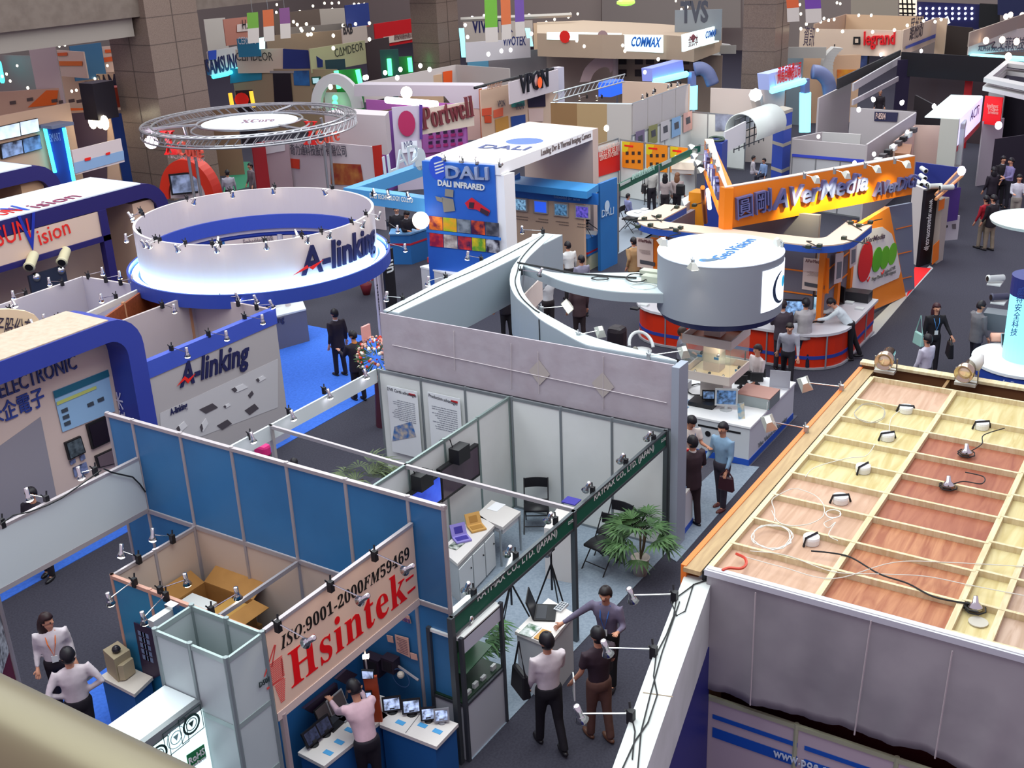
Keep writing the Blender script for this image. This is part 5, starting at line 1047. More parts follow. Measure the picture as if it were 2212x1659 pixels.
Pc=wallp(q[0],q[1],.02);txt(Pc,'DALI',(1095,527),(1150,533),.24,mat('9fb4c8',.4),dc)
for i,(x,y) in enumerate([(1120,485),(1162,489),(1206,495)]): b=at(x,y,1.0);tag(obj('flat_device',G().box(b+V((-.22,-.32,0)),b+V((.22,.32,.09))),[mat('6a4a44'),BLACK,mat('a58a74')][i]),['brown','black','tan'][i]+' flat recorder on the long blue counter','recorder')
for i,(x,y) in enumerate([(1245,502),(1277,506)]): b=at(x,y,1.0);tag(obj('info_card',G().quadbox([b+V((-.05,.2,0)),b+V((-.05,-.2,0)),b+V((.05,-.2,.22-.12*i)),b+V((.05,.2,.22-.12*i))],.01),WHITE),['larger','smaller'][i]+' white card standing at the right end of the long blue counter','card')
for i,(x,y) in enumerate([(1263,508),(1270,504)]): b=at(x,y,1.0);tripod(['left','right'][i]+' miniature black tripod on the long blue counter',b,.42,yaw=i)
t=thg('blue_side_wall','blue end wall with a pale logo next to the walkway','booth wall',(29.8,15.8,0));a,b=at2(1293,397,2.66),at2(1330,383,2.66);obj('board',G().slab(a,b,0,2.66,.1),mat('2c72b8',.45,kind='panel',col2='2767ab',sc=.5),t);P=wallp(a,b,.06);txt(P,'DALI',(1299,470),(1325,462),.22,mat('b9d0e6',.5),t);c=P.hit(1311,445);g=G();P.quad(g,[(c[0]+math.cos(k*.4)*.14,c[1]+math.sin(k*.4)*.17) for k in range(16)],.01);obj('logo_disc',g,mat('b9d0e6',.5),t)
t=thg('glass_sign','small free-standing lettered sign by the right edge of the picture wall','sign',at(1115,450,2));P=wallp(at2(1095,440,2),at2(1140,425,2));txt(P,'DALI',(1096,447),(1140,426),.42,mat('c2c6d0',.25,.6),t,th=.08)
qs(P,t,[(1107,383),(1122,373),(1126,395),(1110,405)],mat('3c7cc4',.5),'logo_shield')

# ================================================================ ORANGE STAND
ZS=4.0;OR=mat('f08418',.42,kind='panel',col2='ea7c12',sc=.4)
t=thg('orange_v_sign','huge orange V-shaped sign with raised blue-grey lettering','sign',(25,10,3));pa,pb,pc=at2(1522,300,ZS),at2(1566,405,ZS),at2(1977,336,ZS)
P1,P2=wallp(pa,pb),wallp(pb,pc);n1,n2=v2(P1.n),v2(P2.n)
obj('left_board',G().prism([pa,pb,pb-n1*.2+n2*0,pa-n1*.2],ZS-1.0,ZS-.02),OR,t);rb=obj('right_board',G().prism([pb,pc,pc-n2*.2,pb-n2*.2],ZS-1.0,ZS-.02),OR,t)
obj('top_edge',G().prism([pa,pb,pc,pc-n2*.24,pb-n2*.24-n1*.2,pa-n1*.24],ZS-.02,ZS),mat('cfb8ac',.5),t)
LT=mat('6a70a8',.35,.3);kw=dict(th=.1,bold=.012)
txt(P2,'圓剛',(1588,470),(1662,449),.42,LT,rb,th=.1);txt(P2,'AVerMedia',(1665,452),(1868,408),.46,LT,rb,slant=.2,**kw);txt(P2,'AVerDiGi',(1883,423),(1972,402),.32,LT,rb,slant=.2,**kw);txt(P1,'AVerMedia',(1525,352),(1557,432),.4,LT,t,th=.08,bold=.03)
for i,(x,y) in enumerate([(1735,382),(1800,372),(1866,360),(1930,350)]):
    c=at(x,y-4,ZS+.04)+P2.n*.05;h=c+P2.n*.42;spot(c,h,V((h.x-P2.n.x*.3,h.y-P2.n.y*.3,ZS-.5)),'%s from the left of the floodlights over the right orange board' % ORD[i],'floodlights on the orange sign',[300,300,420,60][i],kind='flood',lit=False,col=(1,.95,.45),cone=80)
for i,(x,y) in enumerate([(1527,318),(1535,337),(1543,352),(1551,368)]):
    c=at(x,y-3,ZS+.04);h=c+P1.n*.45;spot(c,h,V((c.x,c.y,ZS-.5)),'%s from the back of the floodlights on the left orange board' % ORD[i],'floodlights on the orange sign left',160,kind='flood',col=(1,.9,.5),cone=80)
# canopy ring and counter
def outline(z,r=.9,w_=0.):
    x0,y0,y1,xe=24.1+w_,6.98+w_,12.3-w_,26.35;pts=[(xe,y0)];rr=max(r-w_,.15)
    pts += [(x0+rr-rr*math.sin(k*PI/12),y0+rr-rr*math.cos(k*PI/12)) for k in range(7)];pts += [(x0+rr-rr*math.cos(k*PI/12),y1-rr+rr*math.sin(k*PI/12)) for k in range(7)];return pts+[(xe,y1)]
t=thg('canopy','U-shaped flat canopy with a blue rim and scattered lamp clips on its peach top','canopy',(25,9.6,2.8));obj('rim',G().band(outline(3),outline(3,w_=.62),2.82,2.97),mat('2f55ae',.45),t);obj('top_face',G().band(outline(3),outline(3,w_=.62),2.97,3.0),mat('d6bba6',.55),t)
R=random.Random(11)
for i,(x,y) in enumerate([(1500,446),(1462,450),(1423,470),(1392,475),(1378,492),(1405,489),(1460,500),(1470,495),(1746,536),(1770,534),(1823,517),(1855,490),(1838,484),(1880,483)]):
    c=at(x,y,3.0);tg=thg('lamp_clip','%s lamp clip along the peach canopy, from its far left end' % ORD[i],'lamp clip',c,'lamp clips on the peach canopy');obj('clip',G().box(c+V((-.06,-.05,0)),c+V((.06,.05,.07))),mat('2f3a30',.5),tg);obj('flex',G().tube([c,c+V((R.uniform(-.3,.3),R.uniform(-.4,.4),.02)),c+V((R.uniform(-.5,.5),R.uniform(-.7,.7),.015))],.012,4),CABLE,tg)
def out2(w_=0.,xe=27.3):
    p=outline(0,1.0,w_);p[0]=(xe,p[0][1]);p[-1]=(25.0,p[-1][1]);return p
t=thg('orange_counter','long orange-red reception counter with a blue stripe and white top','counter',(24.6,9.6,0));OC=mat('cf2f10',.4)
obj('body',G().band(out2(.03),out2(.6),.06,.84),OC,t);obj('countertop',G().band(out2(-.05),out2(.72),.84,.9),mat('cfccd2',.35),t);obj('blue_stripe',G().band(out2(.02),out2(.3),.26,.34),mat('2b3f98',.45),t);obj('plinth',G().band(out2(-.02),out2(.4),.012,.06),mat('9a9aa0',.5),t)
for a,b in ((24.12,11.2),(24.12,9.9),(24.12,8.6),(24.37,7.26),(25.4,7.0),(26.6,7.0)): obj('post',G().lathe([(.02,.02),(.02,.86)],(a,b,0),n=6),mat('9fa2ac',.4,.5),t)
t=thg('orange_stand_core','grey inner walls with orange bands and corner posts under the canopy','booth',(25.6,9.6,0));GC=mat('6a6570',.55);OB=mat('e07414',.5)
obj('rear_wall',G().slab((25.2,11.6),(25.2,7.9),0,2.82,.12),GC,t);obj('side_wall',G().slab((25.2,7.75),(27.2,7.75),0,2.82,.12),GC,t);obj('side_wall',G().slab((25.2,11.7),(26.8,11.7),0,2.82,.12),GC,t)
obj('upper_wall',G().slab((26.6,10.8),(26.6,8.3),0,3.05,.12),GC,t)
for z in (.95,1.5,2.05): obj('orange_line',G().slab((25.12,11.6),(25.12,7.9),z,z+.03,.02),OB,t);obj('orange_line',G().slab((25.2,7.68),(27.2,7.68),z,z+.03,.02),OB,t)
for a,b in ((25.1,7.7),(26.2,7.66),(25.1,11.75),(27.2,7.66)): obj('orange_post',G().box((a-.1,b-.06,0),(a+.1,b+.06,2.82)),OB,t)
P=wallp((25.14,7.9),(25.14,11.6),.0)
for i,(q,lab) in enumerate([([(1737,556),(1780,560),(1778,630),(1733,624)],'white and orange product poster behind the two flat monitors'),([(1376,512),(1412,516),(1412,580),(1378,576)],'white product poster beside the man in the beige jacket')]):
    po=thg('poster',lab,'poster',P.p(*P.hit(*q[0])));qs(P,po,[(q[1][0]-6,q[1][1]-4),(q[1][0]+12,q[1][1]-2),(q[2][0]+12,q[2][1]+4),(q[2][0]-6,q[2][1]+2)],OB,'orange_backing',.01);qs(P,po,q,mat('d9c3b8',.5),'sheet',.03)
    txt(P,'AVerMedia',(q[0][0]+4,q[0][1]+9),(q[1][0]-4,q[1][1]+9),.08,mat('6a3038',.5),po,o=.04);g=G();a=P.hit(*q[0]);b=P.hit(*q[2]);lo_,hi=min(a[0],b[0]),max(a[0],b[0]);lines(P,g,lo_+.08,min(a[1],b[1])+.35,hi-.08,max(a[1],b[1])-.3,7,.042,seed=i);obj('print',g,mat('a08c86',.5),po)
    qs(P,po,[(q[3][0]+6,q[3][1]-16),(q[2][0]+4,q[2][1]-14),(q[2][0]+4,q[2][1]-6),(q[3][0]+6,q[3][1]-8)],mat('4a4a50',.5),'product_picture',.045)
P=wallp((25.9,7.55),(27.5,7.4))
for i,q in enumerate([[(1804,548),(1821,545),(1817,608),(1800,614)],[(1835,525),(1850,519),(1848,570),(1834,580)]]):
    po=thg('poster',['pale poster at the corner of the orange stand, nearer the monitors','pale poster at the corner of the orange stand, nearer the fruit picture'][i],'poster',P.p(*P.hit(*q[0])));qs(P,po,q,mat('cbb8b4',.5),'sheet',.02);c=(sum(a for a,b in q)/4,sum(b for a,b in q)/4);qs(P,po,[frame_of((w_[0],w_[1]+8),c,.45) for w_ in q],mat('6b6a70',.5),'picture',.03)
for i,((x,y),c1,c2) in enumerate([((1716,672),'8fb8e8','33415a'),((1752,662),'b9dcf2','5a8aa8')]):
    b=at(x,y+22,.9);monitor('monitor',['flat monitor with a dark grid picture on the orange counter','flat monitor with a pale picture on the orange counter'][i],'monitor',b,.52,.44,facing(b,EYE),screen_mat(c1,c2,9,.8),BLACK,.1)
b=at(1848,608,.9);monitor('monitor','black monitor seen edge-on at the right part of the orange counter','monitor',b,.5,.48,facing(b,EYE)-1.1,BLACK,BLACK,.1)
b=at(1812,655,.9);monitor('monitor','second black monitor seen from the side on the orange counter','monitor',b,.45,.4,facing(b,EYE)-1.0,BLACK,BLACK,.06)
b=at(1853,648,.9);tag(obj('sound_box',G().box(b+V((-.18,-.3,0)),b+V((.18,.3,.24))),mat('2b2a30',.5)),'long black box on the orange counter top','box')
for i,(x,y) in enumerate([(1835,655),(1857,668),(1770,695),(1372,668),(1392,660),(1790,680)]):
    b=at(x,y,.9);tag(obj('small_device',G().box(b+V((-.08,-.1,0)),b+V((.08,.1,.04))),[WHITE,WHITE,BLACK,BLACK,WHITE,mat('70747a')][i]),['white','flat white','black palm-sized','dark left-hand','pale left-hand','grey'][i]+' small device lying on the orange counter','device')
# leaning fruit poster wall
t=thg('fruit_poster_wall','leaning orange and white poster wall with red and green apples','sign wall',(29,7.2,0));A,B=at2(1862,692,0),at2(1957,640,0);P=wallp(A,B)
q=[(1800,520),(1921,447),(1957,640),(1893,667),(1790,700)];bd=obj('board',(lambda g: (P.pquad(g,q,0,.12),g)[-1])(G()),mat('e6821e',.5),t)
a,b=P.hit(1888,555);qs(P,bd,[(1850,520),(1880,494),(1905,490),(1925,505),(1936,540),(1944,585),(1940,600),(1890,622),(1840,650),(1835,600)],mat('d6d2d4',.5),'white_field',.02)
txt(P,'AVerMedia',(1858,527),(1908,514),.14,mat('4a3c50',.5),bd,o=.035,slant=.2,bold=.01);txt(P,'Hybrid DVR',(1908,592),(1931,580),.1,mat('6c6c70',.5),bd,o=.035);txt(P,'Mega Pixel IP Cam support',(1880,606),(1932,589),.1,mat('6c6c70',.5),bd,o=.035)
for (x,y) in ((1903,591),(1872,606)): qs(P,bd,[(x-3,y-4),(x,y-1),(x+4,y-9),(x+5,y-8),(x,y+3)],RD,'tick',.04)
for i,(x,y,rx,m) in enumerate([(1866,565,.42,'c21f22'),(1892,560,.3,'4e9a1c'),(1909,556,.28,'5aa41f'),(1926,548,.27,'63ad24')][::-1]):
    c=P.hit(x,y);g=G();P.quad(g,[(c[0]+math.cos(k*.35)*rx*.9,c[1]+math.sin(k*.35)*rx*[1.25,1.1][i < 3]) for k in range(18)],.03+.006*i,.004);obj('apple_picture',g,mat(m,.35),bd)
t=thg('leaning_board','blue-grey angled side panel with thin orange lines right of the apples','panel',(30,7.2,0));P=wallp(at2(1925,655,0)*1.01,at2(1974,632,0)*1.01);obj('board',(lambda g: (P.pquad(g,[(1921,447),(1970,438),(1976,634),(1957,640)],0,.08),g)[-1])(G()),mat('6a7286',.5),t)
for y in (490,545,600): qs(P,t,[(1934,y+4),(1968,y-4),(1968,y-2),(1934,y+6)],OB,'orange_line',.02)
carpet('bright red carpet patch beside the tall black banner',[(1957,644),(1976,578),(2012,580),(1960,640)],mat('d8161c',.8),.014);carpet('pale floor strip along the orange counter',[(1767,800),(1892,722),(1960,642),(2016,580),(2008,574),(1890,690)],mat('a7a8ac',.8),.013)
t=thg('small_orange_box','small orange cube stand left of the orange V-shaped sign','stand',at(1512,500,0));c=at(1512,495,0);obj('cube',G().box((c.x-.3,c.y-.3,0),(c.x+.3,c.y+.3,1.3)),mat('f0931c',.5),t)
t=thg('orange_panel_light','slanted orange post with a glowing blue-white tube','light',at(1528,470,1));A=at(1526,445,2.2);B=at(1530,430,2.2);obj('post',G().tube([at(1524,480,1.0),at(1518,405,2.9)],.07,6),OB,t);obj('tube',G().tube([at(1533,450,2.0),at(1529,410,2.7)],.06,8),mat('c8e0ff',.4,emit=4.),t)
# ================================================================ HALL: pillars, beam, walls
ST=mat('7c6a60',.3,kind='stone',col2='6b5a52',sc=26);ST2=mat('544741',.45)
def pillar(n,label,x0,x1,y0,y1,nx,ny):
    t=thg('hall_pillar',label,'pillar',((x0+x1)/2,(y0+y1)/2,0));obj('shaft',G().box((x0,y0,0),(x1,y1,12)),ST,t);g=G()
    for k in range(1,nx): x=x0+(x1-x0)*k/nx;g.box((x-.02,y0-.012,0),(x+.02,y0,12))
    for k in range(1,ny): y=y0+(y1-y0)*k/ny;g.box((x0-.012,y-.02,0),(x0,y+.02,12))
    for z in range(1,12): g.box((x0-.008,y0-.008,z-.012),(x1,y0,z+.012));g.box((x0-.008,y0,z-.012),(x0,y1,z+.012))
    obj('tile_joints',g,ST2,t)
pillar(1,'big brown tiled pillar at the upper left with the concrete beam',30.6,33.2,35.8,38.1,2,2)
pillar(2,'brown tiled pillar in the middle beside the hanging banners',50.2,52.1,36.5,38.2,2,1)
pillar(3,'brown tiled pillar at the upper right behind the curved booth wall',50.2,52.0,18.2,19.7,2,1)
struct('trim_1',G().box((2,36.1,7.05),(64,37.6,9.4)),mat('6f625a',.5,kind='stone',col2='655850',sc=3));struct('trim_2',G().box((2,36.35,6.35),(30.4,37.5,7.05)),mat('8a8079',.6))
struct('wall_back',G().box((84,-20,0),(84.4,80,14)),mat('9c9088',.7));struct('wall_left',G().box((-4,74,0),(84,74.4,14)),mat('8c837c',.7))
def frb(name,label,cat,a,b,z1,z0,m,**kw): return W(name,label,cat,a,b,z1,z0,m,**kw)
def BX(name,label,cat,px,X,m,par=None,part='board'):
    q=Pl((X,0,0),(0,-1,0),(0,0,1));c=q.p(*q.hit(*px[0]));t=par or thg(name,label,cat,c);qs(q,t,px,m,part,0,.3);return t,q
def lampdots(label,group,px,z,m=HOT,r=.09):
    px=sorted(px);n=len(px)
    for i,(x,y) in enumerate(px):
        c=at(x,y,z);lab=label if n == 1 else '%s from the left of the %s' % ((ORD+['%dth' % q if q % 10 not in (1,2,3) else '%d%s' % (q,['st','nd','rd'][q % 10-1]) for q in range(15,40)])[i],label.replace('lamp','lamps',1))
        tag(obj('spotlight',G().ball(c,r*.6,8,5,(1,1,1.2)),m),lab,'spotlight',group)
# ================================================================ LEFT FAR: navy arches with red lettering
def arch(name,label,Y,xa,px_end,px_top,r,depth,bandw,m,mt,zend=0.):
    q=Pl((0,Y,0),(1,0,0),(0,0,1));xe=q.hit(*px_end)[0];z=q.hit(*px_top)[1];t=thg(name,label,'booth',((xa+xe)/2,Y+depth/2,0))
    path=[(xa,z),(xe-r,z)]+[(xe-r+r*math.sin(k*PI/12),z-r+r*math.cos(k*PI/12)) for k in range(1,7)]+[(xe,zend)];rb=r-bandw*.6
    inner=[(xa,z-bandw),(xe-r,z-bandw)]+[(xe-r+(r-bandw)*math.sin(k*PI/12),z-r+(r-bandw)*math.cos(k*PI/12)) for k in range(1,7)]+[(xe-bandw,zend)]
    n=len(path);y0,y1=Y,Y+depth;vs=[(x,y0,w_) for x,w_ in path]+[(x,y0,w_) for x,w_ in inner]+[(x,y1,w_) for x,w_ in path]+[(x,y1,w_) for x,w_ in inner];g=G();fs=[]
    for i in range(n-1): fs += [[i,i+1,n+i+1,n+i],[2*n+i,3*n+i,3*n+i+1,2*n+i+1],[n+i,n+i+1,3*n+i+1,3*n+i],[i,2*n+i,2*n+i+1,i+1]]
    g.add(vs,fs);obj('arch_frame',g,m,t);obj('arch_top',G().box((xa,y0+.03,z),(xe-r,y1-.03,z+.03)),mt,t);return t,q,xe,z
t,q,xe,z=arch('navy_arch','rounded navy arch with red and blue lettering on its white top and board',25.9,13.5,(366,450),(325,393),.85,2.2,.4,mat('241d5c',.45),mat('dfe6ea',.5))
q.n=V((0,-1,0));bd=obj('sign_board',(lambda g: (q.quad(g,[(13.5,q.hit(0,575)[1]),(xe-2.4,q.hit(0,575)[1]),(xe-2.4,z-.42),(13.5,z-.42)],.0,.1),g)[-1])(G()),mat('d6b8a4',.5),t)
txt(q,'SUN',(-6,533),(66,512),.5,RD,bd,o=.02);txt(q,'V',(50,545),(88,535),.95,mat('1d2f9a',.5),bd,o=.03);txt(q,'ision',(86,530),(152,503),.42,RD,bd,o=.02)
P=flatp(z+.035,(0,462),(200,420));txt(P,'SUN',(-10,470),(50,455),.6,RD,t);txt(P,'V',(50,458),(78,450),.9,mat('2a4fc0',.5),t);txt(P,'ision',(84,450),(178,425),.6,mat('8a3a5a',.5),t)
obj('board_post',G().box((xe-2.45,25.85,0),(xe-2.2,26.05,z-.4)),mat('241d5c',.45),t);bz=q.hit(0,575)[1];obj('board_frame',G().box((13.5,25.85,bz-.15),(xe-2.2,26.0,bz)),mat('241d5c',.45),t)
obj('rear_wall',G().box((13.5,27.6,0),(xe-.5,27.7,z-.5)),mat('c2a79a',.6),t);obj('inner_curve',G().box((xe-1.2,26.0,0),(xe-.45,28.0,z-.5)),mat('c9a58e',.6),t)
for i,(x,y) in enumerate([(60,562),(130,552)]): p=q.p(*q.hit(x,y),.15);scope(['left','right'][i]+' cream box camera mounted under the red-lettered board',p,(-.7,-.5,-.35),.55,.13,mat('c9c0a0',.5))
for i,(x,y) in enumerate([(98,605)]): p=q.p(*q.hit(x,y),.1);tag(obj('flat_screen',G().box(p+V((-.55,-.05,-.28)),p+V((.55,.02,.28))),mat('2b2e3c',.3)),'dark wide screen on the wall under the box cameras','screen')
for i,(x,y) in enumerate([(72,598),(125,583)]): p=q.p(*q.hit(x,y),.1);g=G();g.smooth=True;g.ball(p,.13,12,8);tag(obj('dome_camera',g,CHROME),['left','right'][i]+' chrome dome camera above the dark wide screen','camera')
t,q,xe,z=arch('navy_arch','second rounded navy arch with an orange glow behind the lettered one',31.4,17.5,(137,420),(70,359),.9,2.0,.45,mat('2a2566',.45),mat('dfe6ea',.5));obj('rear_wall',G().box((17.5,33.2,0),(xe-.5,33.3,z-.5)),mat('7a3a2a',.6),t);obj('inner_curve',G().box((xe-1.3,31.6,0),(xe-.5,33.2,z-.5)),mat('c9a080',.6),t)
t,P,o=frb('product_shelf_wall','cream shelf wall with white strips between the two navy arches and the ring','booth',(212,425),(300,440),2.0,0,mat('cdb5a4',.6))
for k in range(4): qs(P,t,[(214,438+k*12),(296,450+k*12),(296,453+k*12),(214,441+k*12)],WHITE,'shelf',.06,.05)
carpet('blue carpet strip left of the white ring sign',[(228,455),(300,470),(300,482),(232,478)],mat('2f5fc0',.8));carpet('red-orange carpet strip left of the white ring sign',[(232,480),(300,484),(300,492),(205,512)],mat('b8472c',.8),.016)
counter('white_pedestal','white pedestal with blue rim beside the dark walkway at the left','pedestal',[(168,556),(196,552),(198,545),(172,547)],1.0,mat('2f6fb0'),mat('d9d6d4'))
# big cream pavilion with video wall
t,P,o=frb('video_wall_stand','big cream wall with four large screens at the far left','booth',(-40,258),(150,222),4.0,0,mat('c9a48c',.6))
for i,(q,c1,c2) in enumerate([([(-8,275),(37,265),(40,293),(-8,303)],'cfe0f0','aab8c8'),([(39,264),(77,256),(81,283),(42,292)],'d0e0f2','b0bccc'),([(-2,312),(42,302),(46,330),(2,342)],'7a8fb8','23232f'),([(44,301),(81,292),(86,320),(49,330)],'5c7fb0','23304a')]):
    m_=thg('wall_screen',['upper left','upper right','lower left','lower right'][i]+' of the four big screens on the cream wall','screen',P.p(*P.hit(*q[0])),'four big screens on the cream wall');c=(sum(a for a,b in q)/4,sum(b for a,b in q)/4);qs(P,m_,[frame_of(w_,c,-.06) for w_ in q],BLACK,'frame',.1,.1);qs(P,m_,q,screen_mat(c1,c2,2.5,.9),'screen',.12)
t,P2_,o=frb('curved_header','cream curved header with orange swoosh and product pictures at the far left','sign',(-20,200),(130,190),4.3,3.3,mat('cfa890',.55));qs(P2_,t,[(60,232),(100,195),(126,195),(122,226)],mat('ee6a1c',.5),'swoosh',.03)
for (x,y) in ((28,222),(65,215),(118,218),(134,220),(155,218),(172,219)): qs(P2_,t,[(x-7,y-3),(x+6,y-5),(x+7,y+2),(x-6,y+4)],mat('5a4a48',.5),'product_picture',.04)
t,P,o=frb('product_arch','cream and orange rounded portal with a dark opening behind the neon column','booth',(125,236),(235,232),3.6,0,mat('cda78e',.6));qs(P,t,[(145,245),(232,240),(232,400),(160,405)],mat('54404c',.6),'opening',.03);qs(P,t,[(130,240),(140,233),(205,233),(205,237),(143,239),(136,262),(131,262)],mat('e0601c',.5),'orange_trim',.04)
t,P,o=frb('red_orange_arch','tall red-orange curved arch left of the big brown pillar','arch',(238,190),(262,188),4.2,3.4,mat('a8381c',.5));P=wallp(at2(240,190,4),at2(320,183,4));g=G();pts=smooth([(238,192),(258,189),(275,200),(288,225),(297,270),(304,330),(310,395)],4);inn=smooth([(238,205),(250,208),(262,220),(272,240),(282,280),(290,335),(297,395)],4)
for k in range(len(pts)-1): P.quad(g,[P.hit(*pts[k]),P.hit(*pts[k+1]),P.hit(*inn[k+1]),P.hit(*inn[k])],0,.8)
obj('arch_band',g,mat('a83a1e',.5),t)
t,P,o=frb('blue_portal','blue portal with a grey frame inside the red-orange arch','booth',(234,240),(277,236),3.3,0,mat('a89a94',.5));qs(P,t,[(238,246),(270,244),(292,400),(268,404)],mat('2a55b8',.5),'opening',.03)
t,P,o=frb('neon_column','blue lettered column edged with two glowing turquoise tubes','column',(96,276),(140,272),3.3,0,mat('23409a',.45));NEON=mat('3ff0ff',.4,emit=3.2)
for a,b in (((97,277),(119,372)),((138,276),(163,408))): obj('neon_tube',G().tube([P.p(*P.hit(*a),.08),P.p(*P.hit(*b),.08)],.07,8),NEON,t)
obj('cap',G().box(at(118,273,3.3)+V((-.5,-.5,0)),at(118,273,3.3)+V((.5,.5,.12))),mat('6a7088'),t);txt(P,'SMART',(109,306),(133,303),.3,mat('8fa0d8'),t,o=.03)
t,P,o=frb('pale_banner','white to pale blue banner with red marks between the neon column and portal','sign',(155,325),(261,299),2.7,1.8,mat('d2c2c4',.5));qs(P,t,[(158,352),(266,325),(268,345),(162,375)],mat('8aa8cf',.5),'lower_half',.02);qs(P,t,[(181,342),(194,339),(194,345),(182,348)],RD,'red_mark',.05);qs(P,t,[(227,330),(236,328),(236,333),(227,335)],RD,'red_mark',.05)
t,P,o=frb('lettered_wall','cream lit wall with large dark letters behind the red-orange arch','sign wall',(100,160),(292,160),3.8,0,mat('d8b898',.5));txt(P,'SAMSUNG',(215,205),(322,196),.9,mat('2a2438',.5),t,bold=.02);qs(P,t,[(90,158),(101,158),(104,185),(92,186)],mat('d8582a'),'orange_end',.1);qs(P,t,[(175,183),(185,176),(205,176),(216,184),(214,188),(176,188)],mat('3a2f6a'),'dark_oval',.04)
lampdots('small lamp washing the cream wall with dark letters','lamps of the cream lettered wall',[(165,168),(205,170),(248,168),(275,170),(165,195),(155,197),(193,195),(178,198)],3.6)
t=thg('hanging_projector','black lamp frame with three lit heads hanging before the portal','lamp',at(212,200,4.4));obj('housing',G().box(at(212,205,4.2)+V((-.5,-.4,-.9)),at(212,205,4.2)+V((.5,.4,.5))),mat('1c1620',.5),t)
for x,y in ((200,263),(215,262),(226,265)): obj('lamp_head',G().ball(at(x,y,3.2),.16,8,6,(1,1,1.8)),HOT,t)
obj('pole',G().tube([at(208,235,3.6),at(206,255,3.2)],.12,6),mat('4a4048'),t)
for i,(q,z,m1,m2) in enumerate([([(117,108),(180,112)],5.,'d9bca8','e0702a'),([(218,101),(282,96)],5.,'dcc0b0','e0602a')]):
    t,P,o=frb('kiosk_header',['left','right'][i]+' white and orange kiosk header beyond the cream lettered wall','sign',q[0],q[1],z,z-1.2,mat(m1,.5));a,b=q;qs(P,t,[(a[0]+2,a[1]+24),(b[0]-1,b[1]+20),(b[0]-1,b[1]+30),(a[0]+4,a[1]+34)],mat(m2),'orange_strip',.04)
    qs(P,t,[(a[0]+8,a[1]+6),(a[0]+30,a[1]+5),(a[0]+30,a[1]+12),(a[0]+9,a[1]+13)],mat('e0602a'),'orange_mark',.05)
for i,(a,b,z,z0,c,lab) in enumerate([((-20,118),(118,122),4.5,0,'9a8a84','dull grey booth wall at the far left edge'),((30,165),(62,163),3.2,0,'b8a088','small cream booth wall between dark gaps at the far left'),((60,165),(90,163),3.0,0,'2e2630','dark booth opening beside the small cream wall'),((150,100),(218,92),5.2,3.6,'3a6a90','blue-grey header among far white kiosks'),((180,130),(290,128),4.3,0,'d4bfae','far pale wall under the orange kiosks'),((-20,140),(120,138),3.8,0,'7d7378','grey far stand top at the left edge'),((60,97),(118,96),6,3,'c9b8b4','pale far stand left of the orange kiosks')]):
    frb('far_stand',lab,'booth',a,b,z,z0,mat(c,.6))
lampdots('tiny lit lamp among the far-left stands','lamps of the far-left stands',[(37,142),(22,175),(5,165),(150,147),(172,147),(197,137),(253,80),(128,100),(60,190),(14,160),(140,98),(262,140),(232,142)],4.2)
tag(obj('neon_strip',G().tube([at(-3,135,4.2),at(5,175,3.6)],.12,6),NEON),'short turquoise neon strip at the far left edge','neon light')
# ================================================================ truss ring stand
t=thg('truss_ring','round silver truss ring with an oval white disc in its middle','truss',(28,28.3,4));TC=V((27.9,28.3,0));TM=mat('b4b4b8',.3,.7)
def circ_pts(c,r,z,n=60): return [c+V((math.cos(2*PI*k/n)*r,math.sin(2*PI*k/n)*r,z)) for k in range(n+1)]
for r,z in ((3.55,4.05),(3.55,3.75),(3.2,4.05),(3.2,3.75)): obj('ring_tube',G().tube(circ_pts(TC,r,z),.035,5),TM,t)
g=G()
for k in range(72):
    a0,a1=2*PI*k/72,2*PI*(k+1)/72;p=lambda a,r,z: TC+V((math.cos(a)*r,math.sin(a)*r,z));g.tube([p(a0,3.55,4.05),p(a1,3.2,4.05)],.016,3);g.tube([p(a0,3.55,3.75),p(a1,3.55,4.05)],.016,3);g.tube([p(a0,3.2,3.75),p(a1,3.2,4.05)],.016,3)
obj('lattice',g,TM,t);obj('inner_ring_tube',G().tube(circ_pts(TC,1.75,4.0),.035,5).tube(circ_pts(TC,1.95,3.8),.035,5),TM,t);g=G();g.lathe([(1.6,3.93),(1.6,3.98)],TC,n=40);dk=obj('centre_disc',g,mat('e4eefa',.4,emit=.25),t)
for k in range(3): a=.3+k*2.1;obj('spoke',G().tube([TC+V((math.cos(a)*1.7,math.sin(a)*1.7,4)),TC+V((math.cos(a)*3.3,math.sin(a)*3.3,4))],.05,5),TM,t)
P=flatp(3.985,(500,266),(590,266));txt(P,'𝐗𝐂𝐨𝐫𝐞',(520,266),(592,262),.6,mat('8a6a7a'),dk)
for i,(a,b,pos) in enumerate([((360,333),(442,341),'left'),((655,312),(733,302),'right')]):
    P=wallp(at2(*a,3.1),at2(*b,3.1));t2=thg('hanging_letters','red cut-out letters on a thin frame under the %s side of the truss ring' % pos,'sign',P.p(*P.hit(*a)));txt(P,'𝐗',a,(a[0]+28,a[1]),.8,mat('d8201c',.5),t2,th=.1);txt(P,'𝐂𝐨𝐫𝐞',(a[0]+28,a[1]),b,.45,mat('e05a48',.5),t2,th=.1)
    if i == 0: txt(P,'TECHNOLOGY',(362,340),(444,349),.12,mat('cfc0c0'),t2)
    c=P.p(*P.hit((a[0]+b[0])/2+5,a[1]));obj('pole_cluster',G().tube([c,V((c.x,c.y,1.2))],.05).tube([c+V((.3,0,0)),V((c.x+.3,c.y,1.2))],.05).tube([c+V((0,0,.9)),c+V((.2,0,-.1))],.05),TM,t2)
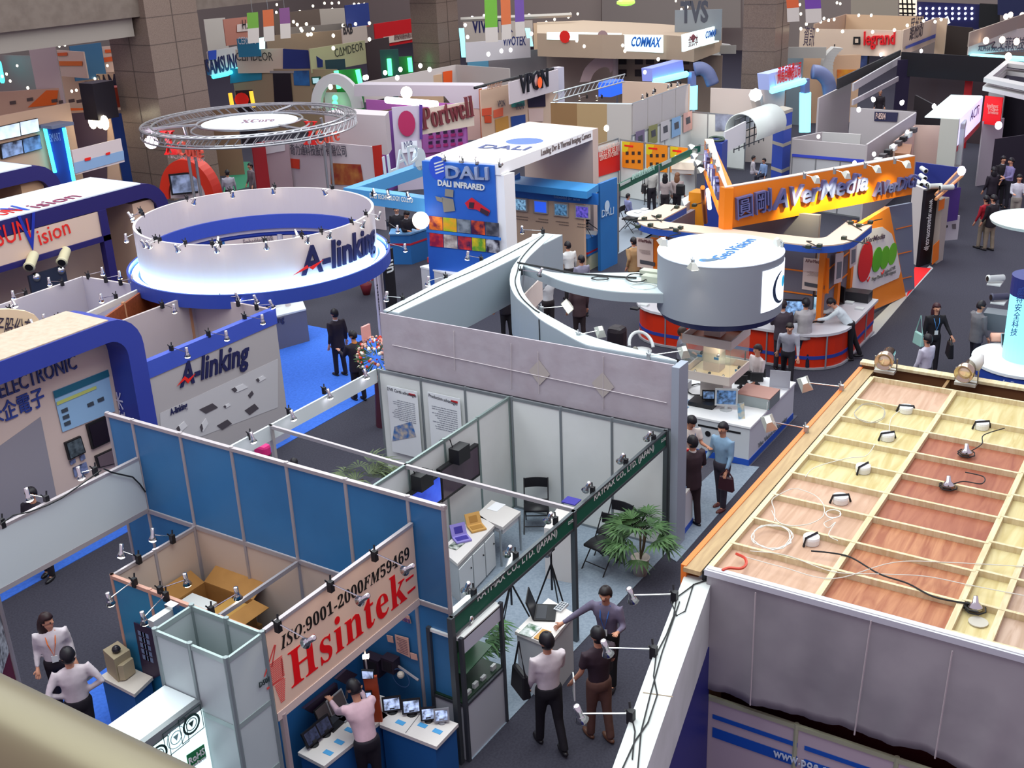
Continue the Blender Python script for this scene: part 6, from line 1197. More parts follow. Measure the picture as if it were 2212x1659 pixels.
tag(obj('floodlight',G().ball(at(327,307,3.6),.22,10,6),mat('ffdff8',emit=14.,kind='bulb')),'glaring violet-white floodlight at the left of the truss ring','spotlight')
def redarc(label,cx,base,xl,xr,top,z=2.6):
    P=wallp(at2(xl,base,1.2),at2(xr,base,1.2));t=thg('red_white_arch',label,'arch',P.p(*P.hit(cx,base)));g=G();a0,b0=P.hit(cx,base);R_=abs(P.hit(xr,base)[0]-P.hit(xl,base)[0])/2;H_=P.hit(cx,top)[1]-b0
    for k in range(20):
        t0,t1=PI*k/20,PI*(k+1)/20;P.quad(g,[(a0+math.cos(t0)*R_,b0+math.sin(t0)*H_),(a0+math.cos(t1)*R_,b0+math.sin(t1)*H_),(a0+math.cos(t1)*R_*.68,b0+math.sin(t1)*H_*.68),(a0+math.cos(t0)*R_*.68,b0+math.sin(t0)*H_*.68)],0,.7)
    obj('arch_band',g,mat('d8341c',.45),t);g=G();P.quad(g,[(a0+math.cos(PI*k/16)*R_*.66,b0+math.sin(PI*k/16)*H_*.66) for k in range(17)],-.1,.4);obj('white_infill',g,mat('cfc2c4',.5),t);return t
redarc('red and white arch with a screen below the left red letters',405,430,350,468,345);redarc('red and white arch below the right red letters',672,400,612,735,350)
b=at(403,425,1.3);monitor('monitor','black framed flat screen in front of the left red arch','monitor',b,1.0,.75,facing(b,EYE),screen_mat('8a98b8','20242e',2.5,.6),BLACK,.1,foot=False)
t,P,o=frb('white_stand_wall','white wall with dark characters behind the right red letters','booth',(622,300),(818,318),2.9,0,mat('c9bcc2',.55));txt(P,'奇力通科技股份有限公司',(630,332),(750,336),.3,mat('54505c'),t,o=.03)
qs(P,t,[(628,342),(648,344),(648,365),(630,362)],mat('d8402a'),'red_panel',.03);qs(P,t,[(714,352),(780,355),(787,400),(716,398)],mat('b0703a',.5,kind='leaf',col2='8a2a24',sc=2),'photo_panel',.03);qs(P,t,[(806,315),(826,312),(829,380),(812,383)],mat('b8281c'),'red_end',.05)
B4('white_cabin','tall white cabin with a slanted top left of the purple stand','booth',[(700,243),(832,250),(840,240),(735,233)],3.6,2.2,mat('bdb2b6',.6))
t,P,o=frb('dark_red_wall','dark red and white wall in the aisle behind the truss ring','booth',(545,312),(572,306),2.9,0,mat('a8242c',.5));t,P,o=frb('poster_wall','pink-grey picture wall beside the dark red one','booth',(565,305),(622,302),2.9,0,mat('b49aa0',.6));qs(P,t,[(572,315),(615,308),(616,325),(574,333)],mat('d8d0d4'),'white_frame',.03)
carpet('green carpet in the aisle behind the truss ring',[(500,350),(540,350),(552,400),(478,420)],mat('2f7a5a',.8));carpet('orange-red carpet edge in the aisle behind the truss ring',[(470,368),(520,355),(522,360),(470,376)],mat('b8482a',.8),.02)
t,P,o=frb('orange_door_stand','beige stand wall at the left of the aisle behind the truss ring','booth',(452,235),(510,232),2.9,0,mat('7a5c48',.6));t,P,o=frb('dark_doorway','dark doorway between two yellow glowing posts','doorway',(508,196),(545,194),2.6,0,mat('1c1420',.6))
for a,b in (((498,200),(504,236)),((543,196),(549,230)),((508,300),(520,385))): obj('glowing_post',G().tube([P.p(*P.hit(*a),.2),P.p(*P.hit(*b),.2)],.1,6),mat('f0a832',emit=1.6),t)
ring_=(lambda g: (P.quad(g,[(P.hit(523,215)[0]+math.cos(k*.5)*.35,P.hit(523,215)[1]+math.sin(k*.5)*.35) for k in range(12)],.1),g)[-1])(G());obj('red_emblem',ring_,RD,t)
# ================================================================ centre-left far stands
t,P,o=frb('round_blue_sign','lettered sign with a turquoise neon underline right of the big pillar','sign',(448,112),(512,100),4.2,3.0,mat('c9c0c0',.5));txt(P,'SAMSUNG',(447,162),(520,145),.75,mat('1c1a4a'),t,bold=.03);obj('neon_tube',G().tube([P.p(*P.hit(*w_),.3) for w_ in ((450,166),(480,160),(513,145))],.1,8),NEON,t);qs(P,t,[(448,110),(466,108),(466,128),(450,130)],mat('2f4ab0'),'blue_corner',.05)
t,P,o=frb('curved_sign','cream sign with thin dark capital letters and a small tagline','sign',(508,107),(612,105),4.2,3.0,mat('dbc7b2',.5));txt(P,'CΔMDEOR',(511,131),(590,131),.42,mat('4a4440'),t);qs(P,t,[(612,105),(665,108),(698,130),(698,145),(612,150)],mat('26367c'),'navy_wing',.05)
t,P,o=frb('curved_sign','olive-cream sign with thin dark capital letters further right','sign',(668,106),(788,87),4.2,3.0,mat('b9b38c',.5));txt(P,'CΔMDEOR',(724,124),(785,108),.42,mat('3c3c34'),t)
W_=mat('a58f72',.6);t,P,o=frb('cream_stand_wall','cream stand wall with a tall dark doorway and small screens','booth',(500,148),(728,150),3.2,0,W_)
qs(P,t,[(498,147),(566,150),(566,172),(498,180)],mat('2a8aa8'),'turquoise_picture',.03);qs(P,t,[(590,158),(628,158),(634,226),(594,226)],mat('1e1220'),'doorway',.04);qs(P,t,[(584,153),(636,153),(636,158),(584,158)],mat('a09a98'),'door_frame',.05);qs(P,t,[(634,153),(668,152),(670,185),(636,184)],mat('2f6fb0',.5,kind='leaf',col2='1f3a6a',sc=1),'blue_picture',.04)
for i,q in enumerate([[(674,166),(693,165),(694,181),(676,182)],[(677,191),(696,190),(697,206),(679,207)]]): m_=thg('wall_screen',['upper','lower']
[i]+' of two small framed screens on the cream stand wall','screen',P.p(*P.hit(*q[0])));c=(sum(a for a,b in q)/4,sum(b for a,b in q)/4);qs(P,m_,q,mat('1f5a48'),'frame',.08,.06);qs(P,m_,[frame_of(w_,c,.3) for w_ in q],mat('a8d0d8',emit=.7),'screen',.1)
t,P,o=frb('green_doorway','green doorway with two glowing green tubes, nearer the truss ring','doorway',(724,152),(780,148),3.2,0,mat('1f7a34',.5));GN=mat('4dff8a',emit=3.)
for a,b in (((725,152),(731,190)),((771,150),(778,182))): obj('neon_tube',G().tube([P.p(*P.hit(*a),.2),P.p(*P.hit(*b),.2)],.12,8),GN,t)
for y in (170,181,193): qs(P,t,[(746,y-3),(753,y-3),(753,y+3),(747,y+3)],RD,'red_mark',.05)
t,P,o=frb('green_doorway','green doorway with two glowing green tubes, beside the middle pillar','doorway',(836,124),(890,121),3.4,0,mat('1f6a34',.5))
for a,b in (((840,126),(843,162)),((884,124),(887,154))): obj('neon_tube',G().tube([P.p(*P.hit(*a),.2),P.p(*P.hit(*b),.2)],.12,8),GN,t)
frb('teal_board','dark teal panel behind the nearer green doorway','panel',(702,130),(745,127),3.6,0,mat('1a3a44',.5));frb('teal_board','dark teal panel behind the green doorway at the middle pillar','panel',(820,108),(860,106),3.8,0,mat('1c4a48',.5))
t,P,o=frb('red_sign','bright red header with a white lettered strip left of the middle pillar','sign',(808,52),(890,40),4.4,3.0,mat('c8161e',.5));qs(P,t,[(827,80),(892,70),(892,84),(829,95)],mat('dcc4b8'),'white_strip',.05);txt(P,'創世紀科技股份有限公司',(850,86),(890,80),.25,mat('5a2c30'),t,o=.08)
t,P,o=frb('beige_header','broad beige header band above the thin-lettered cream sign','sign',(575,78),(770,62),4.6,3.5,mat('a08a72',.6));frb('white_far_stand','plain off-white stand block right of the big pillar','booth',(440,42),(486,38),5.2,3,mat('cac2b8',.6))
t,P,o=frb('round_lit_sign','drum-shaped blue sign with a glowing white end under the hanging banners','sign',(511,84),(560,82),4.8,3.9,mat('2a7a9c',.5));qs(P,t,[(560,82),(573,80),(573,105),(561,106)],mat('c8fff4',emit=1.6),'glowing_end',.05);txt(P,'CERNVO',(515,96),(556,94),.35,mat('d8e0e4'),t)
t,P,o=frb('pink_stand','pinkish stand header with a white lettered board','sign',(482,42),(536,36),5.4,4.0,mat('b87a6a',.6));qs(P,t,[(511,53),(535,50),(535,67),(511,69)],mat('dccac4'),'white_board',.05);txt(P,'H.',(522,63),(533,62),.5,BLACK,t,o=.1)
for i,(x0,y0,x1,y1,c,lab) in enumerate([(533,28,557,62,'6a9a3a','green'),(567,22,590,58,'c0623a','orange'),(603,18,625,52,'7a4a7a','purple'),(1046,-8,1073,60,'6aa636','green'),(1081,-8,1102,54,'c8683c','orange'),(1111,-8,1131,48,'6a4a96','purple'),(1698,-8,1724,18,'c85a30','orange'),(1738,-8,1772,20,'6a3c96','purple')]):
    P=Pl(EYE+ray(x0,y0)*(46 if i < 3 else 44),RT,(0,0,1));A=P.O;t=thg('hanging_banner','%s and white banner hanging %s' % (lab,['between the big and middle pillars','right of the middle pillar','right of the upper right pillar'][0 if i < 3 else 1 if i < 6 else 2]),'banner',A);qs(P,t,[(x0,y0),(x1,y0-2),(x1+2,y1-2),(x0+2,y1)],mat(c,.6),'cloth',0,.02);h=32 if i < 6 else 30;qs(P,t,[(x0+2,y1),(x1+2,y1-2),(x1+3,y1+h-2),(x0+3,y1+h)],mat('c4bab4',.6),'white_end',0,.02)
    obj('cord',G().tube([P.p(*P.hit((x0+x1)/2,y0-1)),P.p(*P.hit((x0+x1)/2,y0-1))+V((0,0,5))],.01,3),ALU,t)
R=random.Random(21)
for i,(a,b,z,z0,c,lab) in enumerate([((590,30),(700,18),5.2,3.8,'6a5a50','dark lamp-studded header left of the middle pillar'),((690,20),(760,16),5.4,3.2,'b8aca0','plain pale far stand left of the blue banner corner'),((745,12),(796,6),5.8,4.6,'2a3a80','blue header with bright lamps at the top'),((738,62),(792,55),4.8,3.9,'d8c4b8','small white lettered sign under bright lamps'),((620,60),(740,50),4.8,4.0,'8a8078','grey far stand top with green plants'),((790,88),(840,80),4.0,0,'4a3a3c','dark gap between the red header and the cream sign'),((760,30),(796,26),5.2,4.4,'a8584a','reddish lettered far sign')]):
    t,P,o=frb('far_stand',lab,'booth',a,b,z,z0,mat(c,.6))
    if i == 3: txt(P,'BXB',(742,74),(762,72),.5,mat('3a3438'),t,bold=.03)
    if i == 6: txt(P,'SuperLa',(762,40),(794,37),.35,mat('e8c0b0'),t)
lampdots('tiny lamp between the big and middle pillars','lamps between the two left pillars',[(597,27),(629,35),(634,47),(648,25),(666,25),(682,27),(676,13),(701,7),(717,7),(732,6),(718,20),(762,19),(780,19),(642,53),(662,52),(676,62),(650,62),(665,75),(720,77),(741,55),(768,52),(798,50),(798,85),(720,104),(714,188),(788,168),(598,10),(765,9),(775,9),(787,9),(652,66),(672,74)],4.8,r=.13)
# magenta stand with serif letters
t=thg('white_frame_stand','white rounded frame over a purple stand','booth',at(900,240,2));P=wallp(at2(765,183,3.3),at2(1035,190,3.3));WF=mat('c9bfc8',.5)
qs(P,t,[(765,183),(1022,185),(1036,195),(1040,235),(980,232),(960,208),(765,208)],WF,'frame_top',0,.9);qs(P,t,[(990,232),(1038,232),(1041,300),(1000,305)],mat('d4b4a8',.5),'frame_leg',-.02,.9)
t,P,o=frb('purple_wall','purple-pink wall inside the white rounded frame','booth',(790,215),(1005,225),3.0,0,mat('a45aa0',.5))
qs(P,t,[(915,268),(1008,255),(1010,325),(915,330)],mat('b06ab4',.5),'tile_field',.05)
for j in range(2):
    for i in range(5): x=932+i*16;y=288+j*20-i*1.5;qs(P,t,[(x-4,y-3),(x+4,y-4),(x+4,y+2),(x-4,y+3)],mat('3a2a48'),'product_tile',.09);qs(P,t,[(x-4,y+5),(x+6,y+4),(x+6,y+10),(x-4,y+11)],mat('b8347c'),'product_label',.09)
tag(obj('light_bar',G().tube([at(835,216,3.1),at(943,225,3.1)],.14,8),mat('f0e8ff',emit=3.)),'glowing white tube sign above the serif letters','light')
t,P,o=frb('serif_sign','cream sign with tall grey and red serif letters','sign',(908,236),(1022,218),3.1,2.1,mat('e0cfc0',.5));txt(P,'𝐏𝐨𝐫𝐭𝐰𝐞𝐥𝐥',(912,280),(1022,250),.85,mat('7a3840',.35),t,th=.1)
t,P,o=frb('round_logo_column','white rounded column with a dark pink disc logo','column',(846,232),(905,228),3.3,0,mat('c8bcd0',.5));c=P.hit(878,266);g=G();P.quad(g,[(c[0]+math.cos(k*.35)*.34,c[1]+math.sin(k*.35)*.5) for k in range(18)],.1);obj('logo_disc',g,mat('b02a5c'),t);qs(P,t,[(866,306),(900,303),(902,325),(868,330)],mat('d8dce8',emit=.3),'white_plate',.1);txt(P,'NVR',(874,321),(893,318),.3,mat('3a3a70'),t,o=.12)
qs(P,t,[(905,225),(912,226),(912,300),(906,300)],mat('5a3a90'),'purple_edge',.1);tag(obj('glare_lamp',G().ball(at(878,200,3.4),.25,10,6),mat('fff0d0',emit=6.,kind='bulb')),'bright round lamp on the white rounded frame','spotlight')
frb('violet_side_wall','striped violet side wall left of the disc logo column','booth',(828,244),(850,238),3.1,0,mat('7a4a9a',.5));frb('brown_room_top','brown open room top behind the disc logo column','booth',(765,245),(880,232),2.9,2.3,mat('5a3c30',.6))
t,P,o=frb('oval_tunnel','white oval tunnel mouth with glowing green dots','arch',(700,200),(765,200),2.6,.0,mat('bcb6ba',.5));c=P.hit(732,232);g=G()
for k in range(16):
    t0,t1=PI*k/16,PI*(k+1)/16;P.quad(g,[(c[0]+math.cos(t0)*1.3,c[1]+math.sin(t0)*1.6),(c[0]+math.cos(t1)*1.3,c[1]+math.sin(t1)*1.6),(c[0]+math.cos(t1)*.8,c[1]+math.sin(t1)*1.1),(c[0]+math.cos(t0)*.8,c[1]+math.sin(t0)*1.1)],.3,.3)
obj('tunnel_rim',g,mat('d0cace'),t)
for y in (208,220,230,238): obj('green_dot',G().ball(P.p(*P.hit(733,y),.5),.14,8,5),GN,t)
# VPON
t,P,o=frb('target_logo_sign','white sign with thin black capitals and an orange target-like letter','sign',(1100,178),(1206,150),3.6,2.7,mat('d8ccd0',.5));txt(P,'VPON',(1122,203),(1182,186),.78,mat('1a1a22'),t,bold=.01,th=.08);c=P.hit(1160,178);g=G();P.quad(g,[(c[0]+math.cos(k*.5)*.2,c[1]+math.sin(k*.5)*.24) for k in range(12)],.15);obj('orange_dot',g,mat('f0602a',emit=.4),t)
txt(P,'FORMOSAST',(1053,195),(1085,186),.2,mat('b88a70'),t);obj('top_rail',G().tube([at(1025,190,3.65),at(1195,148,3.65)],.06,6),BLACK,t)
t,P,o=frb('poster_row_wall','row of cream panels with orange, blue and white posters','booth',(1038,195),(1210,160),3.3,0,mat('d8b8a0',.5))
for q,c in (([(1040,235),(1060,232),(1060,248),(1040,250)],'e0583a'),([(1065,238),(1085,232),(1085,250),(1065,255)],'e86a4a'),([(1068,258),(1096,250),(1098,282),(1070,290)],'c89048'),([(1102,252),(1133,247),(1134,270),(1104,278)],'2f4a90'),([(1137,206),(1176,197),(1177,230),(1140,232)],'2a1c34'),([(1102,212),(1130,206),(1132,228),(1104,232)],'3a8a80'),([(1140,235),(1172,234),(1172,262),(1142,264)],'d8b8b0'),([(1045,250),(1060,250),(1060,265),(1046,265)],'d8502e')): qs(P,t,q,mat(c,.5),'poster',.05,.02)
obj('end_panel',G().slab(at2(1198,146,3.6),at2(1212,144,3.6),0,3.6,.4),mat('cbc4d0',.5),t);txt(P,'VPON',(1072,232),(1088,229),.28,mat('4a4a5a'),t,o=.08);txt(P,'VPON',(1111,238),(1128,235),.28,mat('4a4a5a'),t,o=.08)
frb('wood_end','orange-brown edge of the poster row next to the bright white roof','panel',(1036,192),(1041,191),3.3,0,mat('b8623a',.5))
# middle far: vivotek etc
t,P,o=frb('lamp_fascia_stand','pale fascia stand with dark capitals under bright violet lamps','sign',(1000,48),(1150,44),4.3,2.8,mat('d0c0b4',.5));txt(P,'VIVOTEK',(1020,70),(1108,68),.75,mat('26265c'),t,bold=.03);obj('top_beam',G().tube([at(995,42,5.0),at(1235,32,5.0)],.12,5),mat('b0a8a0'),t)
t,P2_,o=frb('blue_white_fascia','white fascia with dark capitals and a cyan picture below','sign',(1005,92),(1145,82),4.0,3.0,mat('cfc8cc',.5));txt(P2_,'VIVOTEK',(1086,98),(1136,97),.45,mat('26306a'),t,bold=.02);t,P3_,o=frb('cyan_picture_wall','cyan picture wall with small camera shapes','booth',(1008,95),(1055,90),3.6,0,mat('6aa8c8',.5))
for a,b,l in (((996,62),(1002,124),'left'),((1139,62),(1147,100),'right')): A=at(*a,4.4);P=Pl(A,RT,(0,0,1));tag(obj('cyan_light',(lambda g: (P.pquad(g,[(a[0]-5,a[1]),(a[0]+6,a[1]),(b[0]+5,b[1]),(b[0]-5,b[1])],0,.3),g)[-1])(G()),mat('9af4ff',emit=1.4)),l+' glowing cyan panel of the dark-lettered stand','light')
lampdots('violet-white lamp around the dark-lettered far stand','lamps of the dark-lettered stand',[(1020,38),(1046,34),(1143,33),(1005,54),(1055,117),(1083,110),(1103,108),(908,142),(928,150),(865,150),(832,157),(792,167),(858,168),(1148,73),(1010,80)],4.4,COOL,.14)
t,P,o=frb('long_white_wall','long white partition with open orange doorway behind the serif sign','booth',(785,178),(985,140),3.2,2.3,mat('cfc4c0',.55));qs(P,t,[(955,155),(975,152),(975,190),(957,192)],mat('e8581c'),'orange_panel',.06);frb('panel_wall','white system wall panels right of the orange doorway','booth',(985,140),(1100,148),3.2,0,mat('b9b0ac',.55));frb('inner_cream_wall','warm lit cream inner wall of the orange doorway room','booth',(860,175),(955,160),2.9,0,mat('cba888',.55))
t,P,o=frb('wide_cream_wall','plain cream curved wall under the light boxes','booth',(1180,98),(1330,95),3.4,0,mat('b8a29a',.6));t,P,o=frb('grey_screen_wall','grey wall left of the plain cream curved wall','booth',(1055,115),(1185,105),3.2,0,mat('a49a9c',.6))
t=thg('curved_arm_sculpture','pinkish white curved wing-shaped stand in front of the cream wall','sculpture',at(1290,150,2));P=wallp(at2(1250,180,2),at2(1340,178,2));g=G();pts=smooth([(1252,178),(1262,150),(1280,130),(1300,120),(1322,124),(1325,150)],5);inn=smooth([(1275,176),(1282,160),(1292,150),(1305,145),(1315,148),(1318,158)],5)
for k in range(len(pts)-1): P.quad(g,[P.hit(*pts[k]),P.hit(*pts[k+1]),P.hit(*inn[k+1]),P.hit(*inn[k])],0,.6)
obj('wing',g,mat('d4b4b4',.5),t);obj('mast',G().tube([P.p(*P.hit(1330,105)),P.p(*P.hit(1328,200))],.15,6),mat('c8b0b0'),t)
# light boxes
t=thg('light_box_canopy','beige rounded canopy with a row of glowing light boxes','canopy',at(1370,80,4));o_=[at2(*q,4.6) for q in [(1160,48),(1262,44),(1400,50),(1470,55),(1550,48),(1560,60),(1500,80),(1440,76),(1300,75),(1160,72)]];obj('canopy',G().prism(o_,3.5,4.6),mat('b39c86',.6),t)
P=wallp(at2(1160,72,4.6),at2(1440,76,4.6),.08);LB=mat('dcf2f0',emit=1.0)
for i,(q,s_) in enumerate([([(1182,70),(1262,70),(1262,87),(1182,85)],None),([(1264,70),(1342,72),(1342,90),(1264,87)],None),([(1346,75),(1432,76),(1432,114),(1348,110)],'COMMAX')]):
    lb=qs(P,t,q,LB,'light_box',.05,.1)
    if s_: txt(P,s_,(1364,99),(1427,101),.42,mat('1f6ac8'),lb,o=.1,slant=.2,bold=.03)
    else: g=G();c=P.hit(q[0][0]+40,79);P.quad(g,[(c[0]+math.cos(k*.6)*.3,c[1]+math.sin(k*.6)*.3) for k in range(10)],.1);obj('emblem',g,[RD,mat('a88a8a')][i],lb)
P=wallp(at2(1500,80,4.6),at2(1560,60,4.6),.15)
for i,q in enumerate([[(1474,75),(1512,65),(1512,100),(1475,112)],[(1514,65),(1550,55),(1551,90),(1514,100)]]):
    lb=qs(P,t,q,LB,'light_box',.05,.1)
    if i: txt(P,'COMMAX',(1519,83),(1547,76),.3,mat('1f6ac8'),lb,o=.1,slant=.2,bold=.02)
    else: txt(P,'金民本',(1482,100),(1503,95),.35,mat('7a4a50'),lb,o=.1);qs(P,lb,[(1486,82),(1493,73),(1500,80),(1493,90)],mat('a8606a'),'emblem',.1)
t,P,o=frb('shelf_wall','cream shelf wall with dark product niches under the light boxes','booth',(1335,115),(1560,120),3.3,0,mat('a08a7c',.6))
for x in (1345,1380,1404,1430,1480,1505): 
    for y in (132,158): qs(P,t,[(x-8,y-8),(x+9,y-8),(x+9,y+7),(x-8,y+7)],mat('3a3034'),'niche',.04)
t,P,o=frb('grey_name_board','dull grey board with huge dark letters behind the light boxes','sign',(1458,22),(1560,20),5.6,4.2,mat('8a9096',.6));txt(P,'TVS',(1470,48),(1530,46),.9,mat('4a4c58'),t,bold=.04)
BX('far_partition','tall beige far partition above the light boxes','partition',[(1300,-20),(1600,-20),(1600,60),(1300,60)],79,mat('988e86',.6));BX('far_partition','darker tall far partition behind the hanging banners','partition',[(980,-20),(1298,-20),(1298,60),(980,60)],80,mat('a2968c',.6));tag(obj('exit_sign',G().ball(at(1352,5,6.5),.3,8,5,(1.4,1.4,.5)),mat('a8f05a',emit=1.2)),'small green glowing exit sign high on the far wall','exit sign')
t,P,o=frb('warm_panel_stand','warm lit panelled wall left of the light boxes','booth',(1152,50),(1262,44),4.3,2.8,mat('dab898',.55));lampdots('small lamp near the warm lit panelled wall','lamps of the warm panelled wall',[(1232,30),(1248,30),(1198,42),(1228,37),(1180,48),(1262,100),(1246,88),(1345,98),(1350,110),(1422,128),(1393,156),(1478,5),(1485,15),(1460,2),(1472,20)],4.4,r=.11)
# ================================================================ white/brown box + poster booths (centre right)
za=3.3
t=thg('beige_box_wall','large box wall of brown, tan and white panels behind the bright roof','booth wall',(38,21,0));A,B_,C3=at2(1190,222,za),at2(1365,225,za),at2(1486,183,za)
obj('brown_panel',G().slab(A,A+(B_-A)*.33,0,za,.08),mat('8a6844',.6),t);obj('tan_panel',G().slab(A+(B_-A)*.33,A+(B_-A)*.7,0,za,.08),mat('a88c66',.6),t);obj('white_panel',G().slab(A+(B_-A)*.7,B_,0,za,.08),mat('b9b2ae',.6),t)
for k in range(4): obj('side_panel',G().slab(B_+(C3-B_)*(k/4+.005),B_+(C3-B_)*((k+1)/4-.005),0,za,.08),mat('bdb6b6',.6),t)
D4=A+(C3-B_);obj('rear_wall',G().slab(at2(1345,175,za),at2(1490,182,za),0,za,.08),mat('d8bca8',.55),t);obj('rim',G().tube([(*A,za),(*B_,za),(*C3,za)],.04),ALU,t)
t=thg('lattice_beam','grey lattice truss beam resting on the box wall','truss',at(1280,200,3.5));a,b=at(1195,218,3.4),at(1350,176,3.4);g=G()
for dz in (0,.3): g.tube([a+V((0,0,dz)),b+V((0,0,dz))],.03,4)
for k in range(16): f=k/16;g.tube([a+(b-a)*f,a+(b-a)*(f+1/16)+V((0,0,.3))],.02,3)
obj('lattice',g,ALU,t)
spotrow('on the rim of the beige box wall',za+.1,[((1268,208),(1238,214)),((1300,208),(1280,214)),((1398,205),(1378,212)),((1415,195),(1405,205)),((1450,183),(1430,195)),((1470,178),(1452,188))],lambda c,h: h+V((.5,.2,-1)),cool=False)
tag(obj('blue_lit_object',G().box(at(1320,205,2.6)+V((-.6,-.3,0)),at(1320,205,2.6)+V((.6,.3,.6))),mat('2a5ae0',emit=.9)),'glowing blue shape behind the lattice truss beam','light')
lampdots('glaring lamp in front of the tan panel','lamp in front of the tan panel',[(1310,277)],3.0,r=.16)
# panel booths with red / orange posters
t=sysw('booth_wall','white booth wall with red and orange product posters','booth wall',at2(1290,312,2.2),at2(1335,298,2.2),0,2.2,PANEL,1);P=wallp(at2(1290,312,2.2),at2(1335,298,2.2),.03);qs(P,t,[(1290,330),(1338,312),(1338,368),(1292,382)],mat('d8201c'),'red_poster',.02);txt(P,'設計製造商',(1292,338),(1336,324),.28,mat('f0d0c8'),t,o=.04);txt(P,'LENSES IN CHINA',(1294,347),(1334,334),.16,mat('f0d0c8'),t,o=.04)
P=wallp(at2(1340,300,2.2),at2(1505,322,2.2),.03);t=sysw('booth_wall','white booth wall with a row of yellow-orange product posters','booth wall',at2(1340,300,2.2),at2(1505,322,2.2),0,2.2,PANEL,3)
for i in range(3):
    x=1345+i*52;po=thg('poster','%s yellow-orange product poster from the left on the white booth wall' % ORD[i],'poster',P.p(*P.hit(x,340)),'yellow-orange product posters');y=305+i*5.5;qs(P,po,[(x,y),(x+46,y+4),(x+45,y+62),(x,y+56)],mat('e8881c',.5),'sheet',.03);qs(P,po,[(x,y),(x+18,y+2),(x+10,y+25),(x,y+22)],mat('d8c020',.5),'yellow_corner',.035);qs(P,po,[(x+5,y+7),(x+24,y+9),(x+24,y+13),(x+5,y+11)],RD,'title',.04)
    for j in range(3):
        for k in range(2): qs(P,po,[(x+8+j*13,y+22+k*18),(x+14+j*13,y+22+k*18),(x+14+j*13,y+29+k*18),(x+8+j*13,y+29+k*18)],mat('3a2c28'),'product_picture',.04)
t=sysw('booth_wall','white booth walls with camera posters behind the orange poster row','booth wall',at2(1365,292,2.2),at2(1500,238,2.2),0,2.2,PANEL,4);P=wallp(at2(1365,292,2.2),at2(1500,238,2.2),.03)
for i,(x,y,c) in enumerate([(1372,285,'7a6a88'),(1400,273,'8a8a58'),(1426,264,'c9c4c8'),(1450,256,'8ab0d8'),(1475,245,'d8a8a0')]): po=thg('poster','%s camera poster from the left on the far white booth wall' % ORD[i],'poster',P.p(*P.hit(x,y)),'camera posters on the far white booth wall');qs(P,po,[(x,y),(x+19,y-6),(x+19,y+34),(x,y+42)],mat(c),'sheet',.03);qs(P,po,[(x+5,y+10),(x+14,y+6),(x+15,y+20),(x+6,y+24)],mat('4a4a54'),'picture',.04)
t=sysw('booth_wall','white panels running from the neon column to the blue tower','booth wall',at2(1490,240,2.2),at2(1612,250,2.2),0,2.2,PANEL,3);P=wallp(at2(1490,240,2.2),at2(1612,250,2.2),.03);qs(P,t,[(1546,246),(1588,248),(1588,282),(1546,282)],mat('9aa4c0',.5,kind='leaf',col2='5a5a68',sc=1.5),'picture',.03)
t=thg('fascia_sign','long dark green fascia sign over the people at the orange posters','sign',at(1420,360,2));A,B_=at2(1335,397,2.2),at2(1512,312,2.2);obj('sign_board',G().slab(A,B_,1.95,2.2,.05),GRN,t);P=wallp(A,B_,.03);qs(P,t,[(1338,397),(1361,386),(1361,392),(1339,403)],mat('b8c4c0'),'white_plate',.02);qs(P,t,[(1428,352),(1449,342),(1449,349),(1429,359)],mat('b8c4c0'),'white_plate',.02)
txt(P,'廣州方創實業有限公司',(1364,388),(1412,366),.14,mat('b8dcd0'),t,o=.02);obj('support_post',G().tube([(*at2(1424,358,2.2),2.2),(*at2(1424,358,2.2),0)],.03),ALU,t);obj('support_post',G().tube([(*A,2.2),(*A,0)],.03),ALU,t)
carpet('pale grey carpet under the people near the orange posters',[at2(1335,400,2.2)*1.0,at2(1512,312,2.2),at2(1505,322,2.2),at2(1340,300,2.2)],mat('8f99a6',.8));carpet('pale walkway left of the orange counter',[(1337,500),(1352,490),(1350,470),(1335,470)],mat('a0a4ac',.8),.016)
t=counter('display_table','white booth display table with a lit top behind the green fascia','table',[(1450,350),(1500,352),(1503,335),(1460,332)],1.9,mat('f4e4d0',emit=.2),mat('c8c0bc',.6),.25,1.5)
counter('white_table','white counter at the right end of the orange poster booth','counter',[(1478,445),(1503,425),(1500,415),(1472,430)],1.0,WHITE,mat('c4c8cc',.5))
t=thg('round_table','small round white table with papers left of the peach canopy','table',(*at2(1385,455,.75),0));c=at2(1385,460,.75);g=G();g.lathe([(.5,.72),(.5,.75)],(c.x,c.y,0),n=20);obj('table_top',g,WHITE,t);obj('stem',G().tube([(c.x,c.y,.72),(c.x,c.y,0)],.04),ALU,t)
for i,(x,y) in enumerate([(1378,458),(1392,452),(1400,462)]): p=at(x,y,.76);tag(obj('paper_sheet',G().box(p+V((-.12,-.1,0)),p+V((.12,.1,.01+.01*i))),mat('f2f2f5')),['left','far','right'][i]+' paper on the small round white table','paper')
for i,(x,y) in enumerate([(1360,500),(1405,440),(1440,470)]): p=at(x,y,0);folding_chair(['black chair beside the small round white table, nearer the walkway','black chair on the far side of the small round white table','black chair right of the small round white table'][i],(p.x,p.y,0),i*1.9,'chairs at the small round white table')
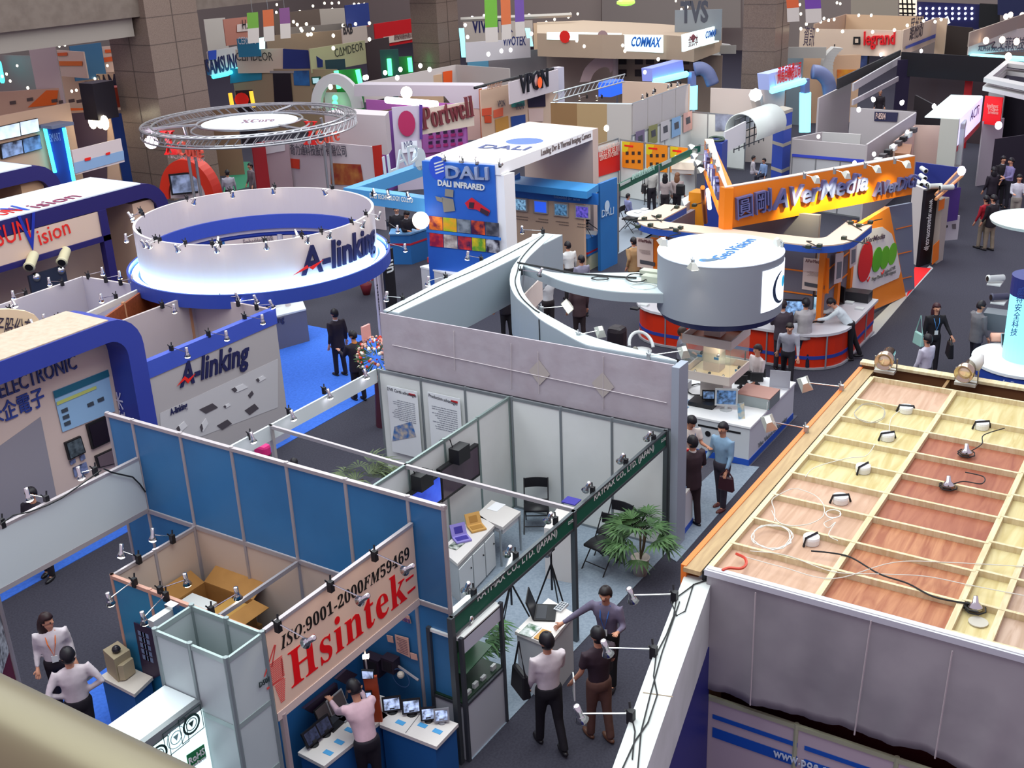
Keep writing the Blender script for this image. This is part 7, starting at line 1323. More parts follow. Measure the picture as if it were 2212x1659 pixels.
# ================================================================ blue neon trusses
BG=mat('6ad8ff',emit=3.4)
def neon_gate(label,sign,col,post,arcpts):
    t=thg('neon_gate',label,'gate',at(*post[1],0));P=wallp(at2(*sign[0],3.8),at2(*sign[1],3.8));qs(P,t,[sign[0],sign[1],sign[2],sign[3]],mat(col,emit=.25),'sign_board',0,.5)
    obj('neon_bar',G().tube([P.p(*P.hit(*sign[3]),.1),P.p(*P.hit(*sign[2]),.1)],.14,8),BG,t);q=Pl(P.p(*P.hit(*sign[2])),RT,(0,0,1))
    obj('neon_column',G().tube([q.p(*q.hit(post[0][0]-4,post[0][1])),q.p(*q.hit(post[1][0]-4,post[1][1]))],.16,8).tube([q.p(*q.hit(post[0][0]+5,post[0][1])),q.p(*q.hit(post[1][0]+5,post[1][1]))],.16,8),BG,t)
    obj('post_truss',G().tube([q.p(*q.hit(post[0][0],post[0][1]-30)),q.p(*q.hit(*post[0]))],.2,5),mat('8a90c0',.4,.4),t);g=G()
    g.smooth=True;g.tube([q.p(*q.hit(*a)) for a in arcpts],.3,10)
    obj('curved_arm',g,mat('6a7298',.5),t);return t,P
t,P=neon_gate('blue neon gate with a pale lilac sign, farther left',[(1408,148),(1475,130),(1478,160),(1410,176)],'8a94e0',((1495,185),(1494,236)),smooth([(1500,150),(1515,148),(1530,158),(1540,182)],4))
t,P=neon_gate('blue neon gate with red characters on a white board',[(1660,160),(1728,142),(1732,175),(1663,195)],'a8b4e8',((1739,200),(1738,285)),smooth([(1755,155),(1772,158),(1788,175),(1794,205)],4))
qs(P,t,[(1673,162),(1727,148),(1729,172),(1676,188)],mat('e8d4dc'),'white_board',.03);txt(P,'飛馬自動機公司',(1676,178),(1726,164),.5,RD,t,o=.06,bold=.01)
tag(obj('truss_end',G().tube([at(1632,205,3.4),at(1640,240,2.0)],.25,8),CHROME),'chrome truss post at the left end of the red-character gate','truss')
def whitearc(label,pts,w_=.9): 
    q=Pl(at(pts[-1][0],pts[-1][1],1.5),RT,(0,0,1));g=G()
    for a,b in zip(pts,pts[1:]): g.quadbox([q.p(*q.hit(*a)),q.p(*q.hit(*b)),q.p(*q.hit(b[0]+22,b[1]+2)),q.p(*q.hit(a[0]+20,a[1]+2))],.5,V((FW.x,FW.y,0)).normalized())
    return tag(obj('white_arc',g,mat('b8b4b0',.5)),label,'arch')
whitearc('tall white curved rib left of the upper right pillar',smooth([(1555,93),(1537,105),(1527,130),(1524,165)],4));whitearc('tall white curved rib right of the upper right pillar',smooth([(1795,100),(1778,118),(1772,145),(1776,205)],4))
frb('white_lintel','white lintel beam right of the upper right pillar','beam',(1697,102),(1785,102),3.8,3.3,mat('a8a29c',.5));frb('white_lintel','white lintel beam left of the upper right pillar','beam',(1555,98),(1590,98),3.8,3.4,mat('a8a29c',.5));frb('grey_wall','grey-blue wall under the white lintel beam','booth',(1697,118),(1735,120),3.3,0,mat('8a98a0',.5));t,P,o=frb('cream_nook','cream lit stand interior behind the white rib','booth',(1732,122),(1860,118),3.2,0,mat('d0a888',.55))
qs(P,t,[(1808,150),(1870,150),(1870,175),(1808,180)],mat('e0a030',.5,kind='leaf',col2='c8502a',sc=1),'orange_posters',.04)
b=at(1837,150,2.4);monitor('monitor','big dark hanging screen behind the white rib','monitor',b,1.7,1.2,facing(b,EYE),screen_mat('3a4a78','1c2238',1.2,.5),BLACK,.0,foot=False)
frb('curved_booth_wall','off-white booth wall below the upper right pillar','booth wall',(1535,190),(1695,196),3.0,0,mat('c8bcb8',.55));L=bpy.data.lights.new('wash','SPOT');L.energy=120;L.spot_size=1.2;L.color=(1,.8,.6);lo=bpy.data.objects.new('wash',L);C.objects.link(lo);p=at(1553,200,3.2)-V((FW.x,FW.y,0))*.9;lo.location=p;lo.rotation_euler=(-(at(1553,220,2.2)-p)).to_track_quat('Z','Y').to_euler()
# white half cylinder + blue tower
t=thg('white_cylinder_sign','big white horizontal half cylinder with dark grid lettering beside it','sign',at(1635,290,3));a,b=at(1601,285,2.9),at(1664,262,2.9);d=(b-a).normalized();s_=V((-d.y,d.x,0));g=G();g.smooth=True;ring1=[];r_=.62
n=20;A_=[a+(s_*math.cos(PI*1.25*k/n-.35)+V((0,0,1))*math.sin(PI*1.25*k/n-.35))*r_ for k in range(n+1)];vs=A_+[p+(b-a) for p in A_]+[a+(p-a)*.94 for p in A_]+[a+(p-a)*.94+(b-a) for p in A_];m_=n+1
fs=[[k,k+1,m_+k+1,m_+k] for k in range(n)]+[[2*m_+k,3*m_+k,3*m_+k+1,2*m_+k+1] for k in range(n)]+[[k,2*m_+k,2*m_+k+1,k+1] for k in range(n)]+[[m_+k,m_+k+1,3*m_+k+1,3*m_+k] for k in range(n)]
g.add(vs,fs);obj('shell',g,mat('d8e0dc',.4),t)
g=G();
for k in range(5): g.tube([a+V((-.6,0,-.5+.25*k)),b+V((-.6,.0,-.5+.25*k))],.02,4)
for k in range(7): p=a+(b-a)*k/6+V((-.6,0,0));g.tube([p+V((0,0,-.6)),p+V((0,0,.5))],.02,4)
obj('wire_grid',g,ALUD,t)
t=B4('blue_tower','square royal blue tower with pale frame lines right of the half cylinder','tower',[(1672,236),(1695,242),(1712,236),(1690,231)],3.1,0,mat('2f4bb0',.45));
for z in (3.08,2.5,1.9,.95): pq=[at2(*q,3.1) for q in [(1672,236),(1695,242),(1712,236),(1690,231)]];c=sum(pq,V((0,0)))/4;obj('frame',G().prism([c+(q-c)*1.03 for q in pq],z-.06,z+.06),mat('b0a89c'),t)
B4('blue_tower','narrow royal blue tower directly behind the orange V-shaped sign','tower',[(1525,306),(1560,310),(1572,302),(1540,298)],3.1,0,mat('2c3f94',.45));tag(obj('roof_clutter',G().tube([at(x,y,3.15) for x,y in smooth(coil(1548,300,16,4,20,3),2)],.04,4),mat('3a4a3c')),'dark cables heaped on the narrow blue tower','cables')
frb('white_letter_frame','white grid sign with cut-out characters behind the half cylinder','sign',(1567,285),(1612,262),3.3,2.6,mat('dcdce0',.5))
# ================================================================ grey room, black stand etc (right)
GR=mat('b4acae',.6);t=thg('grey_room','open-topped grey-white room with a slanted corner wall','booth',(40,12,0))
def sl(nm,a,b,z1,z0=0,m=GR,par=t): A,B=at2(*a,z1),at2(*b,z1);obj(nm,G().slab(A,B,z0,z1,.07),m,par);return wallp(A,B,.04)
sl('left_wall',(1768,212),(1838,178),3.1);sl('rear_wall',(1838,232),(1978,242),2.7);sl('right_wall',(1978,243),(1872,312),2.7);sl('front_wall',(1712,300),(1875,314),2.2);sl('left_end',(1712,298),(1775,285),2.2);sl('ledge',(1775,285),(1860,290),2.0,1.6,mat('c8c4c2'))
P=wallp(at2(1838,232,2.7),at2(1978,242,2.7),.05);qs(P,t,[(1890,241),(1941,243),(1938,263),(1889,261)],mat('2c2b4a'),'dark_sign',.03);txt(P,'P-8504',(1893,256),(1914,257),.22,mat('d8b8b0'),t,o=.06,bold=.02)
t2=sysw('booth_wall','white and yellow-edged booth wall under the front of the grey room','booth wall',at2(1712,333,1.9),at2(1870,352,1.9),0,1.9,mat('b8b8bc',.5),3);P=wallp(at2(1712,333,1.9),at2(1870,352,1.9),.03);qs(P,t2,[(1712,332),(1870,345),(1870,352),(1712,338)],mat('3a4ac0'),'blue_band',.02)
lampdots('small lamp on the grey open-topped room','lamps of the grey room',[(1768,295),(1888,333),(1846,352),(1930,315),(1960,285),(1885,213),(1950,220),(2018,228)],2.9,COOL,.1)
BK=mat('17131a',.5);t=thg('black_stand','big black-topped stand with an open interior and white counters','booth',(48,11,0))
sl('black_header',(1948,112),(2178,126),3.9,2.9,BK,t);sl('left_roof_edge',(1810,170),(1945,108),3.7,3.3,mat('2c2a2c'),t);sl('left_white_rail',(1843,180),(1948,120),3.5,3.2,mat('b8b4b8'),t);sl('lower_rail',(1842,216),(1940,165),3.0,2.8,mat('b0aab0'),t);sl('black_column',(1940,130),(1968,128),3.6,0,mat('241c38'),t);sl('black_low_wall',(1840,232),(1980,240),2.6,1.6,mat('1f141a'),t);sl('black_end',(1978,205),(2035,235),2.7,0,mat('1c141c'),t);sl('cream_counter',(1965,190),(2052,175),1.4,.2,mat('b09a88'),t)
sl('rear_wall',(1945,152),(2150,165),2.9,0,mat('4a3c40'),t);sl('red_panel',(2086,170),(2102,171),2.9,0,mat('a8161e'),t)
for (x,y) in ((1978,172),(1990,170),(2003,168)): b=at(x,y+8,1.5);monitor('monitor',{1978: 'left',1990: 'middle',2003: 'right'}[x]+' screen on the cream counter inside the black-topped stand','monitor',b,.5,.7,facing(b,EYE),mat('4a4248'),mat('2a262a'),.05)
lampdots('glaring small lamp around the black-topped stand','lamps of the black-topped stand',[(1990,110),(1887,215),(1948,222),(2018,230),(1925,137),(2130,152),(2148,140),(1903,118),(1918,112),(1902,108),(1855,237)],3.2,COOL,.13)
t=thg('striped_roof_frame','white and dark striped square roof frame at the right edge','frame',at(2180,165,3.5))
for k,z in enumerate((3.9,3.6)): 
    o4=[at2(*q,3.9) for q in [(2125,168),(2172,130),(2240,138),(2230,190)]];c=sum(o4,V((0,0)))/4;i4=[c+(q-c)*.72 for q in o4];obj('white_band',G().band(o4+[o4[0]],i4+[i4[0]],z-.15,z),mat('c0bcbc'),t)
t=B4('white_pillar','white column under the striped roof frame','column',[(2138,180),(2172,186),(2180,170),(2145,166)],3.4,0,mat('b0aeb2',.5));frb('black_side_wall','black wall with faint lettering at the right edge','booth wall',(2168,190),(2230,200),3.2,0,mat('1a1620',.5));frb('black_side_wall','second black wall piece lower at the right edge','booth wall',(2152,300),(2225,290),2.2,0,mat('221c2a',.5))
t=thg('glowing_box_sign','slanted glowing white box sign on grey panel towers','sign',at(2080,260,3));A,B_=at2(2072,256,3.2),at2(2122,208,3.2);P=wallp(A,B_,.02);n_=v2(P.n);obj('glowing_face',G().slab(A,B_,2.3,3.2,.06),mat('d8d4ff',emit=.9),t);obj('glowing_top',G().prism([A,B_,B_-n_*1.1,A-n_*1.1],3.18,3.22),mat('e0fbff',emit=.7),t);txt(P,'ACTi',(2092,262),(2110,246),.35,mat('3a3468'),t,o=.05);obj('red_rail',G().slab(A,B_,2.1,2.28,.06),mat('c03a44'),t)
GP=mat('b0b4b8',.5);t=B4('panel_tower','taller pale panel tower under the glowing box sign','tower',[(2032,256),(2072,258),(2078,250),(2040,246)],3.2,0,mat('b8b8b0',.5));t=B4('panel_tower','pale grey panel tower with frame lines in front of the taller one','tower',[(2048,265),(2085,267),(2088,258),(2052,256)],3.0,0,GP)
pq=[at2(*q,3.0) for q in [(2048,265),(2085,267),(2088,258),(2052,256)]];c=sum(pq,V((0,0)))/4
for z in (2.9,1.55,1.0): obj('frame_line',G().prism([c+(q-c)*1.03 for q in pq],z-.07,z+.07),mat('9a9498'),t)
t,P,o=frb('red_poster_sign','bright red hanging sign with thin white words','sign',(2128,207),(2166,211),3.3,2.3,mat('e0161a',emit=.35));
for k,s_ in enumerate(('Intelligent','Video','Surveillance')): txt(P,s_,(2134+k*1,231+k*7),(2158,233+k*7),.13,mat('f0b8a8'),t,o=.05)
t,P,o=frb('panel_wall','white system panels along the aisle under the red hanging sign','booth wall',(2125,262),(2170,255),2.4,0,mat('b0a8b0',.5));lampdots('glaring violet lamp near the red hanging sign','glaring violet lamps at the right',[(2157,271),(2077,369)],2.6,mat('ffe0ff',emit=10.,kind='bulb'),.2)
# aisle-side booths beyond the orange stand
t=thg('space_stand','white stand end wall with a tall black sign','booth',(33,7.2,0));A,B_=at2(1975,398,2.28),at2(1999,408,2.28);obj('white_wall',G().slab(A,B_,0,2.28,.1),mat('c4bcbc',.5),t)
t=thg('black_sign','tall black sign with a white web address running down it','sign',(33.4,7.05,0));A,B_=at2(1998,411,2.28),at2(2028,402,2.28);obj('board',G().slab(A,B_,0,2.28,.1),mat('17121a',.45),t);P=wallp(A,B_,.055);txt(P,'www.spacecom.co.jp',(2008,432),(1998,542),.22,WHITE,t,bold=.015)
t=thg('rack','grey shelf rack with an orange front behind the tall black sign','shelf',(*at2(2030,560,0),0));A,B_=at2(2028,432,1.9),at2(2042,425,1.9);obj('frame',G().slab(A,B_,0,1.9,.25),mat('a8a098'),t);P=wallp(A,B_,.13);qs(P,t,[(2015,530),(2028,518),(2026,560),(2012,572)],OB,'orange_front',.02);qs(P,t,[(2028,434),(2040,428),(2038,450),(2026,456)],OB,'orange_sign',.02)
t,P,o=frb('purple_poster','violet picture wall with black pedestal beyond the black sign','sign wall',(2036,412),(2076,405),1.9,.9,mat('4a3480',.5));t,P,o=frb('white_poster','white poster below the violet picture wall','poster',(2032,470),(2074,466),.95,.2,mat('c4c0c8',.5));qs(P,t,[(2036,488),(2046,486),(2046,491),(2036,493)],BLACK,'picture',.03);qs(P,t,[(2056,484),(2064,483),(2064,494),(2057,494)],mat('6a6468'),'picture',.03)
t,P,o=frb('navy_wall','navy blue wall with white box cameras behind the orange lettered sign','booth wall',(1978,350),(2070,362),2.3,.5,mat('26307c',.5));frb('navy_board','blue display panel right of the box cameras','panel',(2015,356),(2062,362),2.2,1.2,mat('1f3f80',.5))
for i,(x,y) in enumerate([(1995,366),(1993,382),(1998,395),(1985,395)]): p=at(x,y,2.2);scope(['topmost','second','third','lowest'][i]+' white box camera on the navy wall',p,(-.8,-.6,-.1),.35,.07,WHITE)
for i,(x,y) in enumerate([(2028,369),(2048,371)]): p=at(x,y,1.9);tag(obj('dome_camera',G().ball(p,.12,8,5,(1.2,1.2,.6)),WHITE),['left','right'][i]+' flat white dome camera on the blue display panel','camera')
t=thg('slanted_shelf','slanted glass shelf with an orange frame over the violet picture wall','shelf',at(2050,395,2));obj('frame',G().tube([at(2022,420,2.2),at(2075,365,2.2)],.05).tube([at(2022,430,2.2),at(2078,380,2.2)],.05),mat('c88a5a'),t);obj('glass',G().quadbox([at(2022,420,2.2),at(2075,366,2.2),at(2078,380,2.2),at(2022,430,2.2)],.02),mat('3a3a58',.2),t)
for i,(x,y) in enumerate([(2020,402),(2045,405)]): p=at(x,y,2.35);scope(['left','right'][i]+' white bullet camera at the front of the slanted glass shelf',p,(-.6,.8,0),.4,.08,mat('c8ccc8',.4))
t,P,o=frb('warm_stand_wall','warm white stand interior right of the grey room','booth',(1975,270),(2032,272),2.3,0,mat('dcbcae',.55));t,P,o=frb('warm_booth','warm side wall with a blue oval picture and small boxes','booth',(1935,305),(1978,272),2.3,.6,mat('d8b0a0',.55));qs(P,t,[(1938,305),(1960,290),(1962,297),(1942,310)],mat('3a6ac8'),'blue_picture',.03);B4('brown_box','open brown box on the wall beside the warm stand','box',[(1933,330),(1966,333),(1970,312),(1937,308)],2.3,1.7,mat('8a5a3c',.6))
t=thg('product_row','row of dark cameras along the wall top right of the grey room','cameras',at(1930,330,2.2));
for k in range(9): p=at(1885+k*11,362-k*9.5,2.3);obj('camera',G().box(p+V((-.15,-.1,0)),p+V((.15,.1,.16))),[BLACK,WHITE,mat('4a4448')][k % 3],t)
# legrand etc
t,P,o=frb('curved_header_stand','long cream header with a black square logo and red lettering','sign',(1728,62),(1952,66),4.3,3.1,mat('d8c0ac',.55));txt(P,'legrand',(1867,97),(1934,95),.62,mat('e01420',.5),t,th=.12,bold=.015)
qs(P,t,[(1845,79),(1860,79),(1860,96),(1844,96)],BLACK,'square_logo',.1);qs(P,t,[(1849,83),(1856,83),(1856,92),(1849,92)],mat('d8c0ac'),'square_logo_inner',.14);txt(P,'資訊',(1735,95),(1758,97),.7,mat('4a3c50'),t)
t,P,o=frb('header_board','right-hand side of the long cream header with dark characters','sign',(1950,66),(2025,38),4.3,3.1,mat('d4bca8',.55));txt(P,'羅格朗',(1964,84),(1992,74),.8,mat('4a4048'),t);qs(P,t,[(1952,100),(2025,70),(2025,78),(1952,106)],mat('3a4a9c'),'blue_strip',.1)
t,P,o=frb('blue_strip_header','blue and white lettered strip below the red lettering','sign',(1730,106),(1950,106),3.3,3.0,mat('b8b8c8',.5));txt(P,'CARITI  CARITI  CARITI',(1790,111),(1945,110),.22,mat('3a4aa0'),t)
frb('rear_curved_header','plain cream curved header behind the red-lettered one','sign',(1760,52),(1830,30),4.2,3.2,mat('c0a088',.6));frb('rear_curved_header','second plain cream header, warmly lit, above the red lettering','sign',(1828,31),(1995,36),4.2,3.2,mat('d0ac8c',.6));BX('far_block','pale far block above the cream headers','booth',[(1838,-12),(1940,-12),(1940,40),(1838,40)],76,mat('a89c8c',.6))
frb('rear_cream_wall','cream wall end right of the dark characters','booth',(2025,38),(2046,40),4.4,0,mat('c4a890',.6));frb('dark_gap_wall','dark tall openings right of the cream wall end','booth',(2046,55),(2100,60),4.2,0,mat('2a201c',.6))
lampdots('small lamp along the long cream header','lamps of the long cream header',[(1742,52),(1773,47),(1790,44),(1802,42),(1855,33),(1882,33),(1820,68),(1766,65),(1885,69),(1932,65),(1960,55),(1995,45),(2020,47),(2033,42),(1728,10),(1730,30),(1808,6),(1815,8),(1780,40),(1730,62)],4.6,r=.11)
t,P=BX('star_wall','navy wall dotted with rows of small white lights','wall',[(1978,4),(2116,10),(2114,64),(1976,44)],79,mat('161650',.5))
for i in range(9):
    for j in range(3): obj('light_dot',G().ball(P.p(*P.hit(1988+i*14,18+j*11),.1),.09,5,3),mat('e0e8ff',emit=3.,kind='bulb'),t)
P=P;t,P=BX('bright_window','bright yellow and violet window grid at the top','window',[(1938,-10),(1978,-10),(1978,34),(1940,32)],78.5,mat('e8d8c0',emit=1.1))
for k in range(3): obj('glazing_bar',G().tube([P.p(*P.hit(1950+k*10,-5),.1),P.p(*P.hit(1952+k*10,34),.1)],.05,4),BLACK,t);obj('glazing_bar',G().tube([P.p(*P.hit(1938,8+k*10),.1),P.p(*P.hit(1978,9+k*10),.1)],.05,4),BLACK,t)
BX('black_screen_wall','black wall right of the dotted navy wall','wall',[(2116,8),(2158,10),(2158,60),(2114,60)],78,mat('141418',.5));BX('navy_header','navy header at the top right corner','sign',[(2155,-8),(2230,-8),(2230,40),(2155,32)],77,mat('1f2550',.5));tag(obj('reflector_lamp',G().quadbox([P.p(*P.hit(*q_),4) for q_ in ((2058,45),(2080,22),(2085,36),(2058,52))],.2),mat('e8f4f8',emit=1.6)),'white tilted reflector before the dotted navy wall','lamp')
t,P,o=frb('lit_name_stand','cream shaped board with a thin logo and characters over a turquoise glow','sign',(2096,72),(2225,60),4.0,3.0,mat('c8b8b4',.55));txt(P,'艾菲科技',(2155,104),(2211,104),.42,mat('4a4450'),t);txt(P,'ALPHA PRICING CO., LTD.',(2112,110),(2212,112),.2,mat('5a5468'),t);obj('turquoise_tube',G().tube([P.p(*P.hit(2092,120),.2),P.p(*P.hit(2225,128),.2)],.12,8),mat('7af0ff',emit=3.),t);g=G();g.tube([P.p(*P.hit(*q),.08) for q in smooth([(2112,100),(2128,98),(2146,90),(2140,102),(2150,102)],4)],.04,4);obj('logo_line',g,mat('4a3440'),t)
lampdots('warm lamp over the board with the thin logo','lamps of the thin-logo board',[(2130,88),(2165,86),(2196,90),(2208,33),(2173,36),(2183,32),(2178,122)],4.1,mat('ffe0c0',emit=5.,kind='bulb'),.22)
frb('slanted_canopy','pale slanted roof line above the thin-logo board','roof',(2096,70),(2225,26),4.6,4.0,mat('a8988c',.6))
# ================================================================ round kiosk at the right edge
t=thg('round_kiosk','round white kiosk counter with blue lettered rim and glowing column','kiosk',(24.3,3.2,0));KC=at(2215,775,.95);KC.z=0
g=G();g.smooth=False;g.lathe([(.98,.12),(.98,.88)],KC,n=40);obj('counter_body',g,mat('a9a4b4',.5),t);g=G();g.lathe([(1.06,.88),(1.06,.94)],KC,n=40);obj('countertop',g,mat('e6ebee',.35),t);g=G();g.lathe([(1.03,.66),(1.03,.86)],KC,n=40,cap=False);obj('blue_rim',g,mat('27459c',.45),t)
CG=mat('8fe6f4',.4,emit=.85);g=G();g.lathe([(.46,.94),(.46,2.35)],KC+V((.1,.02,0)),n=30);col_=obj('glowing_column',g,CG,t);g=G();g.lathe([(.47,2.35),(.47,2.75)],KC+V((.1,.02,0)),n=30);obj('navy_band',g,mat('2a3478',.45),t)
dc_=at(2245,474,3.15);g=G();g.lathe([(.1,3.08),(1.02,3.08),(1.05,3.15),(.3,3.15),(.28,3.1)],V((dc_.x,dc_.y,0)),n=48);obj('top_disc',g,mat('dff2ee',.4),t)
P=Pl(KC+V((.1,.02,1.7))-V((FW.x,FW.y,0))*.55,RT,(0,0,1))
for k,ch in enumerate('威特安全科技'): txt(P,ch,(2197-k*3,636+k*17.5),(2211-k*3,636+k*17.5),.12,mat('2a4a9c'),t,o=0)
def kt(s,a0,a1,z,h,m):
    vs,fs=glyphs(s,.0,1.);x0=min(v.x for v in vs);x1=max(v.x for v in vs);g=G();g.add([KC+V((math.cos(a),math.sin(a),0))*(1.035+.006*(v.z+.5))+V((0,0,z+v.y/.69*h)) for v in vs for a in [a0+(a1-a0)*((v.x-x0)/(x1-x0))]],fs);return obj('lettering',g,m,t)
kt('See Through The Housing',math.radians(-193),math.radians(-140),.72,.08,mat('c9d4f0'))
p=at(2187,752,.95);laptop('open silver laptop on the round kiosk counter',p,facing(p,EYE)+.5,.36,.27,BLACK,mat('9a9ca4',.4))
for i,(x,y,z,c) in enumerate([(2150,600,1.65,'white'),(2158,640,1.4,'dark')]):
    p=at(x,y+10,z);tag(obj('bracket_shelf',G().box(p+V((-.2,-.15,-.03)),p+V((.25,.15,0))),WHITE),['upper','lower'][i]+' white bracket shelf on the glowing kiosk column','shelf');scope(['upper white','lower dark'][i]+' housing camera on the kiosk bracket shelf',p+V((0,0,.1)),(-.6,.8,0),.4,.08,[WHITE,mat('4a4a60')][i])
p=at(2150,705,1.0);tag(obj('grey_case',G().box(p+V((-.2,-.25,-.05)),p+V((.22,.25,.35))),mat('6a7078',.5)),'grey metal case standing on the round kiosk counter','case');p=at(2160,738,.95);g=G();g.smooth=True;g.lathe([(.1,-.2),(.1,.2)],p+V((0,0,.1)),(.4,-.9,0),14);tag(obj('roll',g,mat('d8a08c',.4)),'pink and silver roll lying beside the grey metal case','roll')
carpet('bright blue carpet under the round kiosk',[at2(2118,815),at2(2140,790),at2(2215,800),at2(2215,900),at2(2105,850)],mat('2290e0',.7),.014)
# ================================================================ PEOPLE
import bmesh
SKIN=mat('c98f74',.55)
def rv(v,ang,ax):
    return Matrix.Rotation(ang,3,ax) @ V(v)
def psn(label,head,H=1.68,face=33,shirt='d9d0d6',trs='1d1a22',hair='17121a',lean=0.,arms=((.1,.15,.3),(.1,.15,.3)),legs=((.08,.05),(-.08,.05)),hd=(0,0),longhair=False,sleeve='long',jacket=None,lany=None,skirt=False,pos=None,sit=0.,badge=True,shoes='17141a'):
    k=H/1.7;p=pos if pos is not None else at2(*head,H);z0=0.
    t=thg('person',label,'person',(p.x,p.y,0))
    # joints, facing local +X, left side +Y
    hipz=.90*k if not sit else .50
    P_=V((0,0,hipz));L_=lambda v: rv(v,lean,'Y')
    chest=P_+L_((0,0,.33*k));neck=P_+L_((0,0,.53*k));hb=neck+rv(L_((.02,0,.09*k)),0,'Z')
    hq=Matrix.Rotation(hd[0],3,'Z') @ Matrix.Rotation(lean*.5+hd[1],3,'Y');ht=hb+hq @ V((.0,0,.14*k))
    sh=[P_+L_((0,s*.185*k,.49*k)) for s in (1,-1)];hips=[P_+V((0,s*.085*k,0)) for s in (1,-1)]
    el,wr,hand,fdir=[],[],[],[]
    for s,(sw,ou,eb) in zip((1,-1),arms):
        d=rv(rv((0,0,-1),-sw,'Y'),s*ou,'X');d=L_(d) if sw < .6 else d;e=sh[0 if s > 0 else 1]+d*.28*k
        d2=rv(d,-eb,'Y');d2=(d2+V((-.5*(eb > 1 and ou > .5),-s*((1.1 if ou > .5 else .25) if eb > 1 else .05),0))).normalized();el.append(e);w_=e+d2*.24*k;wr.append(w_);fdir.append(d2)
    kn,an=[],[]
    for h,(sw,kb) in zip(hips,legs):
        d=rv((0,0,-1),-sw,'Y');q=h+d*.43*k;d2=rv(d,kb,'Y');kn.append(q);an.append(q+d2*.41*k)
    dz=.06-min(a.z for a in an)
    for l in (sh,hips,el,wr,kn,an): l[:]=[v+V((0,0,dz)) for v in l]
    P_,chest,neck,hb,ht=[v+V((0,0,dz)) for v in (P_,chest,neck,hb,ht)]
    # continuous body: skinned skeleton
    bm=bmesh.new();sk=bm.verts.layers.skin.verify()
    def jv(p_,r,par=None):
        v=bm.verts.new(p_);v[sk].radius=(r,r)
        if par is not None: bm.edges.new((par,v))
        return v
    r0=jv(P_,.11*k);r0[sk].use_root=True;c=jv(chest,.1*k,r0);n_=jv(neck,.055*k,c);hm=jv(hb+(ht-hb)*.25,.068*k,n_);h2=jv(hb+(ht-hb)*.7,.088*k,hm);jv(ht,.06*k,h2)
    fw_=hq @ V((1,0,0));jv(hb+(ht-hb)*.38+fw_*.108*k,.011,h2)
    for s in (1,-1): jv(hb+(ht-hb)*.45+hq @ V((0,s*.088*k,0)),.014,h2)
    for i in (0,1):
        s_=jv(sh[i]+V((0,0,-.02)),.036*k,c);e=jv(el[i],.038*k,s_);w_=jv(wr[i],.026*k,e);d=fdir[i];sd=d.cross(V((1,0,0)) if abs(d.x) < .8 else V((0,0,1))).normalized()
        pm=jv(wr[i]+d*.075*k,.033*k,w_)
        for j in range(4):
            o_=sd*(j-1.5)*.019;b=jv(wr[i]+d*.11*k+o_,.0095,pm);m_=jv(wr[i]+d*(.135-.004*abs(j-1))*k+o_+V((0,0,-.006)),.0085,b);jv(wr[i]+d*(.158-.007*abs(j-1.3))*k+o_+V((0,0,-.016)),.0075,m_)
        th=jv(wr[i]+d*.055*k+sd*.042,.012,pm);jv(wr[i]+d*.095*k+sd*.056,.009,th)
        hp=jv(hips[i],.075*k,r0);q=jv(kn[i],.052*k,hp);a=jv(an[i],.035*k,q);jv(an[i]+V((.11,0,-.035)),.03,a)
    me=bpy.data.meshes.new('body');bm.to_mesh(me);bm.free();me.materials.append(SKIN);b=bpy.data.objects.new('body',me);C.objects.link(b);b.parent=t
    m_=b.modifiers.new('skin','SKIN');m_.use_smooth_shade=True;b.modifiers.new('smooth','SUBSURF').levels=1;b.modifiers[-1].render_levels=1
    def cloth(name,parts,m):
        g=G();g.smooth=True;o_=V(t.location)
        for pts,rr in parts:
            n=12;vs=[]
            for i,(q,(ra,rb)) in enumerate(zip(pts,rr)):
                tn=(V(pts[min(i+1,len(pts)-1)])-V(pts[max(i-1,0)])).normalized();a=V((0,1,0));a=(a-tn*a.dot(tn)).normalized();b2=tn.cross(a)
                vs += [V(q)+a*math.cos(2*PI*j/n)*ra+b2*math.sin(2*PI*j/n)*rb+o_ for j in range(n)]
            g.add(vs,[[i*n+j,i*n+(j+1) % n,(i+1)*n+(j+1) % n,(i+1)*n+j] for i in range(len(pts)-1) for j in range(n)]+[list(range(n))[::-1],[(len(pts)-1)*n+j for j in range(n)]])
        o=obj(name,g,m,t);r=o.modifiers.new('fuse','REMESH');r.mode='VOXEL';r.voxel_size=.022;r.use_smooth_shade=True;s2=o.modifiers.new('soft','SMOOTH');s2.iterations=3;return o
    T_=lambda z: P_+L_((0,0,z*k));jk=.018 if jacket else 0;lo=-.16 if jacket else 0.
    tor=([T_(lo),T_(.04),T_(.16),T_(.34),T_(.45),T_(.51),T_(.545)],[((.15+jk*2)*k,(.11+jk*2)*k),((.15+jk*1.6)*k,(.11+jk*1.6)*k),((.15+jk)*k,(.11+jk)*k),((.175+jk)*k,(.12+jk)*k),((.175+jk)*k,(.1+jk)*k),(.12*k,.075*k),(.06*k,.058*k)])
    parts=[tor];si=[sh[i]+L_((0,(-.09,.09)[i]*k,-.01)) for i in (0,1)]
    for q in si: parts.append(([q+L_((0,0,-.14*k)),q+L_((0,0,-.04*k)),q+L_((0,0,.035*k))],[(.1*k,.1*k),(.1*k,.09*k),(.07*k,.05*k)]))
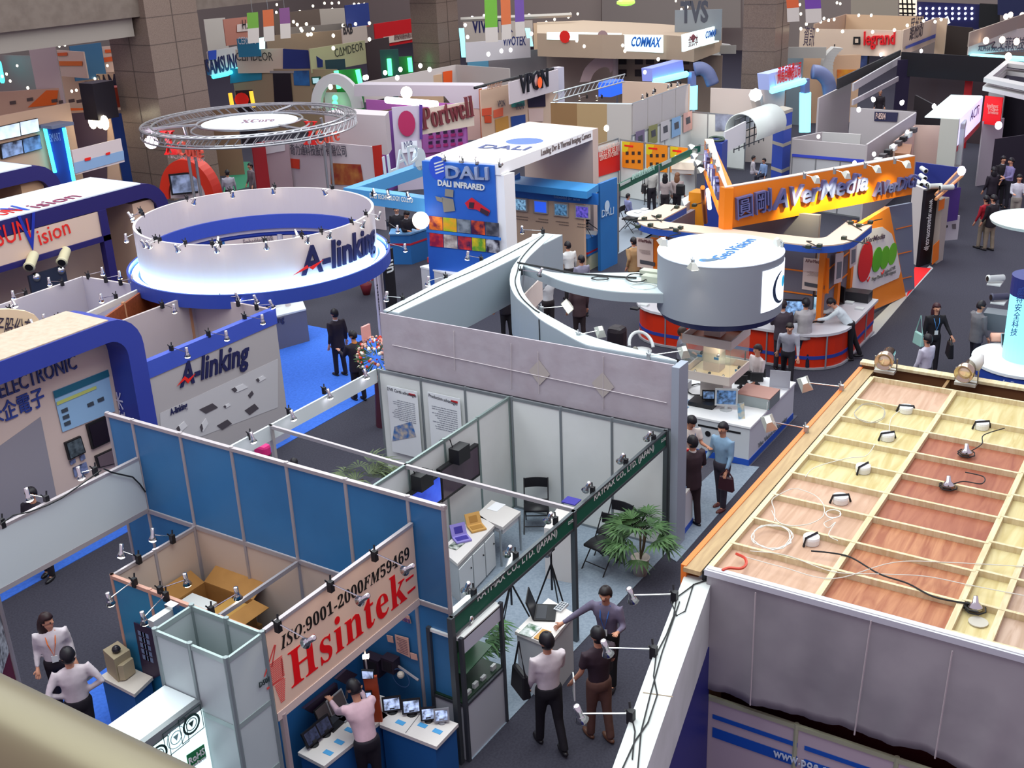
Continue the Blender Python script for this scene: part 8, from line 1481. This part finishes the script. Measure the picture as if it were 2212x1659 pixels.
    for i in (0,1):
        if sleeve == 'short': parts.append(([si[i],sh[i],sh[i]+(el[i]-sh[i])*.75],[(.07*k,.07*k),(.068*k,.068*k),(.06*k,.06*k)]))
        else: parts.append(([si[i],sh[i],sh[i]+(el[i]-sh[i])*.5,el[i],wr[i]],[(.07*k+jk*.5,.07*k+jk*.5),(.066*k+jk*.5,.066*k+jk*.5),(.056*k+jk*.5,.056*k+jk*.5),(.05*k,.05*k),(.036*k,.036*k)]))
    cloth('jacket' if jacket else 'shirt',parts,mat(jacket or shirt,.75,kind='shirt',sc=5))
    if jacket: obj('shirt_collar',(lambda g: (g.lathe([(.068*k,-.02),(.062*k,.025)],V(t.location)+neck+V((0,0,.0)),n=12),g)[-1])(G()),mat(shirt,.6),t)
    pt=[([P_+V((0,0,.07)),P_+V((0,0,-.02)),P_+V((0,0,-.09*k))],[(.165*k,.125*k),(.178*k,.135*k),(.16*k,.12*k)])]
    for i in (0,1): pt.append(([hips[i]+V((0,0,.02)),hips[i]+(kn[i]-hips[i])*.5,kn[i],an[i]+V((0,0,-.01))],[(.095*k,.105*k),(.082*k,.085*k),(.066*k,.066*k),(.055*k,.06*k)]))
    cloth('trousers',pt,mat(trs,.8,kind='shirt',sc=6))
    for i in (0,1): g=G();g.smooth=True;g.ball(V(t.location)+an[i]+V((.06,0,-.035)),.1,10,6,(1.4,.48,.42));obj('shoe',g,mat(shoes,.4),t)
    hc=hb+(ht-hb)*.62;g=G();g.smooth=True;n,kk=16,10;vs=[]
    for i in range(kk+1):
        th=PI*i/kk
        for j in range(n):
            a=2*PI*j/n;v=V((math.sin(th)*math.cos(a),math.sin(th)*math.sin(a),math.cos(th)));vs.append((v,V(t.location)+hc+hq @ V((v.x*.112-.012,v.y*.098,v.z*.128))*k))
    fs=[[i*n+j,(i+1)*n+j,(i+1)*n+(j+1) % n,i*n+(j+1) % n] for i in range(kk) for j in range(n)]
    fs=[f for f in fs if not (sum(vs[q][0].z for q in f)/4 < (.38 if sum(vs[q][0].x for q in f)/4 > .25 else (-.1 if abs(sum(vs[q][0].y for q in f)/4) > .75 else -.55)) )]
    g.add([q for _,q in vs],fs);ho=obj('hair',g,mat(hair,.5),t);ho.modifiers.new('thick','SOLIDIFY').thickness=.012
    if longhair: g=G();g.smooth=True;g.ball(V(t.location)+hc+hq @ V((-.055,0,-.12)),.12,12,8,(.6,.85,1.6));obj('long_hair',g,mat(hair,.5),t)
    g=G()
    for s in (1,-1): g.ball(V(t.location)+hb+(ht-hb)*.52+hq @ V((.078,s*.032,0))*k,.011,6,4)
    obj('eyes',g,mat('1a1414',.3),t);g=G();g.ball(V(t.location)+hb+(ht-hb)*.12+hq @ V((.075,0,0))*k,.02,8,4,(.5,1.1,.35));obj('mouth',g,mat('8f4f48',.6),t)
    if lany:
        o_=V(t.location);f_=L_((.115*k+jk,0,0));q=[o_+neck+V((.03,.07,.0)),o_+T_(.38)+f_+V((.02,.05,0)),o_+T_(.18)+f_+V((.02,0,0)),o_+T_(.38)+f_+V((.02,-.05,0)),o_+neck+V((.03,-.07,0))];obj('lanyard',G().tube(q,.008,5),mat(lany,.6),t) ;c=q[2];obj('name_badge',G().box(c+V((-.004,-.04,-.1)),c+V((.006,.04,0))),WHITE,t)
    t.rotation_euler=(0,0,math.radians(face));
    M_=Matrix.Rotation(math.radians(face),3,'Z');return t,[V((p.x,p.y,0))+M_ @ w_ for w_ in wr]
def item(name,label,cat,c,size,m,yaw=0.):
    c=V(c);g=G();g.box((-size[0]/2,-size[1]/2,-size[2]/2),(size[0]/2,size[1]/2,size[2]/2));t=obj(name,g,m);bv=t.modifiers.new('round','BEVEL');bv.width=min(size)*.3;bv.segments=2;t.location=c;t.rotation_euler=(0,0,yaw);return tag(t,label,cat)
def bag(label,c,yaw=0.,m=BLACK,s=1.,name='shoulder_bag',strap=.5):
    t=thg(name,label,'bag',c);g=G();g.smooth=False;a,b=.17*s,.055*s;c=V(c);u=V((math.cos(yaw),math.sin(yaw),0));n=V((-u.y,u.x,0))
    g.sweep([c+u*x+n*y+V((0,0,-.17*s)) for x,y in ((-a,-b),(a,-b),(a,b),(-a,b))],[c+u*x*.85+n*y*.6+V((0,0,.13*s)) for x,y in ((-a,-b),(a,-b),(a,b),(-a,b))]);o=obj('pouch',g,m,t);o.modifiers.new('round','BEVEL').width=.02
    obj('strap',G().tube([c-u*a*.8+V((0,0,.12*s)),c+V((0,0,.13*s+strap)),c+u*a*.8+V((0,0,.12*s))],.014),m,t);return t
# near aisle
t,w1=psn('man in a pale shirt walking away with a black shoulder bag',(1181,1369),1.74,55,'d9cdd2','17131c',legs=((.22,.12),(-.18,.25)),arms=((.05,.1,.4),(.35,.15,1.3)),sleeve='long')
bag('black shoulder bag on the left side of the man in the pale shirt',w1[0]+V((-.02,.1,.12)),1.0,s=1.15,strap=.42)
t,w1=psn('man in a dark purple sweater and brown trousers seen from behind',(1292,1358),1.7,60,'33222e','63443c',legs=((.12,.05),(-.12,.1)),arms=((.1,.2,.5),(.15,.2,1.2)),sleeve='short',shoes='5a3a2c')
item('paper_sheet','white papers in the left hand of the man in the dark purple sweater','paper',w1[0]+V((0,0,-.1)),(.22,.02,.3),WHITE,.6);item('folded_jacket','dark folded jacket over the right arm of the man in the dark purple sweater','jacket',w1[1]+V((.05,0,-.12)),(.3,.14,.45),mat('1f1a24',.8))
psn('man in a grey-blue shirt and blue lanyard gripping the middle grey post',(1312,1262),1.66,190,'776f88','1c1a20',arms=((.25,.25,1.7),(.35,.95,.2)),lany='3a6fc0',hair='231a1c',lean=.12)
psn('man in a pale pink shirt bending over the laptops in the banner booth',(768,1494),1.62,62,'e0bcc6','1a1420',lean=.35,arms=((.9,.1,.7),(.9,.1,.7)),hd=(0,.4),pos=at2(782,1508,1.5))
psn('long-haired woman in a white blouse with an orange lanyard at the left',(98,1326),1.62,235,'d6ccd2','1c1420','2a1518',longhair=True,lany='e0702a',arms=((-.2,.15,.8),(-.2,.15,.8)),hd=(.9,0))
psn('man in a white shirt with hands on his hips, seen from behind',(143,1403),1.7,60,'d3c6cc','1a141e',arms=((-.35,.6,1.5),(-.35,.6,1.5)))
psn('person hidden above the knees by the white fascia board',None,1.68,200,'2a2430','1a1620',pos=at2(108,1246,0))
# talking group
t,w1=psn('man in a white short-sleeved shirt with a lanyard holding a red folder',(1490,897),1.68,240,'d9cfc9','8a7a5c',sleeve='short',arms=((.3,.1,1.4),(.3,.1,1.5)),lany='3a5a8c',hd=(0,.5),shoes='c0682a');item('folder','red folder held by the man in the white short-sleeved shirt','folder',w1[1]+V((-.05,.05,-.15)),(.04,.28,.36),mat('b3101e',.5),1.)
psn('man in a dark brown suit seen from behind among the talking three',(1497,944),1.7,60,'d8d0d0','2c1c22',jacket='35222a',arms=((.05,.15,.3),(.1,.3,.9)))
t,w1=psn('man in a light blue denim shirt standing at the right of the talking three',(1563,914),1.68,165,'86a6c4','3a3440',arms=((.1,.1,.5),(.1,.15,.7)),shoes='5a2a24');bag('dark red handbag held by the man in the denim shirt',w1[0]+V((-.05,-.02,-.22)),1.5,mat('3a1a24',.5),.9,'handbag',.15)
psn('man in a black suit standing on the blue carpet, the farther of two',(722,669),1.66,75,'c8c8d0','201822',jacket='281d29',arms=((-.2,.15,.4),(-.2,.15,.4)))
psn('man in a black suit with an orange collar, the nearer of two',(763,717),1.64,70,'e0883a','1c1620',jacket='211826',arms=((.4,.2,1.4),(.4,.2,1.4)),hd=(.2,.3))
# island counter surroundings
t,w1=psn('woman in a white sweater looking left beside the lit case',(1638,746),1.6,150,'dcd0d0','2a1c28',hair='2a1c22',arms=((.2,.1,.7),(.1,.1,.5)));bag('dark bag hanging at the hip of the woman in the white sweater',w1[1]+V((0,0,-.05)),.5,mat('241a26',.6),.9)
psn('young man in grey with an orange lanyard left of the lit case',(1473,708),1.62,300,'7c7a86','1e1c24',lany='e0602a',arms=((.2,.1,.9),(.2,.1,.9)),hair='3a2820')
psn('man in a brown-grey suit facing the orange counter',(1692,650),1.68,30,'b8b4c0','2e2630',jacket='453a44',hair='281c20',arms=((.3,.1,1.2),(.1,.1,.2)),hd=(-.3,.1))
psn('man in a grey shirt striding past the orange counter',(1707,686),1.6,200,'a8a8b4','1e1a22',lean=.25,legs=((.45,.1),(-.4,.4)),arms=((.5,.1,.4),(-.3,.15,.4)),hair='241c1c')
psn('man in a grey jacket with orange shoulders at the orange counter, seen from behind',(1742,646),1.7,40,'b9b4b4','1a1a30',arms=((.4,.2,1.3),(.5,.25,1.2)),jacket='b4aeb0')
psn('man in a white shirt leaning on the orange counter',(1805,652),1.66,110,'d9e2e6','17131c',lean=.7,arms=((.9,.1,.5),(1.0,.1,.6)),legs=((-.1,.0),(-.35,.05)),pos=at2(1838,668,1.25),hd=(0,.3))
psn('man in a beige jacket with hands behind his back near the peach canopy',(1369,514),1.68,55,'c9c0b8','1e1c2a',jacket='b48f66',arms=((-.4,.1,.8),(-.4,.1,.8)))
psn('man in a white shirt at the long blue counter',(1229,524),1.66,60,'dcdcdc','2a2428',lean=.1);psn('man in a grey-violet shirt in front of the long blue counter',(1256,553),1.66,60,'8a869c','2c2834')
psn('man in a black suit under the straight grey fascia',(1090,600),1.68,70,'c0c0c8','17131a',jacket='1c1620');psn('man in a white shirt raising a camera inside the curved fascia',(1182,588),1.68,60,'d9d8dc','2a2226',arms=((1.2,.2,1.8),(1.2,.2,1.8)))
psn('person in a brown coat inside the curved fascia',(1250,604),1.68,50,'b8a8a0','2e2226',jacket='4a363a')
psn('grey-haired man in a dark suit sitting inside the curved fascia',(1372,724),1.3,190,'c8c4d0','221e2a',jacket='2a2634',hair='8c8880',sit=1,legs=((1.5,1.5),(1.5,1.5)))
t=thg('white_chair','white rounded chair beside the grey-haired man','chair',(*at2(1385,745,1.0),0));p=at(1385,760,.45);g=G();g.smooth=True;g.lathe([(.02,.44),(.25,.45),(.25,.49),(.02,.5)],(p.x,p.y,0),n=18);obj('seat',g,WHITE,t);obj('backrest',G().tube([V((p.x,p.y,0))+V((math.cos(a)*.28,math.sin(a)*.28,.55+.3*math.sin((a+1)*.9))) for a in [k*.25-1 for k in range(14)]],.04,8),WHITE,t);obj('base',G().lathe([(.2,0),(.2,.03),(.03,.05),(.03,.45)],(p.x,p.y,0),n=14),ALU,t)
item('dark_box','black square box standing below the glowing floodlight inside the curved fascia','box',at(1333,735,1.0),(.4,.4,.7),mat('251c22',.5));tag(obj('box_stand',G().tube([(*at2(1333,735,1.0),0),(*at2(1333,735,1.0),.66)],.05),BLACK),'black post carrying the black square box','stand')
psn('man sitting behind the partition, only his dark hair and white shirt showing',(632,962),1.3,60,'b8b4c4','2a2428',sit=1,legs=((1.5,1.5),(1.5,1.5)),hd=(0,.5));item('pink_bag','pink bag beside the man sitting behind the partition','bag',at(567,972,1.0),(.2,.3,.25),mat('d82a78',.5));p=at2(567,972,1.0);tag(obj('stool',G().lathe([(.2,0),(.2,.02),(.03,.03),(.03,.82),(.18,.84),(.18,.86)],(p.x,p.y,0),n=14),BLACK),'black stool under the pink bag','stool')
# right aisle
t,w1=psn('long-haired woman in black walking with a blue lanyard in the right aisle',(2024,656),1.62,215,'17131a','1a161e','3a1820',longhair=True,lany='4a8ac8',arms=((.2,.35,.4),(0,.15,.1)),legs=((.15,.1),(-.15,.15)));bag('white and turquoise carrier bag on the arm of the woman in black',w1[1]+V((.0,.1,-.02)),.8,mat('9ac4bc',.5),1.,'carrier_bag',.4);bag('black briefcase in the hand of the woman in black',w1[0]+V((0,0,-.3)),.4,BLACK,1.15,'briefcase',.15)
psn('man in a pale shirt walking away in front of the woman in black',(2006,724),1.64,65,'c9c4d4','1c1a24');psn('man in a grey tweed jacket at the round kiosk',(2118,652),1.66,320,'b0b0b4','222030',jacket='6f6c72',hd=(0,.3),arms=((.3,.1,.9),(.1,.1,.3)))
psn('man in a dark jacket and beige trousers walking up the right aisle',(2148,422),1.7,60,'b0a8a8','8a7c6c',jacket='1f1720');psn('person in a red top beside the man in the dark jacket',(2132,424),1.62,60,'a8182c','8f8274')
psn('man in a dark suit facing the viewer in the right aisle',(2168,338),1.72,220,'b8b8c0','1c1820',jacket='1e1820',arms=((.2,.1,1.3),(.2,.1,1.3)));psn('man in a lilac shirt talking in the right aisle',(2186,342),1.72,130,'8a80b0','1f1c28',arms=((.2,.1,1.2),(.1,.1,.4)));psn('woman with dark hair and dark coat in the right aisle',(2148,362),1.62,50,'201820','1c141c',longhair=True,jacket='221826');psn('man in a white shirt at the right edge of the aisle',(2203,378),1.66,200,'c8c4d0','9a9088',arms=((.3,.1,1.3),(.3,.1,1.3)))
# orange poster booth
psn('man in a light blue shirt sitting at the round white table',(1356,400),1.35,330,'8a90c0','2a2a34',sit=1,legs=((1.5,1.5),(1.5,1.5)));t,w1=psn('man in a white shirt with a black strap seen from behind at the orange posters',(1408,360),1.7,60,'c8c4c0','26222c');bag('black bag on the hip of the man with the black strap',w1[0]+V((0,0,.05)),.8)
psn('dark-haired woman in a pale top at the orange posters',(1437,376),1.6,20,'b8a8a8','2a2228',longhair=True);t,w1=psn('brown-haired woman with a black backpack at the orange posters',(1463,374),1.6,10,'b8a4a4','241c26',hair='7a5038',longhair=True);item('backpack','black backpack worn by the brown-haired woman','backpack',at(1470,410,1.15),(.18,.3,.38),BLACK,.2)
psn('man in a black suit standing behind the blue reception counter',(856,446),1.68,215,'c0bcc4','1a161e',jacket='1c1620');psn('man in a black suit reading at the blue reception counter',(876,455),1.66,250,'c8c4cc','1a161e',jacket='1a1420',hd=(0,.5),arms=((.3,.1,1.3),(.3,.1,1.3)))
psn('man in a dark suit with an orange lanyard beside the tall white banner post',(838,598),1.66,300,'5a4450','1a1420',jacket='1e1822',lany='e08a2a')
psn('man in a white shirt in the aisle behind the truss ring',(490,368),1.66,50,'b8b4c4','1c1822');psn('man in a grey-brown suit in the aisle behind the truss ring',(540,353),1.68,160,'b0a8b0','4a4048',jacket='6c5f66');psn('dark dressed person beside the lettered board at the left',(222,478),1.68,60,'241a22','2c2228')
psn('seated man in white by the half cylinder sign',(1628,320),1.35,300,'c4bcc4','b0a8b4',sit=1,legs=((1.5,1.5),(1.5,1.5)));psn('seated man in light blue by the half cylinder sign',(1652,325),1.35,150,'8aa4d0','2a2a3a',sit=1,legs=((1.5,1.5),(1.5,1.5)))
psn('man in a black suit standing inside the black-topped stand',(2016,160),1.7,60,'2a2028','1a141c',jacket='1c141c');psn('bald man in a dark suit left inside the black-topped stand',(1902,196),1.6,200,'3a2a34','1c161e',hair='a87a68',jacket='241a24');psn('seated person with dark hair inside the black-topped stand',(1970,198),1.3,100,'9aa0a0','2a2430',sit=1,legs=((1.5,1.5),(1.5,1.5)))
psn('seated person in cream inside the black-topped stand',(2062,200),1.3,200,'b09a80','2a2028',sit=1,legs=((1.5,1.5),(1.5,1.5)),hair='5a3020');psn('seated person in white before the red panel',(2103,190),1.3,60,'c4b0a4','2a2028',sit=1,legs=((1.5,1.5),(1.5,1.5)))
psn('person with dark hair sitting at a table under the pale banner',(196,376),1.3,200,'4a3038','2a2028',sit=1,legs=((1.5,1.5),(1.5,1.5)))
